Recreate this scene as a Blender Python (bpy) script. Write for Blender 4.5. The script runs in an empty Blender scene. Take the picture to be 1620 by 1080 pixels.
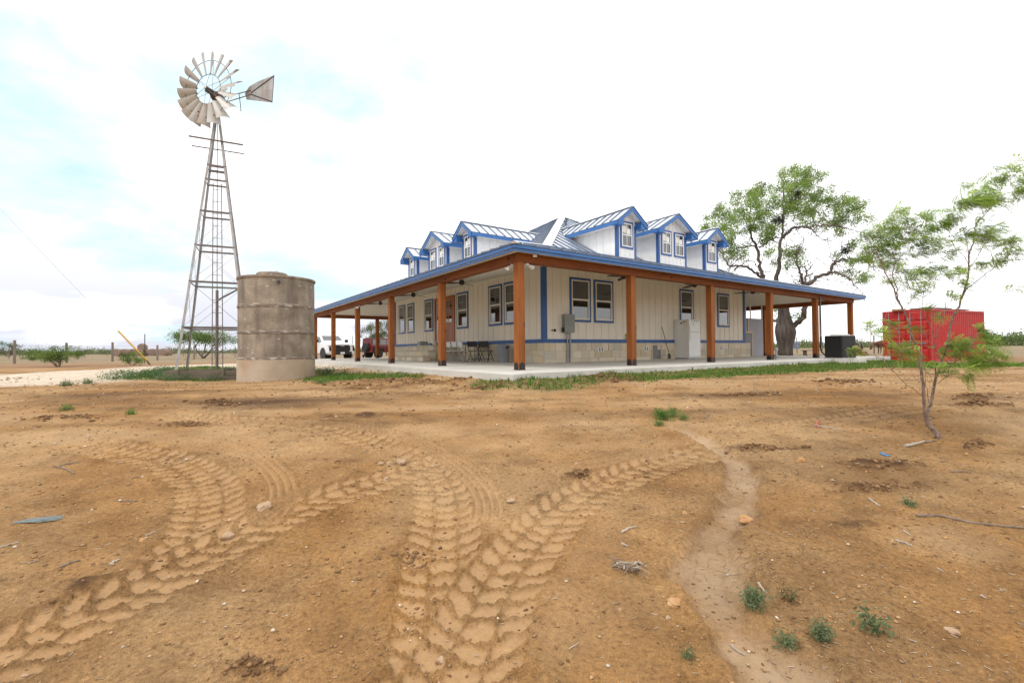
import bpy, bmesh, math, random
import numpy as np
from mathutils import Vector, Matrix, noise as mnoise
random.seed(7); RNG = np.random.default_rng(11)
R = math.radians
SC = bpy.context.scene
COL = SC.collection

# ------------------------------------------------------------------ camera
F_PX = 733.84                       # focal length in pixels of the 1620 x 1080 photograph
PITCH, ROLL, CAM_Z = 0.01686, -0.009165, 0.487
fw = Vector((0, math.cos(PITCH), math.sin(PITCH)))
rt = Vector((1, 0, 0)); up = Vector((0, -math.sin(PITCH), math.cos(PITCH)))
r2 = rt * math.cos(ROLL) + up * math.sin(ROLL)
u2 = -rt * math.sin(ROLL) + up * math.cos(ROLL)
cam_data = bpy.data.cameras.new('camera'); cam = bpy.data.objects.new('camera', cam_data); COL.objects.link(cam)
cam_data.sensor_width = 36; cam_data.lens = F_PX / 1620 * 36
cam_data.clip_start = 0.05; cam_data.clip_end = 6000
cam.matrix_world = Matrix(((r2.x, u2.x, -fw.x, 0), (r2.y, u2.y, -fw.y, 0), (r2.z, u2.z, -fw.z, CAM_Z), (0, 0, 0, 1)))
SC.camera = cam

# ------------------------------------------------------------------ light
SUN_EL, SUN_ROT = R(58), R(228)     # high, soft, over the photographer's left shoulder
sun_d = bpy.data.lights.new('sun', 'SUN'); sun = bpy.data.objects.new('sun', sun_d); COL.objects.link(sun)
sun_d.energy = 1.45; sun_d.angle = R(12); sun_d.color = (1.0, 0.94, 0.85)
to_sun = Vector((math.sin(SUN_ROT) * math.cos(SUN_EL), math.cos(SUN_ROT) * math.cos(SUN_EL), math.sin(SUN_EL)))
sun.rotation_euler = to_sun.to_track_quat('Z', 'Y').to_euler()
SC.view_settings.view_transform = 'Standard'; SC.view_settings.look = 'None'
SC.view_settings.exposure = 0.0; SC.view_settings.gamma = 1

world = bpy.data.worlds.new('World'); SC.world = world; world.use_nodes = True
nt = world.node_tree; nt.nodes.clear()
def N(t, typ, **kw):
    n = t.nodes.new(typ)
    for k, v in kw.items(): setattr(n, k, v)
    return n
def math_node(t, op, a, b=None, c=None, clamp=False):
    n = N(t, 'ShaderNodeMath', operation=op, use_clamp=clamp)
    for i, v in enumerate((a, b, c)):
        if v is None: continue
        if isinstance(v, (int, float)): n.inputs[i].default_value = v
        else: t.links.new(v, n.inputs[i])
    return n.outputs[0]
def mixc(t, fac, a, b, blend='MIX'):
    n = N(t, 'ShaderNodeMix', data_type='RGBA', blend_type=blend)
    for s, v in ((0, fac), (6, a), (7, b)):
        if isinstance(v, (int, float)): n.inputs[s].default_value = v
        elif isinstance(v, (tuple, list)): n.inputs[s].default_value = (*v[:3], 1)
        else: t.links.new(v, n.inputs[s])
    return n.outputs[2]
def ramp(t, src, stops):
    n = N(t, 'ShaderNodeValToRGB'); t.links.new(src, n.inputs[0]); e = n.color_ramp.elements
    while len(e) < len(stops): e.new(0.5)
    for el, (p, c) in zip(e, stops):
        el.position = p; el.color = (*c[:3], 1) if isinstance(c, (tuple, list)) else (c, c, c, 1)
    return n.outputs[0]
out = N(nt, 'ShaderNodeOutputWorld'); bg = N(nt, 'ShaderNodeBackground'); bg.inputs[1].default_value = 0.13
sky = N(nt, 'ShaderNodeTexSky', sky_type='NISHITA'); sky.sun_disc = False
sky.sun_elevation = SUN_EL; sky.sun_rotation = SUN_ROT; sky.air_density = 1.0; sky.dust_density = 1.5
tc = N(nt, 'ShaderNodeTexCoord'); sp = N(nt, 'ShaderNodeSeparateXYZ'); nt.links.new(tc.outputs['Generated'], sp.inputs[0])
zz = math_node(nt, 'ADD', sp.outputs[2], 0.22)
cx = math_node(nt, 'DIVIDE', sp.outputs[0], zz); cy = math_node(nt, 'DIVIDE', sp.outputs[1], zz)
cb = N(nt, 'ShaderNodeCombineXYZ'); nt.links.new(cx, cb.inputs[0]); nt.links.new(cy, cb.inputs[1])
def wnoise(scale, detail, rough, off):
    m = N(nt, 'ShaderNodeMapping'); m.inputs[1].default_value = off; nt.links.new(cb.outputs[0], m.inputs[0])
    n = N(nt, 'ShaderNodeTexNoise'); n.inputs['Scale'].default_value = scale; n.inputs['Detail'].default_value = detail
    n.inputs['Roughness'].default_value = rough; nt.links.new(m.outputs[0], n.inputs[0]); return n.outputs[0]
n1 = wnoise(1.1, 9, 0.58, (3.1, 1.7, 0.4)); n2 = wnoise(1.3, 6, 0.5, (9.0, 4.0, 2.0))
# thin cloud opens over one part of the sky (to the north-west): gap centre direction
dotn = N(nt, 'ShaderNodeVectorMath', operation='DOT_PRODUCT'); nt.links.new(tc.outputs['Generated'], dotn.inputs[0])
gd = Vector((-0.62, 1.0, 0.60)).normalized(); dotn.inputs[1].default_value = gd
gap = math_node(nt, 'MULTIPLY', math_node(nt, 'SUBTRACT', dotn.outputs['Value'], 0.86), 3.2, clamp=True)
thin = math_node(nt, 'ADD', n1, math_node(nt, 'MULTIPLY', gap, 0.42))
open_ = ramp(nt, thin, [(0.61, 0.0), (0.67, 0.55), (0.77, 1.0)])
low = math_node(nt, 'MULTIPLY', math_node(nt, 'SUBTRACT', 0.42, sp.outputs[2]), 2.6, clamp=True)
greyf = math_node(nt, 'MULTIPLY', math_node(nt, 'SUBTRACT', 0.55, math_node(nt, 'MULTIPLY', sp.outputs[0], 2.2), clamp=True), math_node(nt, 'MULTIPLY', ramp(nt, n2, [(0.32, 0.0), (0.54, 1.0)]), low))
cloud = mixc(nt, greyf, (12.0, 12.0, 12.2), (6.3, 6.45, 7.2))
bluesky = mixc(nt, 0.86, sky.outputs[0], (6.1, 8.2, 9.0))
final = mixc(nt, open_, cloud, bluesky)
nt.links.new(final, bg.inputs[0]); nt.links.new(bg.outputs[0], out.inputs[0])

# ------------------------------------------------------------------ picking points of the place
def ray(px, py): return fw + r2 * ((px - 810) / F_PX) + u2 * ((540 - py) / F_PX)
def at(px, py, D):                  # the point D metres ahead that the photo shows at px, py
    d = ray(px, py); return Vector((0, 0, CAM_Z)) + d * (D / d.y)
def sm(a, b, x): t = np.clip((x - a) / (b - a), 0, 1); return t * t * (3 - 2 * t)
def z0(x, y):                       # lie of the land: the yard climbs gently to the house
    x = np.asarray(x, float); y = np.asarray(y, float)
    z = -0.86 + 0.66 * sm(0.5, 10.5, y)
    z = z - 0.20 * np.exp(-((x + 8.5) ** 2 / 16 + (y - 14) ** 2 / 9))
    z = z - 0.25 * np.exp(-((x - 24) ** 2 / 90 + (y - 25) ** 2 / 40))
    z = z + 0.06 * sm(14, 20, y) * sm(60, 30, y)
    z = z - 0.10 * np.exp(-((x + 13) ** 2 / 60 + (y - 38) ** 2 / 60))
    return z
def gz(x, y): return float(z0(x, y))
def G(px, py, dz=0.0):
    d = ray(px, py); z = -0.3
    for _ in range(60):
        t = min((z - CAM_Z) / d.z, 900) if d.z < -1e-5 else 900
        z = 0.5 * z + 0.5 * (gz(d.x * t, d.y * t) + dz)
    return Vector((d.x * t, d.y * t, z))
H_ROT = math.atan2(0.573, 0.8195); H_LOC = Vector((0.174, 10.866, 0))
HM = Matrix.Translation(H_LOC) @ Matrix.Rotation(H_ROT, 4, 'Z')
def W(x, y, z=0): return HM @ Vector((x, y, z))   # house frame -> world
def Pz(px, py, z=0.0):
    d = ray(px, py); t = (z - CAM_Z) / d.z; return Vector((0, 0, CAM_Z)) + d * t

# ------------------------------------------------------------------ materials
MATS = {}
def pbsdf(name):
    m = bpy.data.materials.new(name); m.use_nodes = True; MATS[name] = m
    return m, m.node_tree, m.node_tree.nodes['Principled BSDF']
def mat(name, c1, c2=None, scale=3.0, rough=0.6, metal=0.0, bump=0.0, bscale=None, stretch=(1, 1, 1), detail=5, spots=None, lo=0.35, hi=0.65, streak=None, spec=None):
    m, t, b = pbsdf(name); c2 = c2 or c1
    tcn = N(t, 'ShaderNodeTexCoord'); mp = N(t, 'ShaderNodeMapping'); mp.inputs[3].default_value = stretch
    t.links.new(tcn.outputs['Object'], mp.inputs[0])
    no = N(t, 'ShaderNodeTexNoise'); no.inputs['Scale'].default_value = scale; no.inputs['Detail'].default_value = detail
    no.inputs['Roughness'].default_value = 0.6; t.links.new(mp.outputs[0], no.inputs[0])
    col = ramp(t, no.outputs[0], [(lo, c1), (hi, c2)])
    if streak:                       # (colour, scale, stretch, amount)
        mp2 = N(t, 'ShaderNodeMapping'); mp2.inputs[3].default_value = streak[2]; mp2.inputs[1].default_value = (3, 7, 1)
        t.links.new(tcn.outputs['Object'], mp2.inputs[0])
        n3 = N(t, 'ShaderNodeTexNoise'); n3.inputs['Scale'].default_value = streak[1]; n3.inputs['Detail'].default_value = 6; t.links.new(mp2.outputs[0], n3.inputs[0])
        col = mixc(t, math_node(t, 'MULTIPLY', ramp(t, n3.outputs[0], [(0.5, 0.0), (0.68, 1.0)]), streak[3]), col, streak[0])
    if spots:                        # (colour, scale, size, stretch)
        mp3 = N(t, 'ShaderNodeMapping'); mp3.inputs[3].default_value = spots[3]; t.links.new(tcn.outputs['Object'], mp3.inputs[0])
        v = N(t, 'ShaderNodeTexVoronoi'); v.inputs['Scale'].default_value = spots[1]; t.links.new(mp3.outputs[0], v.inputs[0])
        col = mixc(t, ramp(t, v.outputs['Distance'], [(spots[2] * 0.5, 1.0), (spots[2], 0.0)]), col, spots[0])
    t.links.new(col, b.inputs['Base Color'])
    b.inputs['Roughness'].default_value = rough; b.inputs['Metallic'].default_value = metal
    if spec is not None: b.inputs['Specular IOR Level'].default_value = spec
    if bump:
        n2_ = N(t, 'ShaderNodeTexNoise'); n2_.inputs['Scale'].default_value = bscale or scale * 4; n2_.inputs['Detail'].default_value = 6
        t.links.new(mp.outputs[0], n2_.inputs[0]); bn = N(t, 'ShaderNodeBump'); bn.inputs['Strength'].default_value = bump
        bn.inputs['Distance'].default_value = 0.02; t.links.new(n2_.outputs[0], bn.inputs['Height']); t.links.new(bn.outputs[0], b.inputs['Normal'])
    return m
mat('siding', (.75, .695, .585), (.79, .735, .63), 1.2, 0.6, bump=.05, bscale=60)
mat('dormer_siding', (.74, .74, .73), (.80, .80, .79), 1.2, 0.55)
mat('blue_trim', (.020, .085, .26), (.026, .10, .30), 2, 0.45)
mat('fascia_blue', (.028, .125, .36), (.036, .15, .41), 2, 0.38, metal=.1)
mat('cream_vinyl', (.72, .67, .57), (.76, .71, .62), 2, 0.4)
mat('white_vinyl', (.82, .82, .80), None, 2, 0.4)
mat('ceiling_paint', (.70, .66, .57), (.74, .70, .61), .8, 0.7)
WOODK = dict(spec=.2, rough=.7, bump=.25, bscale=30, detail=8, lo=.3, hi=.7)
mat('wood_post', (.345, .118, .030), (.18, .056, .015), 5, stretch=(1, 1, .12), spots=((.035, .013, .007), 3.6, .16, (1, 1, .6)), streak=((.20, .05, .015), 9, (1, 1, .06), .55), **WOODK)
mat('wood_beam_x', (.255, .084, .022), (.135, .040, .012), 5, stretch=(.12, 1, 1), spots=((.035, .013, .007), 3.4, .15, (.6, 1, 1)), streak=((.16, .042, .015), 9, (.06, 1, 1), .6), **WOODK)
mat('wood_beam_y', (.255, .084, .022), (.135, .040, .012), 5, stretch=(1, .12, 1), spots=((.035, .013, .007), 3.4, .15, (1, .6, 1)), streak=((.16, .042, .015), 9, (1, .06, 1), .6), **WOODK)
mat('door_wood', (.40, .13, .035), (.28, .08, .022), 4, .35, stretch=(1, 1, .1), bump=.1)
mat('concrete_slab', (.52, .50, .45), (.60, .58, .53), 1.1, .8, bump=.1, bscale=40, streak=((.42, .37, .29), 1.4, (1, 1, 1), .35))
mat('black_steel', (.012, .012, .013), (.02, .02, .02), 8, .45, metal=.3)
mat('dark_fan', (.035, .015, .012), (.02, .010, .009), 4, .5)
mat('grey_box', (.20, .215, .20), (.25, .265, .25), 2, .45)
mat('grey_pvc', (.28, .29, .29), (.33, .34, .34), 3, .5)
mat('grey_door', (.16, .165, .155), (.20, .205, .195), 2, .55)
mat('fridge_white', (.76, .76, .74), (.80, .80, .78), 1.5, .3, streak=((.62, .60, .54), 2, (1, 1, .3), .4))
mat('rubber', (.015, .015, .015), (.03, .028, .026), 6, .85)
mat('white_paint', (.78, .79, .80), None, 2, .18, spec=.6)
mat('dark_plastic', (.012, .012, .013), (.018, .018, .018), 6, .5)
mat('jeep_red', (.11, .010, .012), (.14, .012, .014), 2, .25, spec=.6)
mat('chrome', (.6, .6, .6), None, 2, .2, metal=1)
mat('zinc', (.43, .42, .41), (.31, .30, .29), 3, .5, metal=.55, streak=((.22, .13, .08), 4, (1, 1, .2), .4))
mat('old_steel', (.24, .215, .20), (.15, .125, .11), 4, .6, metal=.35, streak=((.15, .08, .05), 3, (1, 1, .25), .5))
mat('dark_steel', (.055, .045, .04), (.09, .065, .05), 5, .65, metal=.3)
mat('blade_zinc', (.52, .50, .46), (.42, .40, .36), 2.5, .55, metal=.25, spots=((.16, .06, .025), 3.0, .12, (1, 1, 1)), streak=((.30, .17, .09), 1.6, (1, 1, .7), .55), bump=.1)
mat('tank_concrete', (.37, .305, .235), (.21, .17, .125), 2.2, .9, bump=.9, bscale=26, detail=9, streak=((.15, .12, .095), 3.0, (1, 1, .16), .8), spots=((.46, .42, .36), 2.1, .13, (1, 1, 2.2)))
mat('tank_band', (.24, .185, .14), (.17, .135, .105), 2.5, .9, bump=.6, bscale=18, detail=9, streak=((.62, .59, .54), 5, (1, 1, 3), .6))
mat('tank_footing', (.50, .41, .31), (.40, .31, .22), 1.3, .9, bump=.5, bscale=20, detail=9, streak=((.42, .22, .09), 1.2, (1, 1, .6), .6))
mat('container_red', (.46, .014, .010), (.38, .015, .012), .8, .5, streak=((.42, .05, .035), 2, (1, 1, .15), .4))
mat('rod_zinc', (.42, .36, .36), (.30, .27, .28), 3, .5, metal=.5)
mat('old_board', (.20, .15, .11), (.11, .085, .065), 3, .85, bump=.3, stretch=(.2, 1, 1))
mat('pine_board', (.42, .28, .14), (.30, .18, .08), 3, .8, bump=.2, stretch=(.2, 1, 1))
mat('lap_siding', (.27, .27, .30), (.32, .32, .35), 1.2, .6)
mat('tan_trim', (.62, .47, .33), None, 2, .6)
mat('bark', (.13, .105, .09), (.05, .04, .034), 5, .95, bump=1.0, bscale=14, stretch=(1, 1, .25), detail=9)
mat('bark_grey', (.17, .135, .115), (.085, .066, .056), 6, .9, bump=.6, bscale=25, stretch=(1, 1, .3), detail=8)
mat('bark_young', (.30, .215, .17), (.13, .085, .065), 30, .85, bump=.4, bscale=60, stretch=(1, 1, .4), detail=6, spots=((.55, .52, .47), 24, .16, (1, 1, .6)))
mat('post_wood', (.26, .21, .17), (.17, .135, .11), 4, .9, bump=.3, stretch=(1, 1, .2))
mat('hay', (.30, .215, .165), (.20, .135, .10), 6, .95, bump=.6, bscale=20, stretch=(1, .3, 1))
mat('yellow_plastic', (.80, .42, .02), None, 2, .4)
mat('drill_yellow', (.75, .36, .01), None, 2, .4)
mat('trash_grey', (.20, .21, .225), (.23, .24, .255), 3, .55)
mat('chair_white', (.62, .61, .58), None, 3, .4)
mat('cow_brown', (.13, .045, .022), (.085, .03, .016), 3, .8, bump=.2)
mat('cow_dark', (.045, .022, .016), (.025, .014, .011), 3, .8, streak=((.55, .5, .45), 1.6, (1, 1, 1), .5))
mat('calf_tan', (.30, .12, .045), (.20, .08, .03), 3, .8)
mat('stick', (.27, .20, .145), (.16, .115, .08), 12, .9, bump=.4, bscale=60)
mat('stick_pale', (.46, .40, .33), (.33, .28, .22), 12, .9, bump=.3, bscale=60)
mat('twine_blue', (.33, .40, .40), (.24, .30, .30), 20, .7)
mat('blue_scrap', (.05, .22, .45), None, 4, .5)
mat('red_scrap', (.55, .05, .05), None, 4, .5)
mat('stone_orange', (.38, .19, .07), (.50, .31, .15), 9, .9, bump=.6, bscale=40)
mat('stone_pale', (.44, .31, .20), (.34, .22, .13), 9, .9, bump=.6, bscale=40)
mat('nest', (.05, .05, .03), (.025, .03, .018), 8, .9)
mat('far_blue', (.10, .15, .24), None, 2, .5)

def attr_mat(name, rough=.9, bump=0, bscale=30, translucent=0.0):
    m, t, b = pbsdf(name)
    a = N(t, 'ShaderNodeAttribute', attribute_name='Col'); t.links.new(a.outputs[0], b.inputs['Base Color'])
    b.inputs['Roughness'].default_value = rough; b.inputs['Specular IOR Level'].default_value = .25
    if translucent:
        tr = N(t, 'ShaderNodeBsdfTranslucent'); t.links.new(a.outputs[0], tr.inputs[0]); mx = N(t, 'ShaderNodeMixShader'); mx.inputs[0].default_value = translucent
        o = t.nodes['Material Output']; t.links.new(b.outputs[0], mx.inputs[1]); t.links.new(tr.outputs[0], mx.inputs[2]); t.links.new(mx.outputs[0], o.inputs[0])
    if bump:
        tcn = N(t, 'ShaderNodeTexCoord'); n2_ = N(t, 'ShaderNodeTexNoise'); n2_.inputs['Scale'].default_value = bscale; n2_.inputs['Detail'].default_value = 6
        t.links.new(tcn.outputs['Object'], n2_.inputs[0]); bn = N(t, 'ShaderNodeBump'); bn.inputs['Strength'].default_value = bump; bn.inputs['Distance'].default_value = .02
        t.links.new(n2_.outputs[0], bn.inputs['Height']); t.links.new(bn.outputs[0], b.inputs['Normal'])
    return m
attr_mat('ashlar', .9, .5, 25); attr_mat('leaves', .6, translucent=.48); attr_mat('blades', .7, translucent=.25); attr_mat('clods', .95, .4, 60)

def glass_mat():
    m, t, b = pbsdf('window_glass'); b.inputs['Base Color'].default_value = (.022, .026, .022, 1); b.inputs['Roughness'].default_value = .02
    b.inputs['IOR'].default_value = 1.9; b.inputs['Coat Weight'].default_value = .7; b.inputs['Coat Roughness'].default_value = .02
    tcn = N(t, 'ShaderNodeTexCoord'); n2_ = N(t, 'ShaderNodeTexNoise'); n2_.inputs['Scale'].default_value = 1.3; t.links.new(tcn.outputs['Object'], n2_.inputs[0])
    bn = N(t, 'ShaderNodeBump'); bn.inputs['Strength'].default_value = .02; t.links.new(n2_.outputs[0], bn.inputs['Height'])
    t.links.new(bn.outputs[0], b.inputs['Normal']); t.links.new(bn.outputs[0], b.inputs['Coat Normal'])
glass_mat()
def roof_mat():
    m, t, b = pbsdf('roof_metal'); b.inputs['Metallic'].default_value = 1.0; b.inputs['Roughness'].default_value = .34
    tcn = N(t, 'ShaderNodeTexCoord'); n2_ = N(t, 'ShaderNodeTexNoise'); n2_.inputs['Scale'].default_value = 1.1; n2_.inputs['Detail'].default_value = 4; t.links.new(tcn.outputs['Object'], n2_.inputs[0])
    t.links.new(ramp(t, n2_.outputs[0], [(.3, (.66, .70, .76)), (.7, (.74, .78, .83))]), b.inputs['Base Color'])
    bn = N(t, 'ShaderNodeBump'); bn.inputs['Strength'].default_value = .12; bn.inputs['Distance'].default_value = .03; t.links.new(n2_.outputs[0], bn.inputs['Height']); t.links.new(bn.outputs[0], b.inputs['Normal'])
roof_mat()
mat('roof_seam', (.10, .13, .19), (.13, .16, .22), 2, .4, metal=.6)  # darker than the roof metal: shading of the seam ribs put into the colour
mat('hip_cap', (.66, .69, .74), None, 2, .3, metal=.85)

# ------------------------------------------------------------------ mesh helpers
class MB:
    def __init__(s): s.v = []; s.f = []; s.m = []; s.c = []; s.mats = []; s.cur = 0; s.col = None
    def use(s, name):
        if name not in s.mats: s.mats.append(name)
        s.cur = s.mats.index(name); return s
    def add(s, vs, fs, col=None):
        n = len(s.v); s.v += [tuple(v) for v in vs]
        for f in fs: s.f.append(tuple(n + i for i in f)); s.m.append(s.cur); s.c.append(col or s.col)
        return s
    def box(s, a, b, M=None, col=None):
        (x0, y0, z_0), (x1, y1, z1) = a, b
        vs = [Vector(p) for p in ((x0, y0, z_0), (x1, y0, z_0), (x1, y1, z_0), (x0, y1, z_0), (x0, y0, z1), (x1, y0, z1), (x1, y1, z1), (x0, y1, z1))]
        if M: vs = [M @ v if isinstance(M, Matrix) else M(v) for v in vs]
        return s.add(vs, [(0, 3, 2, 1), (4, 5, 6, 7), (0, 1, 5, 4), (1, 2, 6, 5), (2, 3, 7, 6), (3, 0, 4, 7)], col)
    def prism(s, poly, d, col=None):          # 3-D polygon pushed along d
        n = len(poly); poly = [Vector(p) for p in poly]; d = Vector(d)
        return s.add(poly + [p + d for p in poly], [tuple(range(n))[::-1], tuple(range(n, 2 * n))] + [(i, (i + 1) % n, n + (i + 1) % n, n + i) for i in range(n)], col)
    def tube(s, pts, rad, n=8, caps=True, col=None):
        pts = [Vector(p) for p in pts]; rs = rad if isinstance(rad, (list, tuple)) else [rad] * len(pts)
        b = len(s.v); prev = None; L = len(pts)
        for i, p in enumerate(pts):
            d = (pts[min(i + 1, L - 1)] - pts[max(i - 1, 0)]); d = d.normalized() if d.length > 1e-9 else Vector((0, 0, 1))
            if prev is None: prev = d.orthogonal().normalized()
            e = (prev - d * prev.dot(d)); e = e.normalized() if e.length > 1e-6 else d.orthogonal().normalized(); prev = e; g = d.cross(e)
            for k in range(n):
                a = 2 * math.pi * k / n; s.v.append(tuple(p + (e * math.cos(a) + g * math.sin(a)) * rs[i]))
        for i in range(L - 1):
            for k in range(n):
                s.f.append((b + i * n + k, b + i * n + (k + 1) % n, b + (i + 1) * n + (k + 1) % n, b + (i + 1) * n + k)); s.m.append(s.cur); s.c.append(col or s.col)
        if caps:
            for o in (0, L - 1): s.f.append(tuple(b + o * n + k for k in range(n))); s.m.append(s.cur); s.c.append(col or s.col)
        return s
    def lathe(s, prof, n=24, c=(0, 0, 0), col=None):   # (radius, z) pairs
        b = len(s.v)
        for r_, z in prof:
            for k in range(n): a = 2 * math.pi * k / n; s.v.append((c[0] + r_ * math.cos(a), c[1] + r_ * math.sin(a), c[2] + z))
        for i in range(len(prof) - 1):
            for k in range(n): s.f.append((b + i * n + k, b + i * n + (k + 1) % n, b + (i + 1) * n + (k + 1) % n, b + (i + 1) * n + k)); s.m.append(s.cur); s.c.append(col or s.col)
        s.f.append(tuple(b + k for k in range(n))[::-1]); s.m.append(s.cur); s.c.append(col or s.col)
        s.f.append(tuple(b + (len(prof) - 1) * n + k for k in range(n))); s.m.append(s.cur); s.c.append(col or s.col)
        return s
    def loft(s, rings, col=None):             # list of equal-length point rings
        b = len(s.v); n = len(rings[0])
        for r_ in rings: s.v += [tuple(p) for p in r_]
        for i in range(len(rings) - 1):
            for k in range(n): s.f.append((b + i * n + k, b + i * n + (k + 1) % n, b + (i + 1) * n + (k + 1) % n, b + (i + 1) * n + k)); s.m.append(s.cur); s.c.append(col or s.col)
        s.f.append(tuple(b + k for k in range(n))); s.f.append(tuple(b + (len(rings) - 1) * n + k for k in range(n)))
        s.m += [s.cur] * 2; s.c += [col or s.col] * 2
        return s
    def build(s, name, matname=None, parent=None, smooth=False, bevel=0, subd=0, fix=True, loc=None):
        me = bpy.data.meshes.new(name); me.from_pydata(s.v, [], s.f)
        for mn in (s.mats or [matname]): me.materials.append(MATS[mn])
        if s.mats: me.polygons.foreach_set('material_index', s.m)
        if any(c is not None for c in s.c):
            at_ = me.color_attributes.new('Col', 'FLOAT_COLOR', 'CORNER'); vals = []
            for p, c in zip(me.polygons, s.c): vals += list((*(c or (.5, .5, .5)), 1)) * p.loop_total
            at_.data.foreach_set('color', vals)
        if fix:
            bm = bmesh.new(); bm.from_mesh(me); bmesh.ops.recalc_face_normals(bm, faces=bm.faces); bm.to_mesh(me); bm.free()
        if smooth:
            me.polygons.foreach_set('use_smooth', [True] * len(me.polygons))
            if smooth == 'auto': me.set_sharp_from_angle(angle=R(35))
        o = bpy.data.objects.new(name, me); COL.objects.link(o)
        if parent: o.parent = parent
        if loc is not None: o.location = loc
        if bevel:
            b = o.modifiers.new('bevel', 'BEVEL'); b.width = bevel; b.segments = 2; b.limit_method = 'ANGLE'
        if subd:
            q = o.modifiers.new('sub', 'SUBSURF'); q.levels = q.render_levels = subd
        return o
def tag(o, label=None, cat=None, group=None, kind=None):
    for k, v in (('label', label), ('category', cat), ('group', group), ('kind', kind)):
        if v: o[k] = v
    return o
def thing(name, label, cat, loc=(0, 0, 0), rz=0.0, group=None, kind=None):
    o = bpy.data.objects.new(name, None); COL.objects.link(o); o.location = loc; o.rotation_euler = (0, 0, rz); o.empty_display_size = .2
    return tag(o, label, cat, group, kind)
def copy_tree(o, parent=None):
    c = o.copy(); COL.objects.link(c); c.parent = parent
    for ch in list(o.children): copy_tree(ch, c)
    return c
def catmull(pts, n=8):
    P = [Vector(p) for p in pts]; P = [P[0] * 2 - P[1]] + P + [P[-1] * 2 - P[-2]]; o = []
    for i in range(1, len(P) - 2):
        for k in range(n):
            t = k / n; a, b, c, d = P[i - 1:i + 3]
            o.append(.5 * ((2 * b) + (c - a) * t + (2 * a - 5 * b + 4 * c - d) * t * t + (3 * b - a - 3 * c + d) * t ** 3))
    o.append(P[-2]); return o
def vnoise(x, y, sc, seed=0):       # smooth lattice noise, 0..1
    x = np.asarray(x) * sc + seed * 17.31; y = np.asarray(y) * sc + seed * 9.77
    xi = np.floor(x); yi = np.floor(y); u = x - xi; v = y - yi; u = u * u * (3 - 2 * u); v = v * v * (3 - 2 * v)
    def h(a, b):
        n_ = np.sin(a * 127.1 + b * 311.7 + seed * 74.7) * 43758.5453; return n_ - np.floor(n_)
    return (h(xi, yi) * (1 - u) + h(xi + 1, yi) * u) * (1 - v) + (h(xi, yi + 1) * (1 - u) + h(xi + 1, yi + 1) * u) * v
def fbm(x, y, sc, seed=0, o=4):
    s_ = 0; a = .5
    for k in range(o): s_ = s_ + a * vnoise(x, y, sc * 2 ** k, seed + k); a *= .5
    return s_ / (1 - .5 ** o)
def polymask(x, y, poly, soft):     # 1 inside, soft edge outside
    px = np.array([p[0] for p in poly]); py = np.array([p[1] for p in poly]); n = len(poly)
    ins = np.zeros(x.shape, bool); dm = np.full(x.shape, 1e9)
    for i in range(n):
        x1, y1, x2, y2 = px[i], py[i], px[(i + 1) % n], py[(i + 1) % n]
        c = ((y1 > y) != (y2 > y)) & (x < (x2 - x1) * (y - y1) / ((y2 - y1) if abs(y2 - y1) > 1e-9 else 1e-9) + x1); ins ^= c
        L2 = (x2 - x1) ** 2 + (y2 - y1) ** 2 + 1e-12; t = np.clip(((x - x1) * (x2 - x1) + (y - y1) * (y2 - y1)) / L2, 0, 1)
        dm = np.minimum(dm, np.hypot(x - x1 - t * (x2 - x1), y - y1 - t * (y2 - y1)))
    sd = np.where(ins, dm, -dm); return np.clip(.5 + sd / (2 * soft), 0, 1)
# ------------------------------------------------------------------ ground
def Ps(lst): return [tuple((Pz(a, b, -.13) if a < 1150 else G(a, b))[:2]) for a, b in lst]
def Gs(lst): return [tuple(G(*p)[:2]) for p in lst]
DRIVE = Gs([(-160, 590), (0, 593), (60, 589), (170, 583), (250, 578.5), (330, 576), (400, 574), (470, 571.5), (500, 571)]) + [tuple(W(-1.2, 10)[:2]), tuple(W(-1.25, 3.5)[:2])] + Gs([(620, 585), (560, 583), (500, 584), (380, 590), (300, 591), (180, 604), (90, 608), (0, 611), (-200, 624)])
GRASS_A = Gs([(184, 600), (225, 590), (275, 582), (330, 580), (372, 583), (384, 590), (384, 600.5), (330, 603), (280, 602), (230, 601)])
GRASS_B = Ps([(492, 586), (540, 583.5), (600, 585), (660, 589), (672, 592), (640, 594), (560, 597), (492, 598)])
GRASS_C = Ps([(756, 593), (815, 596), (850, 594), (930, 590), (1040, 585.5), (1110, 582), (1200, 577), (1280, 573.5), (1345, 575), (1400, 571), (1470, 575), (1620, 575), (1620, 580), (1470, 582), (1380, 582.5), (1290, 589), (1200, 593), (1110, 593), (1010, 597), (960, 594), (900, 604), (840, 605), (790, 605), (750, 601)])
HOUSE_OUT = [tuple(W(*p)[:2]) for p in ((-1.0, -.95), (19.6, -.95), (19.6, 21.4), (-1.0, 21.4))]
SLAB_OUT = [tuple(W(*p)[:2]) for p in ((-1.19, -1.41), (20.5, -1.18), (20.5, 22.4), (-1.19, 22.4))]
LIGHT_PATCH = [((1080, 672), (60, 14)), ((850, 618), (190, 14)), ((1020, 606), (130, 7)), ((260, 650), (110, 12)), ((640, 640), (200, 10)), ((1540, 660), (110, 40)), ((100, 690), (170, 16)), ((1480, 850), (120, 40)), ((400, 622), (170, 6)), ((1330, 640), (160, 6)), ((1420, 590), (200, 5))]
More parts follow.
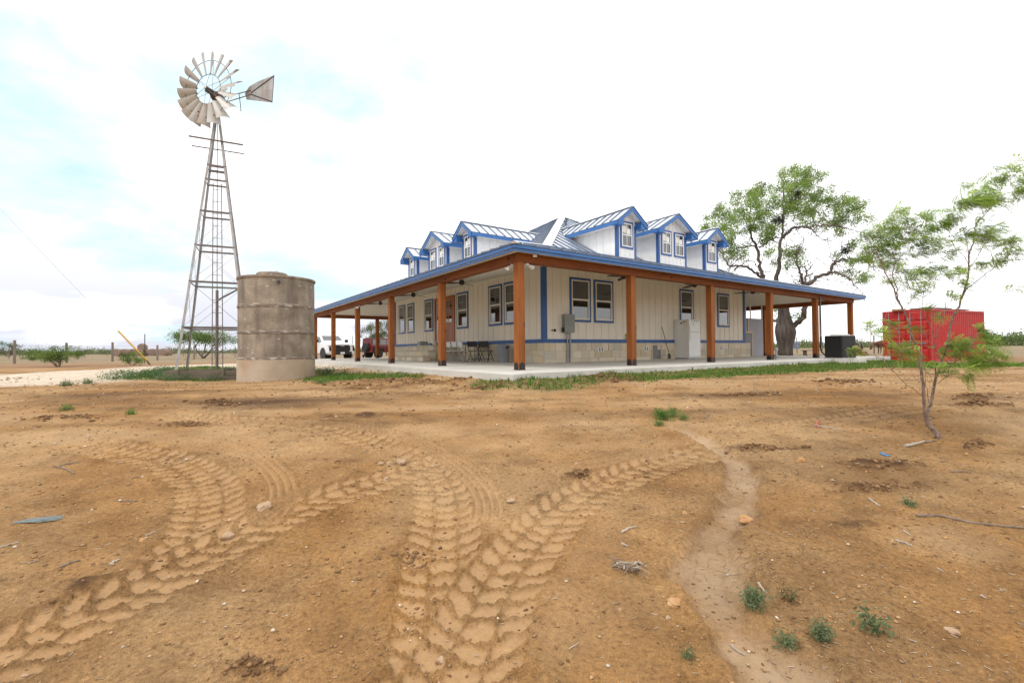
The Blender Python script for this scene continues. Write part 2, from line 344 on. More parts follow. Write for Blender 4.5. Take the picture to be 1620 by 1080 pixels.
DARKP = [((110, 662), (75, 5), .035), ((345, 638), (45, 6), .04), ((300, 672), (40, 5), .03), ((1385, 775), (85, 12), .045), ((1395, 737), (70, 11), .04), ((1335, 604), (48, 3), .05), ((1540, 628), (42, 7), .06), ((1545, 703), (28, 8), .06), ((912, 752), (30, 8), .05), ((1185, 625), (60, 4), .03), ((640, 604), (150, 8), .051), ((780, 612), (60, 4), .04), ((980, 599), (60, 4), .05), ((1215, 712), (80, 6), .05), ((1560, 640), (60, 4), .05), ((560, 655), (90, 4), .02), ((400, 1060), (60, 16), .04), ((880, 882), (26, 9), .02), ((1370, 830), (90, 10), .02), ((150, 930), (90, 22), .02), ((870, 790), (50, 10), .02), ((655, 880), (60, 20), .03)]
TRK = [  # (photo polyline, half width, kind, strength)
 ([(120, 700), (200, 716), (262, 728), (312, 752), (332, 780), (330, 815), (318, 850), (250, 905)], .25, 'lug', .9),
 ([(250, 655), (330, 664), (430, 668), (510, 676), (570, 692), (630, 715), (676, 742), (700, 775), (706, 815), (702, 870), (702, 940), (706, 1010), (700, 1075), (690, 1180)], .25, 'lug', 1.),
 ([(700, 728), (640, 748), (560, 772), (480, 800), (410, 832), (350, 862), (280, 900), (205, 940), (110, 985), (0, 1042), (-120, 1110)], .25, 'lug', 1.),
 ([(1130, 716), (1070, 726), (1010, 744), (960, 766), (905, 795), (864, 830), (826, 875), (786, 930), (756, 1000), (722, 1090), (676, 1200)], .24, 'lug', 1.),
 ([(1500, 640), (1380, 655), (1250, 674), (1150, 694), (1090, 710), (1010, 738)], .20, 'lug', .5),
 ([(340, 664), (430, 668), (530, 672), (610, 684), (670, 704), (720, 732), (756, 764), (772, 795), (768, 832)], .12, 'rib', 1.),
 ([(780, 788), (830, 762), (900, 741), (980, 725), (1050, 706), (1120, 688)], .12, 'rib', 1.),
 ([(250, 694), (330, 702), (400, 722), (437, 750), (447, 782), (430, 810), (395, 836)], .12, 'rib', 1.),
 ([(400, 820), (455, 788), (520, 755), (590, 726), (660, 700), (740, 684), (830, 668), (900, 658), (990, 648)], .10, 'rib', .8),
]
CHANNEL = [(1060, 672), (1110, 692), (1150, 722), (1178, 760), (1170, 800), (1135, 840), (1122, 885), (1130, 950), (1180, 1020), (1240, 1090), (1300, 1160)]
def near_line(x, y, P):
    bd = np.full(x.shape, 1e9); bs = np.zeros(x.shape); bt = np.zeros(x.shape); s = 0.
    for (ax, ay), (bx, by) in zip(P[:-1], P[1:]):
        dx, dy = bx - ax, by - ay; L = math.hypot(dx, dy)
        if L < 1e-6: continue
        t = np.clip(((x - ax) * dx + (y - ay) * dy) / (L * L), 0, 1); qx = x - ax - t * dx; qy = y - ay - t * dy
        d = np.hypot(qx, qy); m = d < bd; bd[m] = d[m]; bs[m] = (s + t * L)[m]; bt[m] = (d * np.sign(dx * qy - dy * qx))[m]; s += L
    return bs, bt, s
def build_ground():
    ys = [-60., -30, -15, -8, -4, -2, -1, -.4, 0, .3, .6, .85]; y = 1.05
    while y < 26: ys.append(y); y *= 1.0036 if y < 8 else 1.007
    while y < 3500: ys.append(y); y *= 1.05
    ys.append(4000.); Y = np.array(ys)
    k = np.concatenate([[-40, -20, -10, -6, -4, -3, -2.4, -2, -1.8, -1.6, -1.4], np.linspace(-1.25, 1.25, 960), [1.4, 1.6, 1.8, 2, 2.4, 3, 4, 6, 10, 20, 40]])
    S = np.where(Y > 1, Y, 1 + (1 - Y) * .6)
    X2 = k[None, :] * S[:, None]; Y2 = np.repeat(Y[:, None], len(k), 1); sh = X2.shape
    x = X2.ravel(); y = Y2.ravel(); z = z0(x, y)
    near = (y > .9) & (y < 30) & (abs(x) < y * 1.45 + .5)
    h = np.zeros(x.shape); pad = np.zeros(x.shape); tone = np.zeros(x.shape); wet = np.zeros(x.shape)
    xn, yn = x[near], y[near]; hn = np.zeros(xn.shape); pn = np.zeros(xn.shape); tn = np.zeros(xn.shape); sup = np.zeros(xn.shape)
    hn += (fbm(xn, yn, .7, 3) - .5) * .05 + (fbm(xn, yn, 4, 5) - .5) * .020 + (fbm(xn, yn, 22, 7, 3) - .5) * .010 * (yn < 7)
    # loose crumbly patches
    for (c, r_, hh) in DARKP:
        g = G(*c); e = G(c[0] + r_[0], c[1]); f1 = G(c[0], c[1] - r_[1]); f2 = G(c[0], c[1] + r_[1])
        rx = max(abs(e.x - g.x), .02); ry = max(abs(f1.y - f2.y) / 2, .05); 
        d = np.sqrt(((xn - g.x - (yn - g.y) * g.x / max(g.y, 1)) / rx) ** 2 + ((yn - g.y) / ry) ** 2)
        d = d + (fbm(xn, yn, 3.0 / max(rx, .3), 21) - .5) * 1.5
        m = np.clip(1.15 - d, 0, 1); m = m * m * (3 - 2 * m); rough_ = np.clip((fbm(xn, yn, 11, 33, 4) - .38) * 2.4, 0, 1.2)
        hn += m * hh * (.15 + 1.1 * rough_); tn -= m * (.12 if hh in (.05, .051) and yn.size and False else .5) * (.4 + rough_); sup = np.maximum(sup, m)
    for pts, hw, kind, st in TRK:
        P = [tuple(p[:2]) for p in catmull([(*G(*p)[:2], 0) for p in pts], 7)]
        lo = np.min(P, 0) - 1; hi = np.max(P, 0) + 1
        b = np.nonzero((xn > lo[0]) & (xn < hi[0]) & (yn > lo[1]) & (yn < hi[1]))[0]
        if len(b) == 0: continue
        s, t, L = near_line(xn[b], yn[b], P)
        w1 = (fbm(xn[b], yn[b], 6, 41, 3) - .5); w2 = (fbm(xn[b], yn[b], 22, 43, 3) - .5)
        a = abs(t) / hw + w1 * .16 + w2 * .10
        ins = sm(1.12, .96, a) * sm(0, .25, s) * sm(L, L - .25, s) * st
        if kind == 'lug':
            pitch = .140; q3 = (np.clip(t / hw, -.999, .999) + 1) * 1.5; cidx = np.floor(q3 + w1 * .25); u_ = q3 - cidx - .5
            ph = s / pitch + .5 * (cidx == 1) + (u_ * .8) * (cidx - 1) + .25 * (cidx == 1) * u_ + w1 * .45 + w2 * .25; fi = np.floor(ph); fr = ph - fi - .5
            rnd = np.sin(fi * 12.9 + cidx * 41.1) * .5 + .5
            dd = (abs(u_ + w2 * .05) / (.43 + .05 * rnd)) ** 2.4 + (abs(fr + u_ * u_ * .3 - .03) / (.33 + .05 * rnd)) ** 2.2
            w3 = fbm(xn[b], yn[b], 55, 47, 3) - .5; p = sm(1.55, .62, dd + w2 * .16); rim = np.exp(-((dd - 1.5) / .55) ** 2)
            new = .003 - p * (.009 + .006 * rnd) + rim * .004 + (1 - p) * (w3 * .032 + w2 * .010) + w1 * .02
        else:
            q = t / hw * 2 + .10 * np.sin(s / .028 * 2 * math.pi + 2 * np.floor(t / hw * 2)) ; fr = q - np.floor(q)
            p = sm(.12, .30, fr) * sm(.92, .74, fr); new = -.018 * p + .009 * (1 - p) + w2 * .006
            p = p * .8 + .25
        berm = np.exp(-((a - 1.14) / .13) ** 2) * .016 * st * (.6 + w2 * 2) * sm(0, .25, s) * sm(L, L - .25, s)
        hn[b] = hn[b] * (1 - ins * .8) + new * ins * (1.1 if kind == 'lug' else .9) + berm
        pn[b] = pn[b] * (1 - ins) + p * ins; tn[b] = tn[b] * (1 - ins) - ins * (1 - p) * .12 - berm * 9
    P = [tuple(p[:2]) for p in catmull([(*G(*p)[:2], 0) for p in CHANNEL], 7)]
    s, t, L = near_line(xn, yn, P); w1 = fbm(xn, yn, 2.5, 51) - .5
    a = abs(t) / (.075 + .018 * s) + w1 * 1.9 + (fbm(xn, yn, 9, 53) - .5) * .9; m = sm(1.5, .5, a); hn = hn * (1 - .6 * m) - .034 * m + .016 * np.exp(-((a - 1.5) / .25) ** 2); chn = m
    rut = np.exp(-((abs(t) - .09) / .025) ** 2) * sm(1.6, 2.2, s); hn -= rut * .012 * m
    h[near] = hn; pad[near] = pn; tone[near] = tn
    ch = np.zeros(x.shape); ch[near] = chn
    for c, r_ in LIGHT_PATCH:
        g = G(*c); e = G(c[0] + r_[0], c[1]); f1 = G(c[0], c[1] - r_[1]); f2 = G(c[0], c[1] + r_[1]); rx = abs(e.x - g.x); ry = max(abs(f1.y - f2.y) / 2, .1)
        d = ((x - g.x) / rx) ** 2 + ((y - g.y) / ry) ** 2 + (fbm(x, y, 1.2, 61) - .5) * 1.6; tone += np.clip(1 - d, 0, 1) * .35
    tone += (fbm(x * .22 + y * .05, y * 1.7 - x * .12, 1.0, 95, 5) - .5) * 1.5 * sm(3.2, 7, y) * sm(30, 15, y) + (fbm(x, y, .55, 97, 4) - .5) * .7 * sm(30, 15, y)
    h += (fbm(x * .22 + y * .05, y * 1.7 - x * .12, 1.4, 96, 4) - .5) * .045 * sm(4, 7, y) * sm(14, 9, y)
    grav = polymask(x + (fbm(x, y, .8, 71) - .5) * 1.2, y + (fbm(x, y, .8, 73) - .5) * 1.2, DRIVE, .45)
    grs = np.zeros(x.shape)
    for q in (GRASS_A, GRASS_B, GRASS_C): grs = np.maximum(grs, polymask(x + (fbm(x, y, 1.5, 75) - .5) * .5, y + (fbm(x, y, 1.5, 77) - .5) * .8, q, .3))
    ho = polymask(x, y, HOUSE_OUT, .15); h = h * (1 - ho) - .12 * ho
    edge = polymask(x, y, SLAB_OUT, 2.2); z = z * (1 - sm(.3, .6, edge)) + np.maximum(z, -.10) * sm(.25, .5, edge)
    h *= (1 - grav * .6); h += grav * (vnoise(x, y, 14, 5) - .5) * .015 * (y < 26)
    fld = sm(24, 34, y + (fbm(x, y, .15, 81) - .5) * 8 - np.clip(-x - 14, 0, 9) * .0)
    fld = np.maximum(fld, 0); dirt2 = sm(19, 22, y) * (1 - fld)
    me = bpy.data.meshes.new('ground'); n = len(x); nr, nc = sh
    me.vertices.add(n); co = np.empty((n, 3)); co[:, 0] = x; co[:, 1] = y; co[:, 2] = z + h; me.vertices.foreach_set('co', co.ravel())
    ii, jj = np.meshgrid(np.arange(nr - 1), np.arange(nc - 1), indexing='ij'); a = (ii * nc + jj).ravel()
    q = np.stack([a, a + 1, a + nc + 1, a + nc], 1); me.loops.add(q.size); me.polygons.add(len(q))
    me.loops.foreach_set('vertex_index', q.ravel()); me.polygons.foreach_set('loop_start', np.arange(0, q.size, 4)); me.polygons.foreach_set('loop_total', np.full(len(q), 4))
    me.polygons.foreach_set('use_smooth', np.ones(len(q), bool)); me.update()
    for nm, (r_, g_, b_, a_) in {'ZoneA': (grav, pad, grs, ch), 'ZoneB': (np.clip(tone * .5 + .5, 0, 1), fld, dirt2, np.zeros(n))}.items():
        at_ = me.color_attributes.new(nm, 'FLOAT_COLOR', 'POINT'); at_.data.foreach_set('color', np.stack([r_, g_, b_, a_], 1).astype(np.float32).ravel())
    # second pair kept as plain floats, easier to read in the shader
    for nm, v_ in {'grav': grav, 'pad': pad, 'grs': grs, 'chan': ch, 'tone': tone, 'fld': fld, 'dirt2': dirt2}.items():
        fa = me.attributes.new(nm, 'FLOAT', 'POINT'); fa.data.foreach_set('value', v_.astype(np.float32))
    for nm in ('ZoneA', 'ZoneB'): me.color_attributes.remove(me.color_attributes[nm])
    o = bpy.data.objects.new('ground', me); COL.objects.link(o); o['kind'] = 'structure'
    m, t, b = pbsdf('soil'); me.materials.append(m)
    geo = N(t, 'ShaderNodeNewGeometry'); pos = geo.outputs['Position']
    def nz(sc, det=6, ro=.6, st=None):
        src = pos
        if st: mp = N(t, 'ShaderNodeMapping'); mp.inputs[3].default_value = st; t.links.new(pos, mp.inputs[0]); src = mp.outputs[0]
        q_ = N(t, 'ShaderNodeTexNoise'); q_.inputs['Scale'].default_value = sc; q_.inputs['Detail'].default_value = det; q_.inputs['Roughness'].default_value = ro; t.links.new(src, q_.inputs[0]); return q_.outputs[0]
    def A(nm): return N(t, 'ShaderNodeAttribute', attribute_name=nm).outputs['Fac']
    big = nz(.45, 5); mid = nz(2.6, 7); fine = nz(38, 8, .7); speck = nz(110, 3, .8)
    c = ramp(t, big, [(.26, (.285, .142, .042)), (.42, (.30, .170, .069)), (.54, (.355, .222, .105)), (.66, (.385, .252, .130)), (.78, (.28, .162, .076))])
    c = mixc(t, .8, c, ramp(t, mid, [(.30, (.62, .57, .52)), (.48, (.97, .96, .95)), (.70, (1.32, 1.30, 1.26))]), 'MULTIPLY')
    c = mixc(t, .85, c, ramp(t, fine, [(.34, (.50, .45, .41)), (.46, (.92, .90, .88)), (.56, (1.08, 1.07, 1.06)), (.68, (1.5, 1.5, 1.48))]), 'MULTIPLY')
    c = mixc(t, .9, c, ramp(t, nz(170, 3, .85), [(.36, (.66, .63, .60)), (.5, (1., 1., 1.)), (.64, (1.30, 1.30, 1.30))]), 'MULTIPLY')
    c = mixc(t, math_node(t, 'MULTIPLY', ramp(t, speck, [(.66, 0.), (.72, 1.)]), .45), c, (.55, .42, .28))
    tone_ = A('tone')
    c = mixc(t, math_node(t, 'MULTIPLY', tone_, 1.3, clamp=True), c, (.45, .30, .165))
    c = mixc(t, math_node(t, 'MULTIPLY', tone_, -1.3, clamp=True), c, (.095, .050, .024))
    padc = mixc(t, .5, (.395, .252, .130), ramp(t, nz(9, 5), [(.3, (.33, .205, .103)), (.7, (.45, .292, .158))]))
    c = mixc(t, math_node(t, 'MULTIPLY', A('pad'), .52, clamp=True), c, padc)
    cr = N(t, 'ShaderNodeTexVoronoi', feature='DISTANCE_TO_EDGE'); cr.inputs['Scale'].default_value = 7; 
    wv = N(t, 'ShaderNodeVectorMath', operation='ADD'); t.links.new(pos, wv.inputs[0]); nn = N(t, 'ShaderNodeTexNoise'); nn.inputs['Scale'].default_value = 6; t.links.new(pos, nn.inputs[0])
    sc_ = N(t, 'ShaderNodeVectorMath', operation='SCALE'); sc_.inputs['Scale'].default_value = .22; t.links.new(nn.outputs['Color'], sc_.inputs[0]); t.links.new(sc_.outputs[0], wv.inputs[1]); t.links.new(wv.outputs[0], cr.inputs[0])
    crack = ramp(t, cr.outputs['Distance'], [(.002, 1.), (.013, 0.)])
    sx = N(t, 'ShaderNodeSeparateXYZ'); t.links.new(pos, sx.inputs[0])
    crz = math_node(t, 'MULTIPLY', crack, math_node(t, 'MULTIPLY', ramp(t, nz(.9, 3), [(.52, 0.), (.66, 1.)]), math_node(t, 'MULTIPLY', math_node(t, 'ADD', sx.outputs[0], .0), 1.2, clamp=True)))
    crz = math_node(t, 'MULTIPLY', crz, math_node(t, 'SUBTRACT', 1., A('pad'), clamp=True))
    chc = mixc(t, .6, (.43, .30, .19), ramp(t, mid, [(.3, (.35, .235, .14)), (.7, (.49, .36, .24))]))
    c = mixc(t, math_node(t, 'MULTIPLY', A('chan'), ramp(t, nz(3.5, 7, .65), [(.32, .25), (.62, .8)])), c, chc)
    c = mixc(t, math_node(t, 'MULTIPLY', crz, .40), c, (.09, .05, .025))
    gv = N(t, 'ShaderNodeTexVoronoi'); gv.inputs['Scale'].default_value = 16; t.links.new(pos, gv.inputs[0])
    gsep = N(t, 'ShaderNodeSeparateColor'); t.links.new(gv.outputs['Color'], gsep.inputs[0])
    gcol = mixc(t, .55, ramp(t, gsep.outputs[0], [(0., (.42, .33, .24)), (.5, (.62, .52, .40)), (1., (.74, .67, .57))]), ramp(t, nz(1.0, 6, .6, (1, .5, 1)), [(.3, (.44, .33, .22)), (.7, (.68, .58, .46))]))
    c = mixc(t, A('grav'), c, gcol)
    fcol = ramp(t, nz(.10, 7, .7, (1, .6, 1)), [(.30, (.17, .135, .075)), (.45, (.235, .175, .105)), (.58, (.28, .215, .135)), (.72, (.165, .17, .08))])
    d2 = ramp(t, nz(.35, 7, .7, (.6, 1.6, 1)), [(.3, (.16, .088, .048)), (.5, (.27, .155, .085)), (.75, (.36, .225, .13))])
    c = mixc(t, math_node(t, 'MULTIPLY', A('dirt2'), math_node(t, 'SUBTRACT', 1., A('grav')), clamp=True), c, d2)
    c = mixc(t, A('fld'), c, fcol)
    c = mixc(t, math_node(t, 'MULTIPLY', A('grs'), .7), c, (.13, .13, .05))
    t.links.new(c, b.inputs['Base Color']); b.inputs['Roughness'].default_value = .97; b.inputs['Specular IOR Level'].default_value = .15
    hs = math_node(t, 'ADD', math_node(t, 'MULTIPLY', fine, .7), math_node(t, 'ADD', math_node(t, 'MULTIPLY', nz(12, 6), .8), math_node(t, 'MULTIPLY', speck, .25)))
    hs = math_node(t, 'SUBTRACT', hs, math_node(t, 'MULTIPLY', crz, .6))
    bn = N(t, 'ShaderNodeBump'); bn.inputs['Distance'].default_value = .035
    t.links.new(math_node(t, 'MULTIPLY', math_node(t, 'SUBTRACT', 1., math_node(t, 'MULTIPLY', A('pad'), .75)), .75), bn.inputs['Strength'])
    t.links.new(hs, bn.inputs['Height']); t.links.new(bn.outputs[0], b.inputs['Normal'])
    return o
ground = build_ground()
_gm = ground.data; 
from mathutils.bvhtree import BVHTree
_dg = None
def GH(x, y):                        # real height of the built ground
    hit = ground.ray_cast(Vector((x, y, 5)), Vector((0, 0, -1))); return hit[1].z if hit[0] else gz(x, y)
def on(p, lift=0.0): return Vector((p[0], p[1], GH(p[0], p[1]) + lift))
# ------------------------------------------------------------------ the farmhouse
house = thing('farmhouse', 'white board and batten farmhouse with wraparound porch, blue trim, dormers and standing seam metal roof', 'house', H_LOC, H_ROT)
DW = 3.83                           # porch depth; walls stand at x = DW and y = DW in the house frame
XR, YL = 19.4, 21.2                 # last posts
WXR, WYL = 17.0, 18.0               # far ends of the walls
BH = 2.523                          # underside of the porch beam
def RW(u, d, z): return Vector((u, DW - d, z))     # wall along x, d = out from the wall
def LW(u, d, z): return Vector((DW - d, u, z))     # wall along y
def wbox(mb, F, u0, u1, d0, d1, z_0, z1, col=None): return mb.box((u0, d0, z_0), (u1, d1, z1), M=lambda v: F(v.x, v.y, v.z), col=col)
# slab
s = MB(); s.prism([(-1.19, -1.41, -.26), (-.5, -1.12, -.26), (-.2, -1.18, -.26), (20.5, -1.18, -.26), (20.5, 22.4, -.26), (-1.19, 22.4, -.26)], (0, 0, .26)); s.build('porch_slab', 'concrete_slab', house, bevel=.012)
j = MB()
for x_ in (3.9, 7.8, 11.7, 15.6): j.box((x_, -1.17, .0005), (x_ + .012, DW - .03, .0015))
for y_ in (4.0, 8.3, 12.6, 16.9): j.box((-1.17, y_, .0005), (DW - .03, y_ + .012, .0015))
j.box((-.42, -1.0, .0005), (-.405, 21.5, .0015))
j.build('control_joint', 'tank_band', house)
# posts with black shoes
def post(x, y, sx, sy, shoe=True):
    p = MB().box((-.097, -.097, .012), (.097, .097, BH)).build('porch_post', 'wood_post', house, bevel=.008, loc=(x, y, 0))
    if shoe:
        b = MB()
        b.prism([(-.075, -.099, .01), (.075, -.099, .01), (.075, -.099, .14), (0, -.099, .19), (-.075, -.099, .14)], (0, -.007, 0))
        b.prism([(-.099, -.075, .01), (-.099, .075, .01), (-.099, .075, .14), (-.099, 0, .19), (-.099, -.075, .14)], (-.007, 0, 0))
        b.box((-.105, -.105, 0), (.105, .105, .012)); b.build('post_shoe', 'black_steel', p)
        a = MB().box((-.09, -.09, 0.0), (.09, .09, .01)); 
    return p
PXS = [0, 3.906, 7.812, 11.72, 15.62, 19.36]; PYS = [4.027, 8.324, 12.62, 16.92, 21.21]
for x_ in PXS: post(x_, 0, 1, 0)
for y_ in PYS: post(0, y_, 0, 1)
post(3.83, YL, 0, 1); post(8.5, YL, 0, 1); post(13.2, YL, 0, 1); post(XR, 4.05, 0, 1); post(XR, 8.6, 0, 1); post(XR, 13, 0, 1); post(XR, 17, 0, 1); post(XR, YL, 0, 1)
# beams: two lengths spliced, proud by a hair
def beamx(x0, x1, y, k=0): MB().box((x0, y - .11 - k, BH), (x1, y + .11 + k, BH + .205)).build('porch_beam', 'wood_beam_x', house, bevel=.006)
def beamy(y0, y1, x, k=0): MB().box((x - .11 - k, y0, BH), (x + .11 + k, y1, BH + .205)).build('porch_beam', 'wood_beam_y', house, bevel=.006)
beamx(-.11, 5.1, 0); beamx(5.1, 11.2, 0, .004); beamx(11.2, XR + .11, 0, .001); beamx(.11, XR - .11, YL)
beamy(.11, 9.1, 0, .002); beamy(9.1, 15.4, 0); beamy(15.4, YL + .11, 0, .004); beamy(.112, YL - .112, XR)
# upper half of the beam: a second darker board on top
c = MB(); c.box((-.40, -.40, 2.735), (20.0, -.11, 2.755)); c.box((-.40, -.11, 2.735), (-.11, 21.6, 2.755)); c.box((XR + .11, -.11, 2.735), (20.0, 21.6, 2.755)); c.box((-.11, YL + .11, 2.735), (XR + .11, 21.6, 2.755))
c.build('soffit', 'cream_vinyl', house)
c = MB(); zc = 3.38; a, b_ = .112, 2.731
c.prism([(a, a, b_), (XR - a, a, b_), (WXR, DW, zc), (DW, DW, zc)], (0, 0, .03)); c.prism([(a, a, b_), (DW, DW, zc), (DW, WYL, zc), (a, YL - a, b_)], (0, 0, .03))
c.prism([(XR - a, a, b_), (XR - a, YL - a, b_), (WXR, WYL, zc), (WXR, DW, zc)], (0, 0, .03)); c.prism([(a, YL - a, b_), (DW, WYL, zc), (WXR, WYL, zc), (XR - a, YL - a, b_)], (0, 0, .03))
c.build('porch_ceiling', 'ceiling_paint', house)
# fascia: two stepped blue bands round the eave
E0, EX, EY = -.40, 20.0, 21.6
def ring(name, o, zb, zt, th, m):
    f = MB(); x0, x1, y0, y1 = E0 - o, EX + o, E0 - o, EY + o
    f.box((x0, y0, zb), (x1, y0 + th, zt)); f.box((x0, y0 + th, zb), (x0 + th, y1, zt)); f.box((x1 - th, y0 + th, zb), (x1, y1, zt)); f.box((x0 + th, y1 - th, zb), (x1 - th, y1, zt)); return f.build(name, m, house)
ring('fascia', .0, 2.690, 2.80, .03, 'fascia_blue'); ring('fascia_upper_band', .035, 2.752, 2.822, .034, 'fascia_blue')
ring('drip_edge', .05, 2.826, 2.846, .10, 'roof_seam')
# roof: low porch skirt, then the steep hip
ZE, ZB, BX0, BX1, BY0, BY1, AP = 2.85, 4.32, 4.57, 17.7, 4.57, 17.9, (11.17, 11.17, 8.03)
e = [(E0 - .05, E0 - .05, ZE), (EX + .05, E0 - .05, ZE), (EX + .05, EY + .05, ZE), (E0 - .05, EY + .05, ZE)]
b4 = [(BX0, BY0, ZB), (BX1, BY0, ZB), (BX1, BY1, ZB), (BX0, BY1, ZB)]
planes = [[e[i], e[(i + 1) % 4], b4[(i + 1) % 4], b4[i]] for i in range(4)] + [[b4[i], b4[(i + 1) % 4], AP] for i in range(4)]
rf = MB()
for p in planes: rf.add(p, [tuple(range(len(p)))])
roof = rf.build('roof', 'roof_metal', house)
def seams(mb, poly, spacing, hgt=.042, wid=.028, off=0.0):
    P = [Vector(p) for p in poly]; U = (P[1] - P[0]).normalized(); n = (P[1] - P[0]).cross(P[-1] - P[0]).normalized()
    if n.z < 0: n = -n
    V = n.cross(U).normalized(); V = V if V.z > 0 else -V; o = P[0]
    q = [((p - o).dot(U), (p - o).dot(V)) for p in P]; u0 = min(a[0] for a in q); u1 = max(a[0] for a in q); u = u0 + spacing * .5 + off
    while u < u1:
        c_ = []
        for i in range(len(q)):
            (a1, b1), (a2, b2) = q[i], q[(i + 1) % len(q)]
            if (a1 - u) * (a2 - u) < 0: c_.append(b1 + (b2 - b1) * (u - a1) / (a2 - a1))
        if len(c_) >= 2 and max(c_) - min(c_) > .15:
            A_, B_ = o + U * u + V * min(c_), o + U * u + V * (max(c_) - .02); w = U * wid / 2; h_ = n * hgt; lo_ = n * -.01
            mb.add([A_ - w + lo_, A_ + w + lo_, B_ + w + lo_, B_ - w + lo_, A_ - w + h_, A_ + w + h_, B_ + w + h_, B_ - w + h_], [(4, 5, 6, 7), (0, 1, 5, 4), (1, 2, 6, 5), (2, 3, 7, 6), (3, 0, 4, 7)])
        u += spacing
for i, p in enumerate(planes):
    sb = MB(); seams(sb, p, .41, hgt=.034, wid=.020); sb.build('roof_seam', 'roof_seam', roof)
def cap(mb, A_, B_, w=.13, h_=.05):
    A_, B_ = Vector(A_), Vector(B_); d = (B_ - A_).normalized(); sde = d.cross(Vector((0, 0, 1))).normalized(); upv = sde.cross(d).normalized()
    L_ = [A_ + sde * w - upv * .02, A_ + upv * h_, A_ - sde * w - upv * .02]; M_ = [p + (B_ - A_) for p in L_]
    mb.add(L_ + M_, [(0, 1, 4, 3), (1, 2, 5, 4), (0, 1, 2), (3, 4, 5)])
hc = MB()
for i in range(4): cap(hc, b4[i], AP, .20, .055); cap(hc, e[i], b4[i], .12, .05)
hc.build('hip_cap', 'hip_cap', roof)
vp = MB().lathe([(.07, 0), (.07, .28), (.10, .28), (.10, .34), (.02, .38)], 12); vp.build('vent_pipe', 'roof_seam', roof, loc=(9.6, 9.1, 6.75))
# walls and skirting
w = MB(); w.box((DW, DW, .80), (WXR, WYL, 3.60)); core = w.build('wall', 'siding', house)
bt = MB()
RWIN = ((5.04, 6.10, 1.47), (6.26, 7.33, 1.47), (11.57, 12.62, 1.47), (14.55, 15.59, 1.47))
LWIN = ((5.33, 6.29), (6.42, 7.42), (9.12, 10.19), (12.70, 13.76), (15.10, 16.09), (16.38, 17.38))
OPEN = {0: [(a, b, c_, 3.11) for a, b, c_ in RWIN], 1: [(a, b, 1.44, 3.09) for a, b in LWIN] + [(10.36, 12.50, .7, 3.05)]}
for wi, F, u1 in ((0, RW, WXR), (1, LW, WYL)):
    u = DW + .42
    while u < u1 - .1:
        lo_ = .84; hit = [o for o in OPEN[wi] if o[0] - .02 < u < o[1] + .02]
        if hit:
            if hit[0][2] > .9: wbox(bt, F, u - .019, u + .019, .0005, .020, .84, hit[0][2])
            lo_ = hit[0][3]
        wbox(bt, F, u - .019, u + .019, .0005, .020, lo_, 3.6); u += .405
for k in range(14):
    u = DW + .42 + k * .95
    bt.box((WXR + .0005, u, .84), (WXR + .02, u + .04, 3.6)); bt.box((u, WYL + .0005, .84), (u + .04, WYL + .02, 3.6))
bt.build('siding', 'siding', house)
def stones(F, u0, u1, zb, zt, name='stone_skirting', parent=None, th=.035, seed=1, holes=(), d0=.0):
    rnd = random.Random(seed); q = MB(); z = zb; rows = []
    while z < zt - .04:
        hgt = rnd.choice([.13, .16, .19, .22, .27]); hgt = hgt if z + hgt < zt - .09 else zt - z; rows.append((z, z + hgt)); z += hgt
    for (za, zb_) in rows:
        u = u0 - (rnd.random() * .0)
        while u < u1 - .001:
            L_ = rnd.uniform(.22, .62) if zb_ - za > .12 else rnd.uniform(.3, .8); L_ = L_ if u + L_ < u1 - .12 else u1 - u
            if not any(h0 < u + L_ / 2 < h1 and hz0 < (za + zb_) / 2 < hz1 for h0, h1, hz0, hz1 in holes):
                k = rnd.random(); base = (.64, .56, .43) if k < .65 else ((.62, .52, .36) if k < .85 else (.58, .53, .44)); v_ = rnd.uniform(.86, 1.10)
                wbox(q, F, u + .006, u + L_ - .006, d0, d0 + th + rnd.uniform(-.008, .012), za + .006, zb_ - .006, col=tuple(c_ * v_ for c_ in base))
            u += L_
    q.use('ashlar'); wbox(q, F, u0, u1, d0 - .03, d0 + th - .014, zb, zt, col=(.50, .45, .36))
    q.m = [0] * len(q.f)
    return q.build(name, 'ashlar', parent or house, bevel=.006, fix=True)
stones(RW, DW - .04, WXR + .42, -.02, .70, seed=3, holes=((9.55, 10.2, -1, .64),), d0=.03)
stones(LW, DW - .03, WYL + .2, -.02, .70, seed=5, d0=.03)
hs_ = MB(); hs_.box((WXR, DW - .02, 0), (WXR + .40, DW + 5, .66)); hs_.build('stone_stoop', 'ashlar', house) if False else None
stones(lambda u, d, z: Vector((WXR + .39 + d, DW + .0 + u, z)), 0.0, 6.0, -.02, .70, seed=9)
sk = MB(); sk.box((DW + .02, DW + .02, -.02), (WXR - .02, WYL - .02, .80)); sk.box((WXR, DW, .60), (WXR + .40, DW + 6, .69)); sk.build('foundation', 'concrete_slab', house)
bd = MB(); wbox(bd, RW, DW - .05, WXR + .03, .001, .055, .70, .835); wbox(bd, LW, DW - .0, 10.30, .001, .055, .70, .835); wbox(bd, LW, 12.9, WYL + .03, .001, .055, .70, .835)
bd.box((WXR + .001, DW, .70), (WXR + .055, WYL, .835)); bd.build('base_trim', 'blue_trim', house, bevel=.004)
for F in (0,):
    for q in (((DW - .035, DW - .035, .836), (DW + .13, DW + .13, 3.45)), ((WXR - .13, DW - .035, .836), (WXR + .035, DW + .13, 3.45)), ((DW - .035, WYL - .13, .836), (DW + .13, WYL + .035, 3.45))): MB().box(*q).build('corner_trim', 'blue_trim', house, bevel=.004)
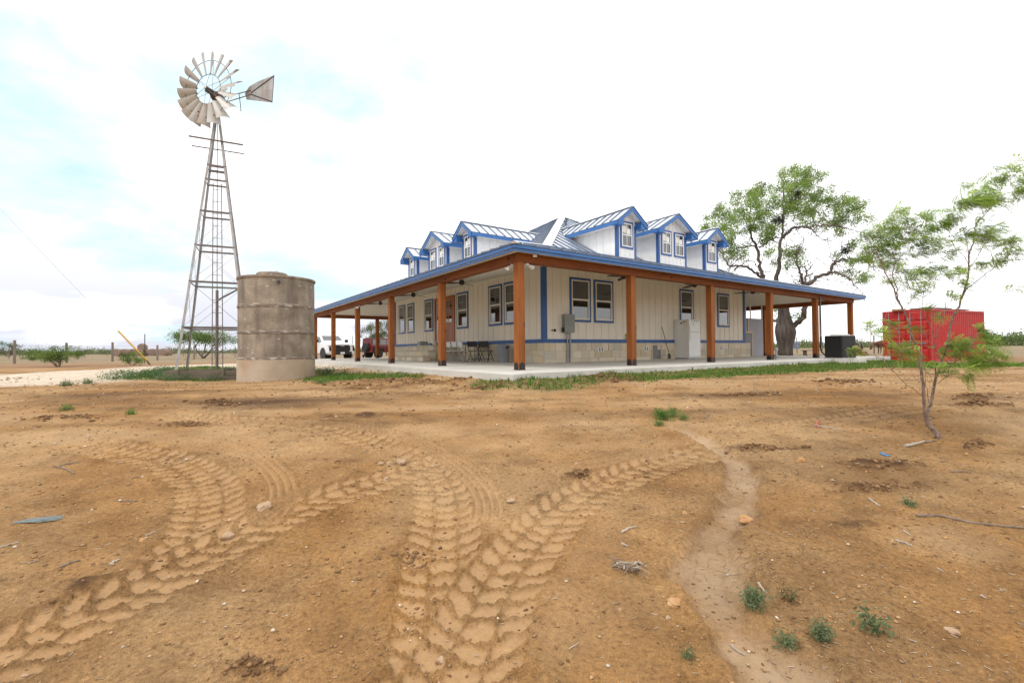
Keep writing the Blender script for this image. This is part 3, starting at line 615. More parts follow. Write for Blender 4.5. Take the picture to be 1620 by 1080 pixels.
# windows
def window(F, u0, u1, z_0, z1, grid=False, par=None, case=.085, sashm='cream_vinyl'):
    c_ = MB(); T = .03
    for (a1, a2, c1, c2) in ((u0, u1, z1 - case, z1), (u0, u1, z_0, z_0 + case), (u0, u0 + case, z_0 + case, z1 - case), (u1 - case, u1, z_0 + case, z1 - case)): wbox(c_, F, a1, a2, .001, T, c1, c2)
    o = c_.build('window', 'blue_trim', par or house, bevel=.003)
    f_ = MB(); a1, a2, c1, c2 = u0 + case, u1 - case, z_0 + case, z1 - case; m_ = (c1 + c2) / 2 + .01; fr_ = .045; T2 = .042
    for q in ((a1, a2, c2 - fr_, c2), (a1, a2, c1, c1 + fr_), (a1, a1 + fr_, c1 + fr_, c2 - fr_), (a2 - fr_, a2, c1 + fr_, c2 - fr_)): wbox(f_, F, q[0], q[1], .001, T2, q[2], q[3])
    wbox(f_, F, a1 + fr_, a2 - fr_, .001, .030, m_ - .03, m_ + .03)
    wbox(f_, F, a1 + fr_, a1 + fr_ + .022, .001, .026, c1 + fr_, m_ - .03); wbox(f_, F, a2 - fr_ - .022, a2 - fr_, .001, .026, c1 + fr_, m_ - .03); wbox(f_, F, a1 + fr_ + .022, a2 - fr_ - .022, .001, .026, c1 + fr_, c1 + fr_ + .025)
    f_.build('sash', sashm, o, bevel=.002)
    g_ = MB(); wbox(g_, F, a1 + fr_, a2 - fr_, .0005, .008, c1 + fr_, c2 - fr_); g_.build('pane', 'window_glass', o)
    if grid:
        q = MB(); um = (a1 + a2) / 2
        for (b1, b2) in (((m_ + .03), c2 - fr_),) + (((c1 + fr_ + .025, m_ - .03),) if grid == 2 else ()):
            wbox(q, F, um - .006, um + .006, .008, .014, b1, b2); wbox(q, F, a1 + fr_, a2 - fr_, .008, .0145, (b1 + b2) / 2 - .006, (b1 + b2) / 2 + .006)
        q.build('grid_bars', sashm if grid == 2 else 'grey_pvc', o)
    return o
for u0, u1, z_0 in RWIN: window(RW, u0, u1, z_0, 3.11)
for u0, u1 in LWIN: window(LW, u0, u1, 1.44, 3.09, grid=True)
# entry door with side light
dr = MB()
for q in ((10.36, 12.50, 2.90, 3.05), (10.36, 10.50, .84, 2.90), (12.36, 12.50, .84, 2.90), (11.62, 11.72, .84, 2.90)): wbox(dr, LW, q[0], q[1], .001, .06, q[2], q[3])
wbox(dr, LW, 10.50, 12.36, .001, .075, .78, .84)
door = dr.build('entry_door', 'door_wood', house, bevel=.005)
dl = MB(); wbox(dl, LW, 10.52, 11.60, .001, .030, .85, 2.89)
for (a1, a2, c1, c2) in ((10.62, 10.98, .98, 1.62), (11.08, 11.48, .98, 1.62)): wbox(dl, LW, a1, a2, .030, .042, c1, c2)
dl.build('door_leaf', 'door_wood', door, bevel=.006)
dgm = MB()
for c1, c2 in ((1.80, 2.10), (2.16, 2.46), (2.52, 2.80)):
    for a1, a2 in ((10.66, 10.97), (11.07, 11.42)): wbox(dgm, LW, a1, a2, .028, .034, c1, c2)
wbox(dgm, LW, 11.80, 12.26, .010, .020, 1.0, 2.80); dgm.build('door_glass', 'window_glass', door)
hb = MB(); hb.tube([LW(11.53, .04, 1.75), LW(11.53, .10, 1.75), LW(11.53, .10, 1.92)], .014, 8); wbox(hb, LW, 11.50, 11.56, .031, .04, 1.66, 1.98); hb.build('door_handle', 'dark_steel', door)
ns = MB(); wbox(ns, LW, 11.15, 11.27, .035, .038, 1.86, 2.0); ns.build('paper_notice', 'white_vinyl', door)
# stone steps down from the door
for k, (d1, zt, za) in enumerate(((1.25, .70, -.01), (1.62, .47, -.01), (1.98, .235, -.01))):
    F2 = lambda u, d, z, D=d1: Vector((DW - D - d + .035, u, z)); stones(F2, 10.1 - .25 * k, 13.1 + .30 * k, 0.0, zt - .05, name='stone_step', seed=20 + k)
    lo_ = .06 if k == 0 else (1.25, 1.62)[k - 1] - .0
    t_ = MB(); t_.use('ashlar'); t_.box((DW - d1 - .03, 10.08 - .25 * k, zt - .055), (DW - lo_ - .0, 13.12 + .30 * k, zt), col=(.50, .44, .33))
    t_.box((DW - d1 + .0, 10.1 - .25 * k, 0.01), (DW - lo_, 13.1 + .30 * k, zt - .056), col=(.50, .44, .33)); t_.m = [0] * len(t_.f); t_.build('step_tread', 'ashlar', house, bevel=.01)
    for uu in (10.1 - .25 * k, 13.1 + .30 * k):
        F3 = lambda u, d, z, uu=uu, sg=(-1 if uu < 11 else 1): Vector((u, uu + sg * d, z)); stones(F3, DW - d1, DW - lo_ - .02, 0.0, zt - .06, name='step_cheek', seed=30 + k)
# foundation vents, crawl-space hatch
def fvent(F, u):
    v_ = MB(); wbox(v_, F, u - .15, u + .15, .062, .078, .37, .53); o = v_.build('foundation_vent', 'white_vinyl', house)
    for a1 in (-.11, .03):
        for c1 in (.39, .46): q = MB(); wbox(q, F, u + a1, u + a1 + .085, .0785, .081, c1, c1 + .052); q.build('vent_hole', 'dark_plastic', o)
for u in (6.55, 9.19, 14.7): fvent(RW, u)
for u in (15.95,): fvent(LW, u)
hd = MB(); wbox(hd, RW, 9.60, 10.15, .02, .055, .02, .60); hatch = hd.build('crawlspace_hatch', 'grey_door', house, bevel=.004)
hq = MB()
for q in ((9.55, 9.60, 0, .66), (10.15, 10.20, 0, .66), (9.60, 10.15, .60, .66)): wbox(hq, RW, q[0], q[1], .02, .085, q[2], q[3])
hq.build('hatch_frame', 'tan_trim', hatch)
# ------------------------------------------------------------------ dormers
def dormer(F, c, hw, wins, zt_, slope_h, ov, name='dormer'):
    """F(u, d, z): u along the wall, d out from the wall plane (negative = back into the roof)"""
    zb, ze = 3.98, 5.44
    b = MB(); wbox(b, F, c - hw, c + hw, -3.1, .0, zb, ze); 
    za = ze + (zt_ - .12 - ze - .10) * hw / (hw + ov) + .0
    zs_ = slope_h + (zt_ - slope_h) * ov / (hw + ov) - .045; b.prism([F(c - hw, 0, ze), F(c + hw, 0, ze), F(c + hw, 0, zs_), F(c, 0, zt_ - .045), F(c - hw, 0, zs_)], F(0, -3, 0) - F(0, 0, 0))
    o = b.build(name, 'dormer_siding', house)
    bt = MB()
    u = c - hw + .19
    while u < c + hw - .15:
        hit = any(a - .02 < u < b_ + .02 for a, b_ in wins); gt = zt_ - (zt_ - slope_h) * abs(u - c) / (hw + ov) - .085; wbox(bt, F, u - .017, u + .017, .0005, .017, zb, 4.50 if hit else gt)
        if hit and gt > 5.62: wbox(bt, F, u - .017, u + .017, .0005, .017, 5.60, gt)
        u += .27
    for sg in (-1, 1):
        for k in range(8):
            d = -.40 - k * .38; a1, a2 = sorted((c + sg * (hw + .0005), c + sg * (hw + .018))); wbox(bt, F, a1, a2, d - .017, d + .017, zb, ze)
    bt.build('siding', 'dormer_siding', o)
    for sg in (-1, 1):
        tr = MB(); a1, a2 = sorted((c + sg * (hw - .075), c + sg * (hw + .028))); wbox(tr, F, a1, a2, -.11, .024, zb, ze + .04); tr.build('corner_trim', 'blue_trim', o, bevel=.003)
    # gable roof
    W2 = hw + ov; ze2 = slope_h; th = .045; fr_, bk = .36, -4.3
    zr = zt_
    for sg in (-1, 1):
        r = MB(); A_, B_, C_, D_ = F(c + sg * W2, fr_, ze2), F(c, fr_, zr), F(c, bk, zr), F(c + sg * W2, bk, ze2)
        n_ = (B_ - A_).cross(D_ - A_).normalized(); n_ = n_ if n_.z > 0 else -n_
        r.add([A_, B_, C_, D_], [(0, 1, 2, 3)]); rr = r.build('dormer_roof', 'roof_metal', o)
        q = MB(); seams(q, [D_, A_, B_, C_], .44, hgt=.032, wid=.020, off=.06); q.build('roof_seam', 'roof_seam', o)
        # blue fascia down the rake, darker metal edge above it, soffit behind
        e = MB(); dn = Vector((0, 0, -1)); fo = F(0, 1, 0) - F(0, 0, 0)
        e.prism([A_ + dn * .02 - fo * .03, B_ + dn * .02 - fo * .03, B_ + dn * .20 - fo * .03, A_ + dn * .175 - fo * .03], fo * .03)
        so = (F(sg, 0, 0) - F(0, 0, 0))
        e.prism([A_ + dn * .02 - so * .03, D_ + dn * .02 - so * .03, D_ + dn * .165 - so * .03, A_ + dn * .165 - so * .03], so * .03)
        e.build('fascia', 'fascia_blue', o)
        g_ = MB(); g_.prism([A_ + dn * .018, B_ + dn * .018, B_ + n_ * .012, A_ + n_ * .012], fo * .02); g_.build('drip_edge', 'roof_seam', o)
        sf = MB(); i1 = F(c + sg * W2, 0, 0); sl = (zr - ze2) / W2
        sf.prism([F(c + sg * (W2 - .03), fr_ - .03, ze2 + .03 * sl - .06), F(c, fr_ - .03, zr - .06), F(c, -.0, zr - .06), F(c + sg * (W2 - .03), -.0, ze2 + .03 * sl - .06)], (0, 0, .03))
        sf.box((0, 0, 0), (1, 1, 1), M=lambda v: F(c + sg * (hw + v.x * (W2 - hw - .03)), -3.0 + v.y * (3.0 + .0), ze2 - .14 + v.z * .02))
        sf.build('soffit', 'dormer_siding', o)
        rb = MB(); rb.prism([F(c + sg * (hw - .02), fr_ - .032, ze2 - .165), F(c + sg * (W2 - .031), fr_ - .032, ze2 - .165), F(c + sg * (W2 - .031), fr_ - .032, ze2 - .01), F(c + sg * (hw - .02), fr_ - .032, ze2 + .10)], (F(0, -1, 0) - F(0, 0, 0)) * (fr_ - .04)); rb.build('eave_return', 'fascia_blue', o)
    rc = MB(); cap(rc, F(c, fr_ + .02, zr + .0), F(c, bk, zr), .10, .035); rc.build('ridge_cap', 'roof_metal', o)
    for (u0, u1) in wins:
        z_0, z1 = 4.50, 5.60; cs = .075; q = MB().use('blue_trim')
        for (a1, a2, c1, c2) in ((u0, u1, z1 - cs, z1), (u0, u1, z_0, z_0 + cs), (u0, u0 + cs, z_0 + cs, z1 - cs), (u1 - cs, u1, z_0 + cs, z1 - cs)): wbox(q, F, a1, a2, .001, .034, c1, c2)
        q.use('white_vinyl'); a1, a2, c1, c2 = u0 + cs, u1 - cs, z_0 + cs, z1 - cs; f_ = .04
        for s_ in ((a1, a2, c2 - f_, c2), (a1, a2, c1, c1 + f_), (a1, a1 + f_, c1 + f_, c2 - f_), (a2 - f_, a2, c1 + f_, c2 - f_)): wbox(q, F, s_[0], s_[1], .001, .045, s_[2], s_[3])
        m_ = (c1 + c2) / 2; um = (a1 + a2) / 2; wbox(q, F, a1 + f_, a2 - f_, .001, .032, m_ - .022, m_ + .022)
        wbox(q, F, um - .012, um + .012, .001, .024, c1 + f_, m_ - .022); wbox(q, F, um - .012, um + .012, .001, .024, m_ + .022, c2 - f_)
        q.use('window_glass'); wbox(q, F, a1 + f_, a2 - f_, .0005, .010, c1 + f_, c2 - f_)
        q.use('cream_vinyl'); wbox(q, F, a1 + f_ + .03, um - .02, .010, .012, m_ + .08, c2 - f_ - .08)
        q.use('white_vinyl'); wbox(q, F, um + .03, a2 - f_ - .03, .010, .012, m_ + .05, c2 - f_ - .16)
        q.build('window', None, o)
    return o
dormer(RW, 8.16, .54, [(7.78, 8.54)], 6.14, 5.48, .36)
dormer(RW, 11.15, .97, [(10.34, 11.06), (11.24, 12.0)], 6.33, 5.52, .42)
dormer(RW, 14.14, .54, [(13.76, 14.52)], 6.14, 5.48, .36)
dormer(LW, 9.08, .53, [(8.76, 9.48)], 6.14, 5.50, .36)
dormer(LW, 12.17, 1.03, [(11.32, 12.04), (12.30, 13.04)], 6.36, 5.54, .38)
dormer(LW, 15.27, .58, [(14.94, 15.66)], 6.14, 5.50, .36)
# ------------------------------------------------------------------ things on and round the porch (house frame via W)
def HF(x, y, z=0): p = W(x, y, z); return (p.x, p.y, p.z)
def fan(x, y, label, rot):
    zc_ = 2.731 + (3.38 - 2.731) * (min(x, y) - .112) / (DW - .112)
    t = thing('ceiling_fan', label, 'fan', HF(x, y, 0), H_ROT + rot, 'ceiling fans under the porch roof')
    MB().lathe([(.05, zc_ + .02), (.075, zc_ - .02), (.055, zc_ - .07), (.015, zc_ - .09), (.015, 2.99)], 14).build('down_rod', 'dark_fan', t, smooth='auto')
    MB().lathe([(.02, 3.0), (.085, 2.97), (.11, 2.92), (.10, 2.87), (.05, 2.83), (.0, 2.82)], 18).build('motor', 'dark_fan', t, smooth='auto')
    for k in range(3):
        a = k * 2.0944; M = Matrix.Rotation(a, 4, 'Z'); b = MB()
        rings = []
        for i, (rr_, w_) in enumerate(((.10, .03), (.20, .05), (.35, .072), (.55, .066), (.74, .045), (.78, .02))):
            zt_ = 2.905 - .02 * (i / 5) ** 2; tw = .25
            rings.append([M @ Vector((rr_, sx_ * w_, zt_ + sx_ * w_ * tw + dz)) for sx_, dz in ((-1, -.004), (1, -.004), (1, .004), (-1, .004))])
        b.loft(rings).build('fan_blade', 'dark_fan', t)
for i, (x, y, l) in enumerate(((1.75, 5.95, 'dark ceiling fan on the front porch, closest to the corner post'), (1.75, 10.35, 'dark three-blade ceiling fan hanging before the wooden entry door'), (1.75, 14.6, 'dark ceiling fan hanging before the paired windows at the far end of the front porch'),
                               (5.75, 1.85, 'dark ceiling fan behind the second post of the side porch'), (9.75, 1.85, 'dark ceiling fan between the breaker box bay and the refrigerator'), (14.1, 1.85, 'dark ceiling fan before the last window of the side porch'))):
    fan(x, y, l, [.5, .35, .2, 1.0, 1.2, .15][i])
def flood(x, y, z, dirs, label, nm='floodlight'):
    t = thing(nm, label, 'light', HF(x, y, z), H_ROT, 'white twin floodlights under the porch beam')
    MB().lathe([(.05, .0), (.05, -.02), (.02, -.035)], 12).build('base', 'white_vinyl', t)
    for k, d in enumerate(dirs):
        d = Vector(d).normalized(); b = MB(); b.tube([(0, 0, -.02), d * .07 + Vector((0, 0, -.02))], .011, 6); b.tube([d * .06 + Vector((0, 0, -.02)), d * .09 + Vector((0, 0, -.02)), d * .16 + Vector((0, 0, -.02)), d * .19 + Vector((0, 0, -.02))], [.024, .03, .036, .046], 12).build('lamp_head', 'white_vinyl', t, smooth='auto')
flood(.24, .0, BH - .001, [(.55, -.6, -.45), (.9, .1, -.4)], 'white twin floodlight under the side porch beam beside the corner post')
flood(.0, .26, BH - .001, [(-.5, .7, -.45), (-.6, -.1, -.4)], 'white twin floodlight under the front porch beam beside the corner post')
flood(.0, 12.35, BH - .001, [(-.7, .4, -.4), (-.6, -.6, -.4)], 'white twin floodlight under the front porch beam at the fourth post')
t = thing('security_camera', 'small white and black security camera under the eave at the house corner', 'camera', HF(.32, -.22, 2.73), H_ROT)
MB().lathe([(.045, .005), (.045, -.012), (.015, -.02)], 12).build('base', 'white_vinyl', t)
MB().tube([(0, 0, -.02), (.0, -.03, -.05)], .012, 6).build('arm', 'white_vinyl', t)
MB().tube([(-.04, .02, -.05), (.02, -.06, -.06)], .032, 12).build('camera_body', 'white_vinyl', t); MB().tube([(.02, -.06, -.06), (.035, -.08, -.063)], .033, 12).build('lens', 'dark_plastic', t)
# electrical box with conduits
t = thing('breaker_box', 'grey electrical breaker box with two conduits on the side wall by the first window', 'electrical box', HF(4.88, DW, 0), H_ROT)
MB().box((-.24, -.19, 1.07), (.22, -.021, 1.72)).build('enclosure', 'grey_box', t, bevel=.008)
MB().box((-.25, -.202, 1.10), (.23, -.191, 1.73)).build('cover', 'grey_box', t, bevel=.004)
MB().box((-.29, -.17, 1.09), (-.241, -.06, 1.25)).build('meter_socket', 'dark_plastic', t, bevel=.006)
for k, x_ in enumerate((-.06, .07)): MB().tube([(x_, -.11, 1.07), (x_, -.11, .72), (x_, -.10, 0)], .028 if k == 0 else .034, 10).build('conduit', 'grey_pvc', t, smooth='auto')
for x_, sz in ((4.18, .028), (4.30, .05)): tag(MB().lathe([(sz, 0), (sz, .03), (sz * .6, .05)], 12).build('outdoor_tap', 'dark_plastic', None), 'black round wall fitting, %s of two beside the blue corner trim' % ('smaller' if sz < .04 else 'larger'), 'wall fitting', 'black round wall fittings').matrix_world = HM @ Matrix.Translation((x_, DW - .02, 1.145)) @ Matrix.Rotation(R(90), 4, 'X')
# refrigerator
t = thing('refrigerator', 'white top-freezer refrigerator standing on the side porch under a window', 'refrigerator', HF(11.55, 3.40, 0), H_ROT)
fx = MB().box((-.42, -.27, .05), (.42, .39, 1.70)).build('cabinet', 'fridge_white', t, bevel=.012)
MB().box((-.415, -.335, 1.16), (.415, -.278, 1.695)).build('freezer_door', 'fridge_white', t, bevel=.015); MB().box((-.415, -.335, .10), (.415, -.278, 1.145)).build('fridge_door', 'fridge_white', t, bevel=.015)
MB().box((-.38, -.26, .0), (.38, .38, .05)).build('kick_plate', 'grey_pvc', t)
for z1, z2 in ((1.18, 1.45), (.80, 1.12)): MB().box((-.385, -.372, z1), (-.345, -.336, z2)).build('handle', 'white_vinyl', t, bevel=.006)
for (y_, z_, c_) in ((-.18, 1.62, 'drill_yellow'), (-.10, 1.60, 'blue_scrap'), (.02, 1.55, 'dark_plastic')): MB().box((-.426, y_ - .04, z_ - .03), (-.4205, y_ + .05, z_ + .03)).build('magnet', c_, t)
for (x_, z_) in ((-.2, 1.62), (-.02, 1.63), (.12, 1.60), (-.1, 1.50), (.25, 1.64)): MB().box((x_ - .035, -.341, z_ - .02), (x_ + .035, -.336, z_ + .04)).build('magnet', 'grey_pvc', t)
# trash can
t = thing('trash_can', 'round grey plastic trash can against the stone skirting of the front wall', 'trash can', HF(3.30, 5.62, 0), H_ROT)
MB().lathe([(.21, .0), (.215, .02), (.255, .60), (.262, .61)], 28).build('bin_body', 'trash_grey', t, smooth='auto')
MB().lathe([(.272, .60), (.275, .635), (.255, .66), (.08, .69), (.0, .69)], 28).build('lid', 'trash_grey', t, smooth='auto')
for sg in (-1, 1): MB().box((-.05, sg * .30 - .03, .52), (.05, sg * .30 + .03, .60)).build('handle', 'dark_plastic', t, bevel=.01)
# shovel
t = thing('shovel', 'long-handled shovel leaning on the side wall beside the refrigerator', 'shovel', HF(10.35, 3.55, 0), H_ROT)
MB().tube([(0, -.05, .25), (-.13, .20, 1.40)], .014, 8).build('handle', 'old_board', t)
b = MB(); b.loft([[(.11, -.075, .03), (.11, -.065, .03), (-.11, -.065, .03), (-.11, -.075, .03)], [(.10, -.06, .20), (.10, -.05, .20), (-.10, -.05, .20), (-.10, -.06, .20)], [(.02, -.052, .27), (.02, -.045, .27), (-.02, -.045, .27), (-.02, -.052, .27)]]).build('blade', 'dark_steel', t)
# cordless drill on the ledge
t = thing('cordless_drill', 'yellow and black cordless drill standing on the blue ledge', 'drill', HF(8.05, DW - .045, .836), H_ROT)
MB().box((-.055, -.035, 0), (.055, .035, .055)).build('battery', 'drill_yellow', t, bevel=.006)
MB().tube([(.01, 0, .055), (-.012, 0, .17)], .021, 8).build('grip', 'dark_plastic', t)
MB().tube([(-.07, 0, .195), (.06, 0, .195)], .032, 12).build('motor_housing', 'drill_yellow', t, smooth='auto'); MB().tube([(.06, 0, .195), (.12, 0, .195)], [.022, .014], 10).build('chuck', 'dark_plastic', t)
# box and bottles on the landing
t = thing('tool_crate', 'small grey crate on the stone landing beside the entry door', 'crate', HF(2.85, 11.85, .70), H_ROT)
MB().box((-.20, -.16, 0), (.20, .16, .02)).build('bottom', 'grey_pvc', t)
for q in (((-.20, -.16, .02), (.20, -.14, .20)), ((-.20, .14, .02), (.20, .16, .20)), ((-.20, -.14, .02), (-.18, .14, .20)), ((.18, -.14, .02), (.20, .14, .20))): MB().box(*q).build('side_panel', 'grey_pvc', t)
MB().lathe([(.05, .02), (.05, .2), (.02, .24)], 10, c=(.05, 0, 0)).build('can', 'white_vinyl', t)
for k, (dx, dy, hh) in enumerate(((0, 0, .22), (.09, -.05, .20), (.02, .12, .24))):
    tag(MB().lathe([(.035, 0), (.035, hh * .65), (.014, hh * .8), (.014, hh)], 10).build('water_bottle', 'grey_pvc', None, smooth='auto', loc=HF(2.85 + dx, 10.35 + dy, .70)), ['tall clear bottle in front on the stone landing by the entry door', 'shorter bottle beside the tall one on the stone landing', 'bottle standing furthest along the landing towards the black chairs'][k], 'bottle', 'bottles on the stone landing')
# folding chairs
def chair(mat_, fr):
    t = thing('folding_chair', 'x', 'chair')
    for sy in (-1, 1):
        y_ = sy * .21
        MB().tube([(-.25, y_, 0), (.02, y_, .40), (.17, y_, .62), (.21, y_, .83)] if True else [], .012, 8).build('front_leg', fr, t, smooth='auto')
        MB().tube([(.23, y_ * .88, 0), (.0, y_ * .88, .36), (-.13, y_ * .88, .43)], .011, 8).build('rear_leg', fr, t, smooth='auto')
    for q in (((.15, -.17, .12), (.15, .17, .12)), ((-.17, -.2, .12), (-.17, .2, .12))): MB().tube(q, .009, 6).build('stretcher', fr, t)
    MB().box((-.20, -.205, .425), (.20, .205, .45)).build('seat', mat_, t, bevel=.01)
    b = MB(); b.loft([[(.165, -.20, .60), (.165, .20, .60), (.185, .20, .60), (.185, -.20, .60)], [(.205, -.20, .82), (.205, .20, .82), (.225, .20, .82), (.225, -.20, .82)]]).build('backrest', mat_, t, bevel=.01)
    return t
cw = chair('chair_white', 'grey_pvc'); cb_ = chair('dark_plastic', 'dark_plastic')
spots = [(cw, 2.75, 8.62, 'grey-white folding chair with black back slot, nearest the porch post'), (cw, 2.77, 8.14, 'middle of the three grey-white folding chairs in the row'), (cw, 2.79, 7.68, 'grey-white folding chair next to the black folding chairs'),
         (cb_, 3.12, 7.42, 'black folding chair touching the grey-white folding chairs'), (cb_, 3.32, 6.85, 'black folding chair at the trash can end of the row')]
seen_ = set()
for o_, x, y, l in spots:
    c_ = o_ if o_.name not in seen_ else copy_tree(o_)
    seen_.add(o_.name); c_.location = HF(x, y, 0); c_.rotation_euler = (0, 0, H_ROT + R(180 if o_ is cw else 207)); c_['label'] = l; c_['group'] = 'folding chairs on the front porch'
t = thing('folding_table', 'black folding table behind the folding chairs by the stone wall', 'table', HF(3.42, 7.75, 0), H_ROT)
MB().box((-.28, -.62, .70), (.28, .62, .735)).build('tabletop', 'dark_plastic', t, bevel=.008)
for sx in (-1, 1):
    for sy in (-1, 1): MB().tube([(sx * .22, sy * .52, .70), (sx * .24, sy * .56, 0)], .014, 8).build('leg', 'dark_plastic', t)
# little black lantern bits and line set down the fifth post to the condenser
t = thing('refrigerant_line', 'black insulated line running down the porch post to the air conditioner', 'cable', HF(15.62, 0, 0), H_ROT)
MB().tube([Vector(p) for p in ((.13, -.06, BH + .19), (.14, -.13, BH), (.13, -.13, 1.2), (.12, -.13, .45), (.16, -.15, .28), (.35, -.22, .10), (.60, -.30, .05), (.86, -.36, .06))], .028, 10).build('insulated_pipe', 'dark_plastic', t, smooth='auto')
MB().tube([(.165, -.15, BH + .1), (.17, -.16, 1.2), (.19, -.17, .5), (.24, -.18, .30)], .012, 8).build('wire_conduit', 'grey_box', t)
MB().box((.20, -.20, .52), (.32, -.12, .66)).build('switch_box', 'grey_pvc', t)
t = thing('gas_regulator', 'small grey pipe fitting standing beside the porch post foot', 'pipe fitting', HF(11.93, -.12, 0), H_ROT)
MB().tube([(0, 0, 0), (0, 0, .34)], .035, 10).build('riser', 'grey_pvc', t); MB().lathe([(.06, .10), (.075, .13), (.075, .18), (.05, .2)], 14).build('collar', 'grey_box', t); MB().lathe([(.04, .34), (.07, .36), (.07, .42), (.03, .46)], 14).build('cap', 'grey_pvc', t)
# shower enclosure behind the house end
t = thing('shower_enclosure', 'grey lap-sided outdoor enclosure with tan trim and grey door under the far porch', 'enclosure', HF(17.0, 6.0, 0), H_ROT)
EW = 2.55
for k in range(15): MB().prism([(.06, -1.985 + .0, .01 + k * .133), (.06, -1.997, .01 + k * .133), (.06, -1.985, .145 + k * .133)], (EW, 0, 0)).build('lap_board', 'lap_siding', t) if False else None
lb = MB()
for k in range(15): lb.prism([(.03, -1.95, .01 + k * .133), (.03, -2.005, .01 + k * .133), (.03, -1.985, .143 + k * .133), (.03, -1.95, .143 + k * .133)], (2.2, 0, 0))
lb.build('lap_siding', 'lap_siding', t)
sd = MB()
for k in range(15): sd.prism([(2.18, -1.94, .01 + k * .133), (2.245, -1.94, .01 + k * .133), (2.225, -1.94, .143 + k * .133), (2.18, -1.94, .143 + k * .133)], (0, 1.9, 0))
sd.build('lap_siding', 'lap_siding', t)
for x_ in (.52, 1.0, 2.20): MB().box((x_, -1.97, 2.006), (x_ + .045, -1.92, BH + .25)).build('upright', 'white_vinyl', t)
MB().box((.62, -2.03, 1.32), (.69, -2.0055, 2.0)).build('trim_board', 'tan_trim', t)
MB().box((.05, -2.02, 0.01), (1.0, -2.0056, 1.24)).build('door', 'grey_door', t); 
for q in (((1.0, -2.035, 0.01), (1.06, -2.0057, 1.30)), ((.05, -2.035, 1.24), (1.0, -2.0057, 1.30))): MB().box(*q).build('door_trim', 'tan_trim', t)
# air conditioner
t = thing('air_conditioner', 'black square outdoor air conditioner with white top beside the porch end', 'air conditioner', (12.97, 18.35, -.03), R(18)); t.scale = (.84, .84, 1)
b = MB(); b.box((-.44, -.44, .07), (.44, .44, .93)); b.build('cabinet', 'dark_plastic', t, bevel=.05)
lv = MB()
for k in range(24):
    z_ = .10 + k * .034
    lv.box((-.40, -.452, z_), (.40, -.441, z_ + .016)); lv.box((-.452, -.40, z_), (-.441, .40, z_ + .016)); lv.box((.441, -.40, z_), (.452, .40, z_ + .016))
lv.build('louvres', 'dark_plastic', t)
MB().lathe([(.40, .93), (.41, .95), (.36, .985), (.0, .99)], 28).build('fan_guard', 'grey_pvc', t, smooth='auto'); MB().box((-.46, -.46, .925), (.46, .46, .945)).build('top_cover', 'fridge_white', t, bevel=.01)
MB().box((-.46, -.46, .035), (.46, .46, .075)).build('base_pan', 'grey_pvc', t, bevel=.008)
tag(MB().box((12.35, 17.75, -.24), (13.55, 18.95, .004)).build('equipment_pad', 'concrete_slab', None, bevel=.01), 'square concrete pad under the air conditioner', 'concrete pad')

# ------------------------------------------------------------------ windmill
Mx, My = -10.05, 15.8
t = thing('windmill', 'old galvanised farm windmill on a tapering four-legged lattice tower', 'windmill', (Mx, My, gz(Mx, My)))
zb_ = -gz(Mx, My); th = R(27); e1 = Vector((math.cos(th), math.sin(th), 0)); e2 = Vector((-e1.y, e1.x, 0)); HT = 8.55 + zb_; S0, S1 = 1.04, .075
def leg_pt(a, b, z): f = z / HT; s_ = S0 + (S1 - S0) * f; return e1 * a * s_ + e2 * b * s_ + Vector((0, 0, z))
def angle_iron(p, q, w, dirs):
    m = MB(); p, q = Vector(p), Vector(q)
    for d in dirs: n = (q - p).cross(d).normalized() * .006; m.prism([p, p + d * w, p + d * w + n, p + n], q - p)
    return m
for a, b in ((-1, -1), (1, -1), (1, 1), (-1, 1)):
    angle_iron(leg_pt(a, b, -.15), leg_pt(a, b, HT), .066, (-e1 * a, -e2 * b)).build('tower_leg', 'zinc', t)
def level(z, w=.034):
    for (a, b), (c_, d) in (((-1, -1), (1, -1)), ((1, -1), (1, 1)), ((1, 1), (-1, 1)), ((-1, 1), (-1, -1))):
        angle_iron(leg_pt(a, b, z), leg_pt(c_, d, z), w, (Vector((0, 0, 1)), -(leg_pt(a, b, z) + leg_pt(c_, d, z)).normalized())).build('girt', 'old_steel', t)
for pz_ in (520, 451, 395, 341, 290):
    level(at(341, pz_, My).z + zb_)
level(6.75 + zb_, .045)
levels = [at(341, v, My).z + zb_ for v in (575, 520, 451, 395, 341)]
for z1, z2 in zip(levels[:-1], levels[1:]):
    for (a, b), (c_, d) in (((-1, -1), (1, -1)), ((1, -1), (1, 1)), ((1, 1), (-1, 1)), ((-1, 1), (-1, -1))):
        MB().tube([leg_pt(a, b, z1), leg_pt(c_, d, z2)], .0045, 4).build('brace_rod', 'old_steel', t); MB().tube([leg_pt(c_, d, z1), leg_pt(a, b, z2)], .0045, 4).build('brace_rod', 'old_steel', t)
# work platform near the top: two planks
for off, zz_, wd in ((-.16, 7.63, .05), (.22, 7.55, .035)):
    c_ = Vector((0, 0, zz_ + zb_)) + e2 * off * 1.6; MB().tube([c_ - e1 * .78, c_ + e1 * .78], wd * .55, 6).build('platform_rail', 'old_board', t)
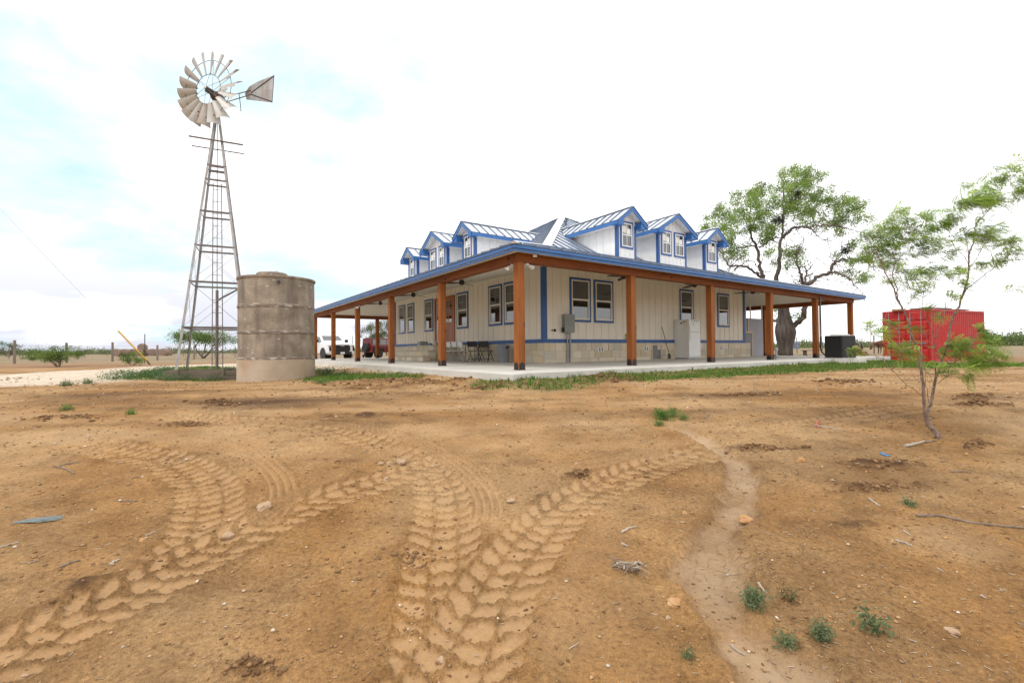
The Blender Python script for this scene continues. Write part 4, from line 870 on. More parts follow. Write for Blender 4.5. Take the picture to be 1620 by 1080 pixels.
# ladder up the face of the tower
lad = MB()
for s_ in (-.15, .15):
    p0 = e1 * (.10 + s_) - e2 * .90; p1 = e1 * (.02 + s_ * .8) - e2 * .18; lad.tube([p0 + Vector((0, 0, -.02)), p1 + Vector((0, 0, 6.2 + zb_))], .014, 6)
k = 0
while k * .42 + .4 < 6.1 + zb_:
    z_ = k * .42 + .4; f = z_ / (6.2 + zb_); lad.tube([e1 * (-.05 + .0 * f - .08 * f + .03 * f) - e2 * (.90 - .72 * f) + Vector((0, 0, z_)), e1 * (.25 - .11 * f) - e2 * (.90 - .72 * f) + Vector((0, 0, z_))], .009, 5); k += 1
lad.build('ladder', 'old_steel', t)
MB().tube([(0, 0, -.1), (0, 0, 2.9)], .045, 10).build('well_casing', 'old_steel', t); MB().tube([(0, 0, 2.9), (0, 0, 8.9 + zb_)], .011, 6).build('pump_rod', 'dark_steel', t)
MB().tube([(0, 0, 2.55), (1.0, -.35, 2.92), (2.05, -.75, 3.16), (2.05, -.75, 3.05)], .03, 8).build('outlet_pipe', 'old_steel', t)
# head: gearbox, wheel, tail.  axis points to the wheel
ax = Vector((-.242, -.970, 0)); hz_ = Vector((0, 0, 1)); ht = Vector((.970, -.242, 0)); HC = Vector((0, 0, 9.22 + zb_))
MB().tube([(0, 0, HT - .1), (0, 0, 9.1 + zb_)], .06, 10).build('mast_pipe', 'dark_steel', t)
g_ = MB(); rings = []
for s_, r_ in ((-.30, .07), (-.22, .13), (-.05, .17), (.10, .16), (.22, .11), (.28, .06)):
    rings.append([HC - ax * 0 + ax * (s_ * .9) + (ht * math.cos(q) + hz_ * math.sin(q) * (1.15 if s_ < .15 else .9)) * r_ for q in [i * math.pi / 6 for i in range(12)]])
g_.loft(rings); g_.tube([HC + ax * .2, HC + ax * .46], .045, 10); pass
gear = g_.build('gearbox', 'dark_steel', t, smooth='auto')
WC = HC + ax * .34 + hz_ * .10
NBL = 18; TW = R(-43)
for k in range(NBL):
    a = 2 * math.pi * k / NBL; er = ht * math.cos(a) + hz_ * math.sin(a); et = -ht * math.sin(a) + hz_ * math.cos(a); rings = []
    for i in range(6):
        f = i / 5; r_ = .49 + (1.22 - .49) * f; w_ = .085 + (.205 - .085) * f; top = []; bot = []
        for j_ in range(6):
            s_ = -1 + 2 * j_ / 5; cur = .045 * (1 - s_ * s_) * (.6 + f); d_ = math.cos(TW) * et + math.sin(TW) * ax; nn_ = -math.sin(TW) * et + math.cos(TW) * ax
            p = WC + er * (r_ + (.035 * s_ if i == 5 else 0)) + d_ * (w_ * s_) + nn_ * cur; top.append(p + nn_ * .0015); bot.append(p - nn_ * .0015)
        rings.append(top + bot[::-1])
    MB().loft(rings).build('wheel_blade', 'blade_zinc', t, smooth='auto')
def hoop(r_, off, rad, nm): 
    pts = [WC + ax * off + (ht * math.cos(q) + hz_ * math.sin(q)) * r_ for q in [i * 2 * math.pi / 48 for i in range(49)]]
    MB().tube(pts, rad, 6, caps=False).build(nm, 'dark_steel', t)
MB().loft([[HC - ax * (.02 + .30 * f_) + hz_ * (.12 + .42 * f_) + (ht * math.cos(q) + ax * math.sin(q) * .5) * (.13 + .04 * math.sin(f_ * 3.1)) * (1 if f_ < .9 else .4) for q in [i * math.pi / 6 for i in range(12)]] for f_ in (0, .2, .4, .6, .8, 1.0)]).build('gearbox_hood', 'blade_zinc', t, smooth='auto')
hoop(.50, .02, .009, 'inner_hoop'); hoop(.95, .03, .009, 'outer_hoop')
for k in range(6):
    a = 2 * math.pi * (k + .3) / 6; er = ht * math.cos(a) + hz_ * math.sin(a); MB().tube([WC + ax * .12, WC + er * .95], .006, 5).build('wheel_spoke', 'old_steel', t); MB().tube([WC - ax * .14, WC + er * .95], .006, 5).build('wheel_spoke', 'old_steel', t)
MB().tube([WC - ax * .16, WC + ax * .14], .06, 12).build('hub', 'dark_steel', t, smooth='auto')
MB().tube([WC + ax * .14, WC + ax * .18], [.05, .02], 12).build('hub_cap', 'white_vinyl', t)
tl = Vector((.956, -.29, 0))
def TP(s_, z): return Vector((0, 0, 0)) + tl * s_ + Vector((0, 0, z + zb_))
for za, zb2 in ((9.18, 9.22), (8.98, 9.08)): MB().tube([TP(.15, za), TP(1.45, zb2)], .016, 6).build('tail_arm', 'old_steel', t)
MB().tube([TP(.95, 9.18), TP(1.02, 8.72), TP(1.03, 8.58)], .012, 5).build('furl_lever', 'dark_steel', t)
poly = [TP(1.20, 9.17), TP(1.38, 9.36), TP(1.75, 9.47), TP(2.42, 9.56), TP(2.34, 8.66), TP(1.27, 8.94)]
MB().prism([p - ht * .0015 for p in poly], ht * .003).build('tail_vane', 'zinc', t)
MB().tube([TP(2.40, 9.53), TP(1.47, 9.14), TP(1.47, 9.08), TP(2.32, 8.70)], .018, 6).build('vane_brace', 'dark_steel', t)
MB().tube([TP(2.415, 9.56), TP(2.335, 8.66)], .010, 5).build('vane_edge', 'dark_steel', t)
# timber sill at the foot
t = thing('timber_trough', 'weathered dark timber trough on the ground at the windmill foot', 'trough', tuple(on((-9.5, 14.5))), R(4))
for q in (((-1.35, -.02, .14), (1.25, .05, .30)), ((-1.45, .40, .16), (1.25, .47, .32)), ((-1.4, .05, .02), (1.25, .42, .08)), ((-1.5, -.12, -.06), (1.3, .02, .13))): MB().box(*q).build('plank', 'old_board', t, bevel=.006)
for x_ in (-.95, .4): MB().box((x_, -.06, .1), (x_ + .10, .50, .34)).build('cleat', 'old_board', t)

# ------------------------------------------------------------------ concrete water tank
TX, TY = at(438.5, 600, 14.55).x, 14.55; tz = z0(TX, TY - 1.1); tz = float(tz) - .02
t = thing('water_tank', 'tall round weathered concrete water tank built of stacked rings beside the windmill', 'water tank', (TX, TY, tz), R(10))
TH = 2.745 - tz; r0 = 1.07
def wob(prof, n=64, seed=1, amp=.004):
    m = MB(); m.lathe(prof, n); m.v = [(x * (1 + amp * (mnoise.noise(Vector((x * 1.5, y * 1.5, z * 1.5 + seed))))), y * (1 + amp * (mnoise.noise(Vector((x * 1.5, y * 1.5, z * 1.5 + seed))))), z + amp * mnoise.noise(Vector((x * 2, y * 2, seed)))) for x, y, z in m.v]; return m
zs = [0, .215 * TH, .465 * TH, .715 * TH, TH - .05]
wob([(r0 + .035, -.25), (r0 + .03, 0), (r0 + .025, zs[1] - .03)], seed=1).build('footing_ring', 'tank_footing', t, smooth='auto')
for k in range(1, 4):
    wob([(r0 + .004, zs[k] - .03), (r0 + .008, zs[k] + .05), (r0 + .006, (zs[k] + zs[k + 1]) / 2), (r0 + .004, zs[k + 1] - .03)], seed=k + 2, amp=.006).build('tank_ring', 'tank_concrete', t, smooth='auto')
    wob([(r0 - .02, zs[k] - .07), (r0 + .016, zs[k] - .05), (r0 + .026, zs[k] - .02), (r0 + .024, zs[k] + .02), (r0 + .012, zs[k] + .045), (r0 - .02, zs[k] + .06)], seed=k + 7, amp=.012).build('mortar_band', 'tank_band', t, smooth='auto')
wob([(r0 - .05, zs[4] - .05), (r0 + .03, zs[4] - .03), (r0 + .045, zs[4]), (r0 + .04, zs[4] + .035), (r0 - .06, zs[4] + .05), (0, zs[4] + .09)], seed=20).build('tank_roof', 'tank_concrete', t, smooth='auto')
wob([(.44, 0), (.44, .12), (.40, .16), (0, .17)], n=40, seed=22).build('manhole_lid', 'tank_concrete', t, smooth='auto', loc=(-.10, -.15, zs[4] + .06))
MB().tube([(-.02, -.15, zs[4] + .22), (0, -.15, zs[4] + .29), (.06, -.15, zs[4] + .29), (.08, -.15, zs[4] + .22)], .005, 5).build('lid_handle', 'dark_steel', t)
od = Vector((.20, -1, 0)).normalized(); od = (Matrix.Rotation(R(-10) + R(6), 3, 'Z') @ Vector((.42, -1, 0)).normalized())
MB().tube([od * (r0 - .05) + Vector((0, 0, zs[4] - .17)), od * (r0 + .09) + Vector((0, 0, zs[4] - .17))], .048, 14).build('overflow_pipe', 'old_steel', t); MB().tube([od * (r0 + .088) + Vector((0, 0, zs[4] - .17)), od * (r0 + .092) + Vector((0, 0, zs[4] - .17))], .038, 14).build('pipe_mouth', 'dark_plastic', t)

# ------------------------------------------------------------------ shipping container
CN = Vector((22.6, 25.0)); ca = R(24); cl = Vector((math.cos(ca), math.sin(ca))); czz = -.40
t = thing('shipping_container', 'bright red high-cube shipping container with corrugated sides and locking doors', 'container', (CN.x, CN.y, czz), ca)
CL, CWd, CHt = 5.8, 2.30, 2.86            # x = length away, y = width to the left; door end is the x=0 plane
MB().box((.06, .05, .12), (CL - .06, CWd - .05, CHt - .04)).build('body', 'container_red', t)
def corr(y_, sg, nm):
    m = MB(); P_ = []; x_ = .14; n_ = 0
    while x_ < CL - .14:
        for dx, dd in ((0, 0), (.07, 0), (.105, -.036), (.175, -.036)): P_.append((x_ + dx, y_ + sg * dd))
        x_ += .21
    P_ = [p for p in P_ if p[0] < CL - .12]; n_ = len(P_)
    m.v = [(a, b, .15) for a, b in P_] + [(a, b, CHt - .10) for a, b in P_]; 
    for i in range(n_ - 1): m.f.append((i, i + 1, n_ + i + 1, n_ + i)); m.m.append(0); m.c.append(None)
    return m.build(nm, 'container_red', t, fix=False)
corr(.01, -1, 'corrugated_side'); corr(CWd - .01, 1, 'corrugated_side')
fr_ = [((0, 0, 0), (.12, .12, CHt)), ((0, CWd - .12, 0), (.12, CWd, CHt)), ((CL - .12, 0, 0), (CL, .12, CHt)), ((CL - .12, CWd - .12, 0), (CL, CWd, CHt))]
for q in fr_: MB().box(*q).build('corner_post', 'container_red', t, bevel=.01)
for q in (((.12, -.012, 0), (CL - .12, .07, .15)), ((.12, -.012, CHt - .10), (CL - .12, .07, CHt + .004)), ((-.012, .12, CHt - .12), (.10, CWd - .12, CHt + .004)), ((-.012, .12, 0), (.10, CWd - .12, .14)), ((.12, CWd - .07, 0), (CL - .12, CWd + .012, .15))): MB().box(*q).build('frame_rail', 'container_red', t, bevel=.008)
for y1, y2 in ((.13, CWd / 2 - .008), (CWd / 2 + .008, CWd - .13)):
    m = MB(); m.box((.005, y1, .15), (.045, y2, CHt - .13))
    for k in range(5): za = .20 + k * .52; m.prism([(.005, y1 + .03, za), (-.028, y1 + .03, za + .05), (-.028, y1 + .03, za + .40), (.005, y1 + .03, za + .45)], (0, y2 - y1 - .06, 0))
    d_ = m.build('container_door', 'container_red', t)
    for f in (.28, .78):
        yy = y1 + (y2 - y1) * f; r_ = MB(); r_.tube([(-.055, yy, .10), (-.055, yy, CHt - .08)], .019, 8)
        for zk in (.35, .95, 1.6, 2.35): r_.box((-.075, yy - .05, zk), (-.029, yy + .05, zk + .06))
        r_.build('locking_bar', 'rod_zinc', d_); MB().box((-.095, yy - .30, 1.02), (-.06, yy + .06, 1.06)).build('door_handle', 'rod_zinc', d_)
    for zk in (.3, .9, 1.5, 2.1, 2.6): MB().box((-.02, y1 - .10 if y1 < 1 else y2 - .0, zk), (.01, y1 + .0 if y1 < 1 else y2 + .10, zk + .09)).build('hinge', 'container_red', d_)
tag(MB().box((.0, .0, 0), (1, 1, 1)).build('tmp', 'old_board', None), '', '') ; bpy.data.objects.remove(bpy.data.objects['tmp'])
for k, (x_, y_, dz, L_, w_, rz_, m_) in enumerate(((.3, .15, 0, 2.6, 1.15, .03, 'old_board'), (.9, .5, .10, 2.2, .9, -.05, 'old_board'), (2.6, .2, .03, 2.5, .9, .08, 'old_board'), (-.15, 1.2, .0, 1.3, .5, .3, 'pine_board'))):
    pp = Vector((CN.x, CN.y, czz)) + Matrix.Rotation(ca, 3, 'Z') @ Vector((x_, y_, CHt + .008 + dz))
    tag(MB().box((0, 0, 0), (L_, w_, .05 if m_ != 'pine_board' else .10)).build('scrap_board', m_, None, loc=pp), ['wide weathered board lying on the container roof by the door end', 'upper grey board stacked on the container roof', 'weathered board lying towards the back of the container roof', 'yellow pine timber lying on the container roof edge'][k], 'board', 'boards on the container roof').rotation_euler = (0, R(-1.2 if k == 2 else 0), ca + rz_)
# ------------------------------------------------------------------ vehicles beyond the porch
def wheel(par, x, y, r_, w_, rimm='grey_pvc'):
    o = MB(); M = Matrix.Translation((x, y, r_)) @ Matrix.Rotation(R(90), 4, 'X')
    o.lathe([(r_ * .62, -w_ / 2), (r_ * .93, -w_ / 2), (r_, -w_ * .36), (r_, w_ * .36), (r_ * .93, w_ / 2), (r_ * .62, w_ / 2)], 24); o.v = [tuple(M @ Vector(v)) for v in o.v]
    a = o.build('wheel', 'rubber', par, smooth='auto'); q = MB(); q.lathe([(r_ * .63, -w_ * .42), (r_ * .55, -w_ * .36), (r_ * .2, -w_ * .30), (r_ * .2, w_ * .30), (r_ * .55, w_ * .36), (r_ * .63, w_ * .42)], 20)
    q.v = [tuple(M @ Vector(v)) for v in q.v]; q.build('rim', rimm, a, smooth='auto'); return a
def body_loft(secs, name, m, par, half=1.0, bevel=.0):   # secs: (x, [(y, z) ... right-half profile from bottom to top])
    rings = []
    for x, pr in secs: rings.append([(x, y, z) for y, z in pr] + [(x, -y, z) for y, z in pr[::-1]])
    return MB().loft(rings).build(name, m, par, smooth='auto', bevel=bevel)
def pickup(loc, rz):
    t = thing('pickup_truck', 'white full-size pickup truck with black grille parked beyond the porch end', 'truck', loc, rz)   # front towards +x
    def lo(w_, zt, zb=.42): return [(w_ * .90, zb), (w_, zb + .12), (w_ + .01, zb + .38), (w_ - .02, zt - .08), (w_ - .14, zt)]
    body_loft([(2.92, lo(.80, 1.18, .50)), (2.88, lo(.94, 1.24, .44)), (2.6, lo(1.00, 1.30)), (1.2, lo(1.01, 1.36)), (1.1, lo(1.01, 1.37)), (-.9, lo(1.01, 1.36)), (-2.9, lo(1.0, 1.36)), (-2.95, lo(.97, 1.34))], 'body', 'white_paint', t)
    def cab(w_, zt): return [(w_ + .12, 1.32), (w_ + .09, 1.42), (w_, zt - .06), (w_ - .1, zt)]
    body_loft([(1.45, [(.86, 1.32), (.86, 1.34), (.85, 1.35), (.7, 1.36)]), (.62, cab(.78, 1.88)), (.2, cab(.80, 1.96)), (-.9, cab(.80, 1.95)), (-1.15, cab(.78, 1.90)), (-1.25, [(.9, 1.32), (.88, 1.36), (.80, 1.6), (.68, 1.7)])], 'cab', 'white_paint', t)
    MB().add([(1.41, -.74, 1.375), (1.41, .74, 1.375), (.68, .66, 1.875), (.68, -.66, 1.875)], [(0, 1, 2, 3)]).build('windshield', 'window_glass', t)
    for sg in (-1, 1):
        MB().add([(1.15, sg * .925, 1.42), (.62, sg * .835, 1.80), (-.05, sg * .835, 1.83), (-.05, sg * .93, 1.42)], [(0, 1, 2, 3)]).build('side_window', 'window_glass', t)
        MB().add([(-.13, sg * .93, 1.42), (-.13, sg * .835, 1.83), (-.95, sg * .835, 1.81), (-1.1, sg * .92, 1.42)], [(0, 1, 2, 3)]).build('side_window', 'window_glass', t)
        MB().box((1.0, sg * 1.02 - .02, 1.36), (1.1, sg * 1.02 + .02, 1.42)).box((.94, min(sg * 1.03, sg * 1.26), 1.36), (1.10, max(sg * 1.03, sg * 1.26), 1.58)).build('mirror', 'dark_plastic', t, bevel=.02)
        for x_, in ((1.85,), (-1.85,)):
            wheel(t, x_, sg * .86, .41, .30)
            MB().tube([(x_ + .50 * math.cos(a), sg * 1.0, .43 + .50 * math.sin(a)) for a in [i * math.pi / 10 for i in range(11)]], .045, 6).build('wheel_arch', 'dark_plastic', t)
            aw = MB(); aw.lathe([(.49, -.02), (.49, .02)], 24); aw.v = [(x_ + v[0], sg * 1.005 + v[2], .43 + v[1]) for v in aw.v]; aw.build('wheel_well', 'dark_plastic', t)
        MB().box((2.62, min(sg * .70, sg * .97), .98), (2.93, max(sg * .70, sg * .97), 1.14)).build('headlight', 'chrome', t, bevel=.03)
        MB().box((2.70, min(sg * .80, sg * .95), .70), (2.935, max(sg * .80, sg * .95), .98)).build('fog_lamp_housing', 'dark_plastic', t, bevel=.02)
    MB().prism([(2.90, -.62, .78), (2.90, -.52, .62), (2.90, .52, .62), (2.90, .62, .78), (2.90, .60, 1.06), (2.90, .52, 1.14), (2.90, -.52, 1.14), (2.90, -.60, 1.06)], (.06, 0, 0)).build('grille', 'dark_plastic', t, bevel=.015)
    MB().box((2.88, -.72, .42), (3.00, .72, .64)).build('bumper', 'dark_plastic', t, bevel=.03); MB().box((3.001, -.16, .47), (3.01, .16, .61)).build('licence_plate', 'white_vinyl', t)
    MB().box((2.961, -.14, 1.02), (2.975, .14, 1.10)).build('emblem_plate', 'chrome', t, bevel=.02)
px_, py_ = at(517, 560, 36.5).x, 36.5
pickup((px_, py_, .487 - (568.5 - 554.4) / 734 * 36.5 + .0), R(-47))
def offroader(loc, rz):
    t = thing('offroad_vehicle', 'dark red boxy off-road vehicle with black fenders parked beyond the porch', 'car', loc, rz)
    def pr(w_, zb, zt): return [(w_ * .92, zb), (w_, zb + .1), (w_, zt - .04), (w_ - .05, zt)]
    body_loft([(2.0, pr(.60, .62, 1.02)), (1.95, pr(.66, .55, 1.08)), (.75, pr(.74, .55, 1.14)), (.70, pr(.76, .52, 1.18)), (-1.9, pr(.76, .52, 1.18)), (-1.95, pr(.74, .55, 1.16))], 'body', 'jeep_red', t)
    body_loft([(.72, [(.70, 1.18), (.70, 1.2), (.69, 1.21), (.66, 1.22)]), (.50, [(.70, 1.18), (.69, 1.4), (.66, 1.74), (.60, 1.80)]), (-1.85, [(.70, 1.18), (.69, 1.4), (.66, 1.74), (.60, 1.80)]), (-1.92, [(.70, 1.18), (.69, 1.4), (.64, 1.70), (.58, 1.76)])], 'cabin', 'jeep_red', t)
    MB().box((-1.9, -.62, 1.80), (.48, .62, 1.83)).build('roof_panel', 'old_steel', t, bevel=.01)
    MB().add([(.735, -.60, 1.24), (.735, .60, 1.24), (.535, .56, 1.70), (.535, -.56, 1.70)], [(0, 1, 2, 3)]).build('windshield', 'window_glass', t)
    for sg in (-1, 1):
        for x0, x1 in ((.42, -.30), (-.38, -1.0), (-1.1, -1.78)): MB().add([(x0, sg * .705, 1.24), (x0 - .02, sg * .672, 1.68), (x1, sg * .672, 1.68), (x1, sg * .705, 1.24)], [(0, 1, 2, 3)]).build('side_window', 'window_glass', t)
        MB().box((-.345, min(sg * .765, sg * .77), .62), (-.335, max(sg * .765, sg * .77), 1.17)).build('door_seam', 'dark_plastic', t)
        for x_ in (1.45, -1.25):
            wheel(t, x_, sg * .74, .42, .28, 'dark_plastic'); MB().prism([(x_ - .56, sg * .70, .60), (x_ - .40, sg * .70, .92), (x_ + .40, sg * .70, .92), (x_ + .56, sg * .70, .70), (x_ + .50, sg * .70, .70), (x_ + .36, sg * .70, .86), (x_ - .36, sg * .70, .86), (x_ - .50, sg * .70, .60)], (0, sg * .26, 0)).build('fender', 'dark_plastic', t)
        q = MB(); q.lathe([(.09, 0), (.09, .03)], 16); q.v = [(2.0 + v[2], sg * .48 + v[0], .93 + v[1]) for v in q.v]; q.build('headlight', 'chrome', t)
        MB().box((.45, min(sg * .8, sg * .98), 1.22), (.55, max(sg * .8, sg * .98), 1.40)).build('mirror', 'dark_plastic', t, bevel=.02)
    for k in range(7): MB().box((2.0, -.30 + k * .092, .72), (2.02, -.25 + k * .092, 1.0)).build('grille_slot', 'dark_plastic', t)
    MB().box((2.02, -.80, .50), (2.16, .80, .66)).build('bumper', 'dark_plastic', t, bevel=.03)
    m = MB(); m.lathe([(.18, -.1), (.38, -.12), (.40, 0), (.38, .12), (.18, .1)], 20); m.v = [(-2.08 + v[2], v[0], .98 + v[1]) for v in m.v]; m.build('spare_wheel', 'rubber', t, smooth='auto')
offroader((at(609, 560, 43).x, 43.0, .487 - (565.6 - 553.6) / 734 * 43), R(52))
t = thing('utility_cart', 'small white utility cart with tall frame and pale wheel beside the dark red off-road vehicle', 'cart', (at(581, 560, 43).x, 43.0, .487 - (564.6 - 553.8) / 734 * 43), R(-75)); t.scale = (.62,) * 3
MB().loft([[(.9, -.5, .35), (.9, .5, .35), (.9, .5, .70), (.9, -.5, .70)], [(.3, -.55, .35), (.3, .55, .35), (.3, .55, .95), (.3, -.55, .95)], [(-1.0, -.55, .35), (-1.0, .55, .35), (-1.0, .55, .80), (-1.0, -.55, .80)]]).build('body', 'white_paint', t, bevel=.03)
for sy in (-.5, .5): MB().tube([(.3, sy, .9), (.15, sy, 1.7), (-.9, sy, 1.7), (-.95, sy, .8)], .025, 6).build('roll_bar', 'dark_plastic', t)
for x_ in (.65, -.7):
    for sy in (-.55, .55): wheel(t, x_, sy, .28, .2, 'white_vinyl')

# ------------------------------------------------------------------ foliage
def leaf_mesh(name, parent, clumps, leaf, seed=1, cols=None, flat=0.0, wind=(1, 0, 0), frond=False, dens=1.0):
    """clumps: (centre, (rx, ry, rz), n). Small leaf quads gathered in sprays through each clump's volume."""
    rg = np.random.default_rng(seed); V = []; C = []
    cols = np.array(cols or [(.085, .135, .028), (.12, .18, .04), (.055, .095, .02), (.16, .21, .06)])
    for (c, rr, n) in clumps:
        n = max(3, int(n * dens)); u = rg.normal(size=(n, 3)); u /= np.linalg.norm(u, axis=1)[:, None]; rad = rg.random(n) ** .5
        cen = np.array(c) + u * rad[:, None] * np.array(rr); tone = cols[rg.integers(len(cols))] * rg.uniform(.8, 1.2)
        for p in cen:
            if frond:       # drooping feathery leaf: leaflets along a swept rachis
                d = np.array(wind) + rg.normal(size=3) * .45; d /= np.linalg.norm(d); L = leaf * rg.uniform(.7, 1.3); k = 7
                sd = np.cross(d, [0, 0, 1.]) + rg.normal(size=3) * .25; sd /= np.linalg.norm(sd); cc = tone * rg.uniform(.7, 1.35)
                for i in range(k):
                    f = (i + .5) / k; b = p + d * L * f + np.array([0, 0, -.25 * L * f * f])
                    for s_ in (-1, 1):
                        l_ = L * .30 * math.sin(math.pi * (.15 + .8 * f)); e = sd * s_ * l_ + d * l_ * .45; w = d * L * .042
                        V.append([b - w, b + e * .6 - w * .9, b + e, b + e * .6 + w * 1.6]); C.append(cc)
            else:
                for _ in range(5):
                    q = p + rg.normal(size=3) * leaf * 1.1; d = rg.normal(size=3) + np.array(wind) * .8; d[2] *= (1 - flat); d /= np.linalg.norm(d)
                    s_ = np.cross(d, rg.normal(size=3)); s_ /= (np.linalg.norm(s_) + 1e-9); L = leaf * rg.uniform(.6, 1.3)
                    V.append([q - d * L * .5, q + s_ * L * .19, q + d * L * .5, q - s_ * L * .19]); C.append(tone * rg.uniform(.65, 1.35))
    V = np.array(V).reshape(-1, 3); nq = len(C); me = bpy.data.meshes.new(name); me.vertices.add(len(V)); me.vertices.foreach_set('co', V.astype(np.float32).ravel())
    me.loops.add(nq * 4); me.polygons.add(nq); me.loops.foreach_set('vertex_index', np.arange(nq * 4)); me.polygons.foreach_set('loop_start', np.arange(0, nq * 4, 4)); me.polygons.foreach_set('loop_total', np.full(nq, 4)); me.update()
    a = me.color_attributes.new('Col', 'FLOAT_COLOR', 'POINT'); cc = np.ones((nq * 4, 4), np.float32); cc[:, :3] = np.repeat(np.array(C), 4, 0); a.data.foreach_set('color', cc.ravel())
    me.materials.append(MATS['leaves']); o = bpy.data.objects.new(name, me); COL.objects.link(o); o.parent = parent; return o
def branches(mb, start, d, L, rad, depth, rnd, tips, up=.15):
    pts = [Vector(start)]; d = Vector(d).normalized(); n = 5
    for i in range(n): d = (d + Vector((rnd.gauss(0, .22), rnd.gauss(0, .22), rnd.gauss(0, .16) + up * .3))).normalized(); pts.append(pts[-1] + d * L / n)
    mb.tube(pts, [rad * (1 - .6 * i / n) for i in range(n + 1)], 5 if rad < .03 else 7, caps=False)
    if depth == 0: tips.append(pts[-1]); return
    for k in range(rnd.choice((2, 3))):
        p = pts[rnd.randint(2, n)]; dd = (d + Vector((rnd.gauss(0, .7), rnd.gauss(0, .7), rnd.gauss(0, .45) + up))).normalized(); branches(mb, p, dd, L * rnd.uniform(.55, .8), rad * .5, depth - 1, rnd, tips, up)
    tips.append(pts[-1])

# big old tree behind the house: limbs follow the photograph, spread in depth
BT = 31.5; tb = at(1243, 562, BT); tb.z = -.15
t = thing('mesquite_tree', 'large old mesquite tree with thick knotted trunk and open spreading crown behind the house', 'tree', tb)
def lp(px, py, dd=0.0): return at(px, py, BT + dd) - tb
tr = MB(); pxm = BT / 734.
prof = [(1243, 566, 11.5), (1243, 556, 10.2), (1242, 545, 10.4), (1242, 534, 12.8), (1241.5, 525, 14.4), (1242, 517, 13.2), (1242, 508, 10.2), (1241, 498, 8.4), (1240, 485, 7.4), (1238, 470, 7.0)]
rings = []
for i, (a, b, w_) in enumerate(prof):
    c_ = lp(a, b); rings.append([c_ + Vector((math.cos(q) * w_ * pxm * (1 + .13 * math.sin(3 * q + i * .9) + .07 * math.sin(7 * q + i)), math.sin(q) * w_ * pxm * (1 + .10 * math.sin(2 * q + i)), .05 * math.sin(5 * q))) for q in [k * 2 * math.pi / 26 for k in range(26)]])
tr.loft(rings).build('trunk', 'bark', t, smooth=True)
LIMBS = [([(1252, 515, 0), (1262, 509, -.5), (1271, 502, -1), (1272, 489, -1.3), (1271, 470, -1.4), (1272, 450, -1.6)], 4.3, 3.2),
 ([(1240, 508, 0), (1232, 507, .3), (1224, 506, .6), (1214, 500, 1.0)], 3.0, 1.6),
 ([(1238, 474, 0), (1226, 462, .4), (1213, 450, .8), (1208, 440, 1), (1203, 424, 1.3), (1200, 408, 1.5), (1196, 387, 1.7), (1189, 375, 1.8), (1186, 360, 1.8), (1187, 340, 1.7), (1190, 318, 1.5)], 4.5, .7),
 ([(1209, 443, 1), (1199, 433, .4), (1186, 424, -.2), (1168, 420.5, -.8), (1154, 419.5, -1.2), (1147, 410, -1.5), (1141, 399, -1.8), (1135, 385, -2)], 2.4, .5),
 ([(1239, 474, 0), (1232, 455, -.3), (1228, 443, -.6), (1232, 427, -.8), (1233, 405, -1), (1234, 384, -1), (1237, 370, -1), (1239, 343, -.8), (1240, 306, -.6), (1243, 285, -.4)], 4.6, .6),
 ([(1237, 376, -1), (1246, 368, -1.5), (1256, 360, -2), (1270, 358, -2.4), (1284, 356.5, -2.8), (1304, 357, -3.2), (1322, 358.5, -3.5), (1342, 362, -3.6), (1358, 368, -3.7)], 2.4, .4),
 ([(1276, 357, -2.6), (1284, 364, -2.4), (1294, 373, -2.2), (1304, 380, -2.), (1314, 384, -1.8)], .9, .3),
 ([(1239, 341, -.8), (1247, 331, .2), (1258, 320, 1.2), (1270, 312, 2.0), (1282, 300, 2.6)], 1.5, .4),
 ([(1196, 388, 1.7), (1184, 390, 2.2), (1172, 392, 2.6), (1160, 396, 3), (1148, 399.5, 3.2), (1138, 398, 3.3)], 1.3, .35),
 ([(1200, 392, 1.7), (1210, 386, .8), (1219, 381, 0), (1231, 378, -.8)], 1.0, .9),
 ([(1272, 452, -1.6), (1268, 438, -1.8), (1265, 428, -2), (1261, 415, -2.1), (1259, 404, -2.2), (1261, 395, -2.2)], 2.2, .7),
 ([(1273, 452, -1.6), (1275, 440, -1.4), (1276, 428, -1.2), (1273, 421, -1.1)], 1.8, .9),
 ([(1272, 452, -1.6), (1283, 447, -1), (1295, 438, -.4), (1311, 431, .2), (1316, 423, .5), (1322, 416, .8), (1334, 411, 1.2), (1354, 410, 1.8), (1368, 412, 2.1), (1379, 421, 2.4), (1388, 432, 2.5)], 3.2, .5),
 ([(1313, 431, .2), (1326, 433, -.6), (1339, 438, -1.2), (1348, 446, -1.6), (1356, 455, -1.9), (1364, 464, -2.1)], 1.6, .35),
 ([(1320, 417, .8), (1330, 403, .2), (1337, 393, -.2), (1343, 386, -.4)], .8, .3),
 ([(1255, 445, -1.8), (1262, 448, -1.7), (1269, 452, -1.6)], .7, 1.0),
 ([(1233, 400, -1), (1242, 396, -.4), (1251, 392, .2), (1262, 392, .8)], 1.0, .35),
 ([(1205, 430, 1.3), (1198, 421, 1.6), (1191, 414, 1.8)], .9, .4),
 ([(1168, 421, -.8), (1162, 427, -.6), (1157, 432, -.5)], .7, .25), ([(1156, 420, -1.1), (1151, 425, -1), (1147, 428, -1)], .6, .25),
 ([(1187, 352, 1.8), (1178, 338, 2.2), (1172, 322, 2.5), (1168, 308, 2.6)], .9, .3), ([(1187, 362, 1.8), (1196, 348, 1.2), (1207, 338, .8), (1216, 325, .4)], .9, .3)]
rn = random.Random(5)
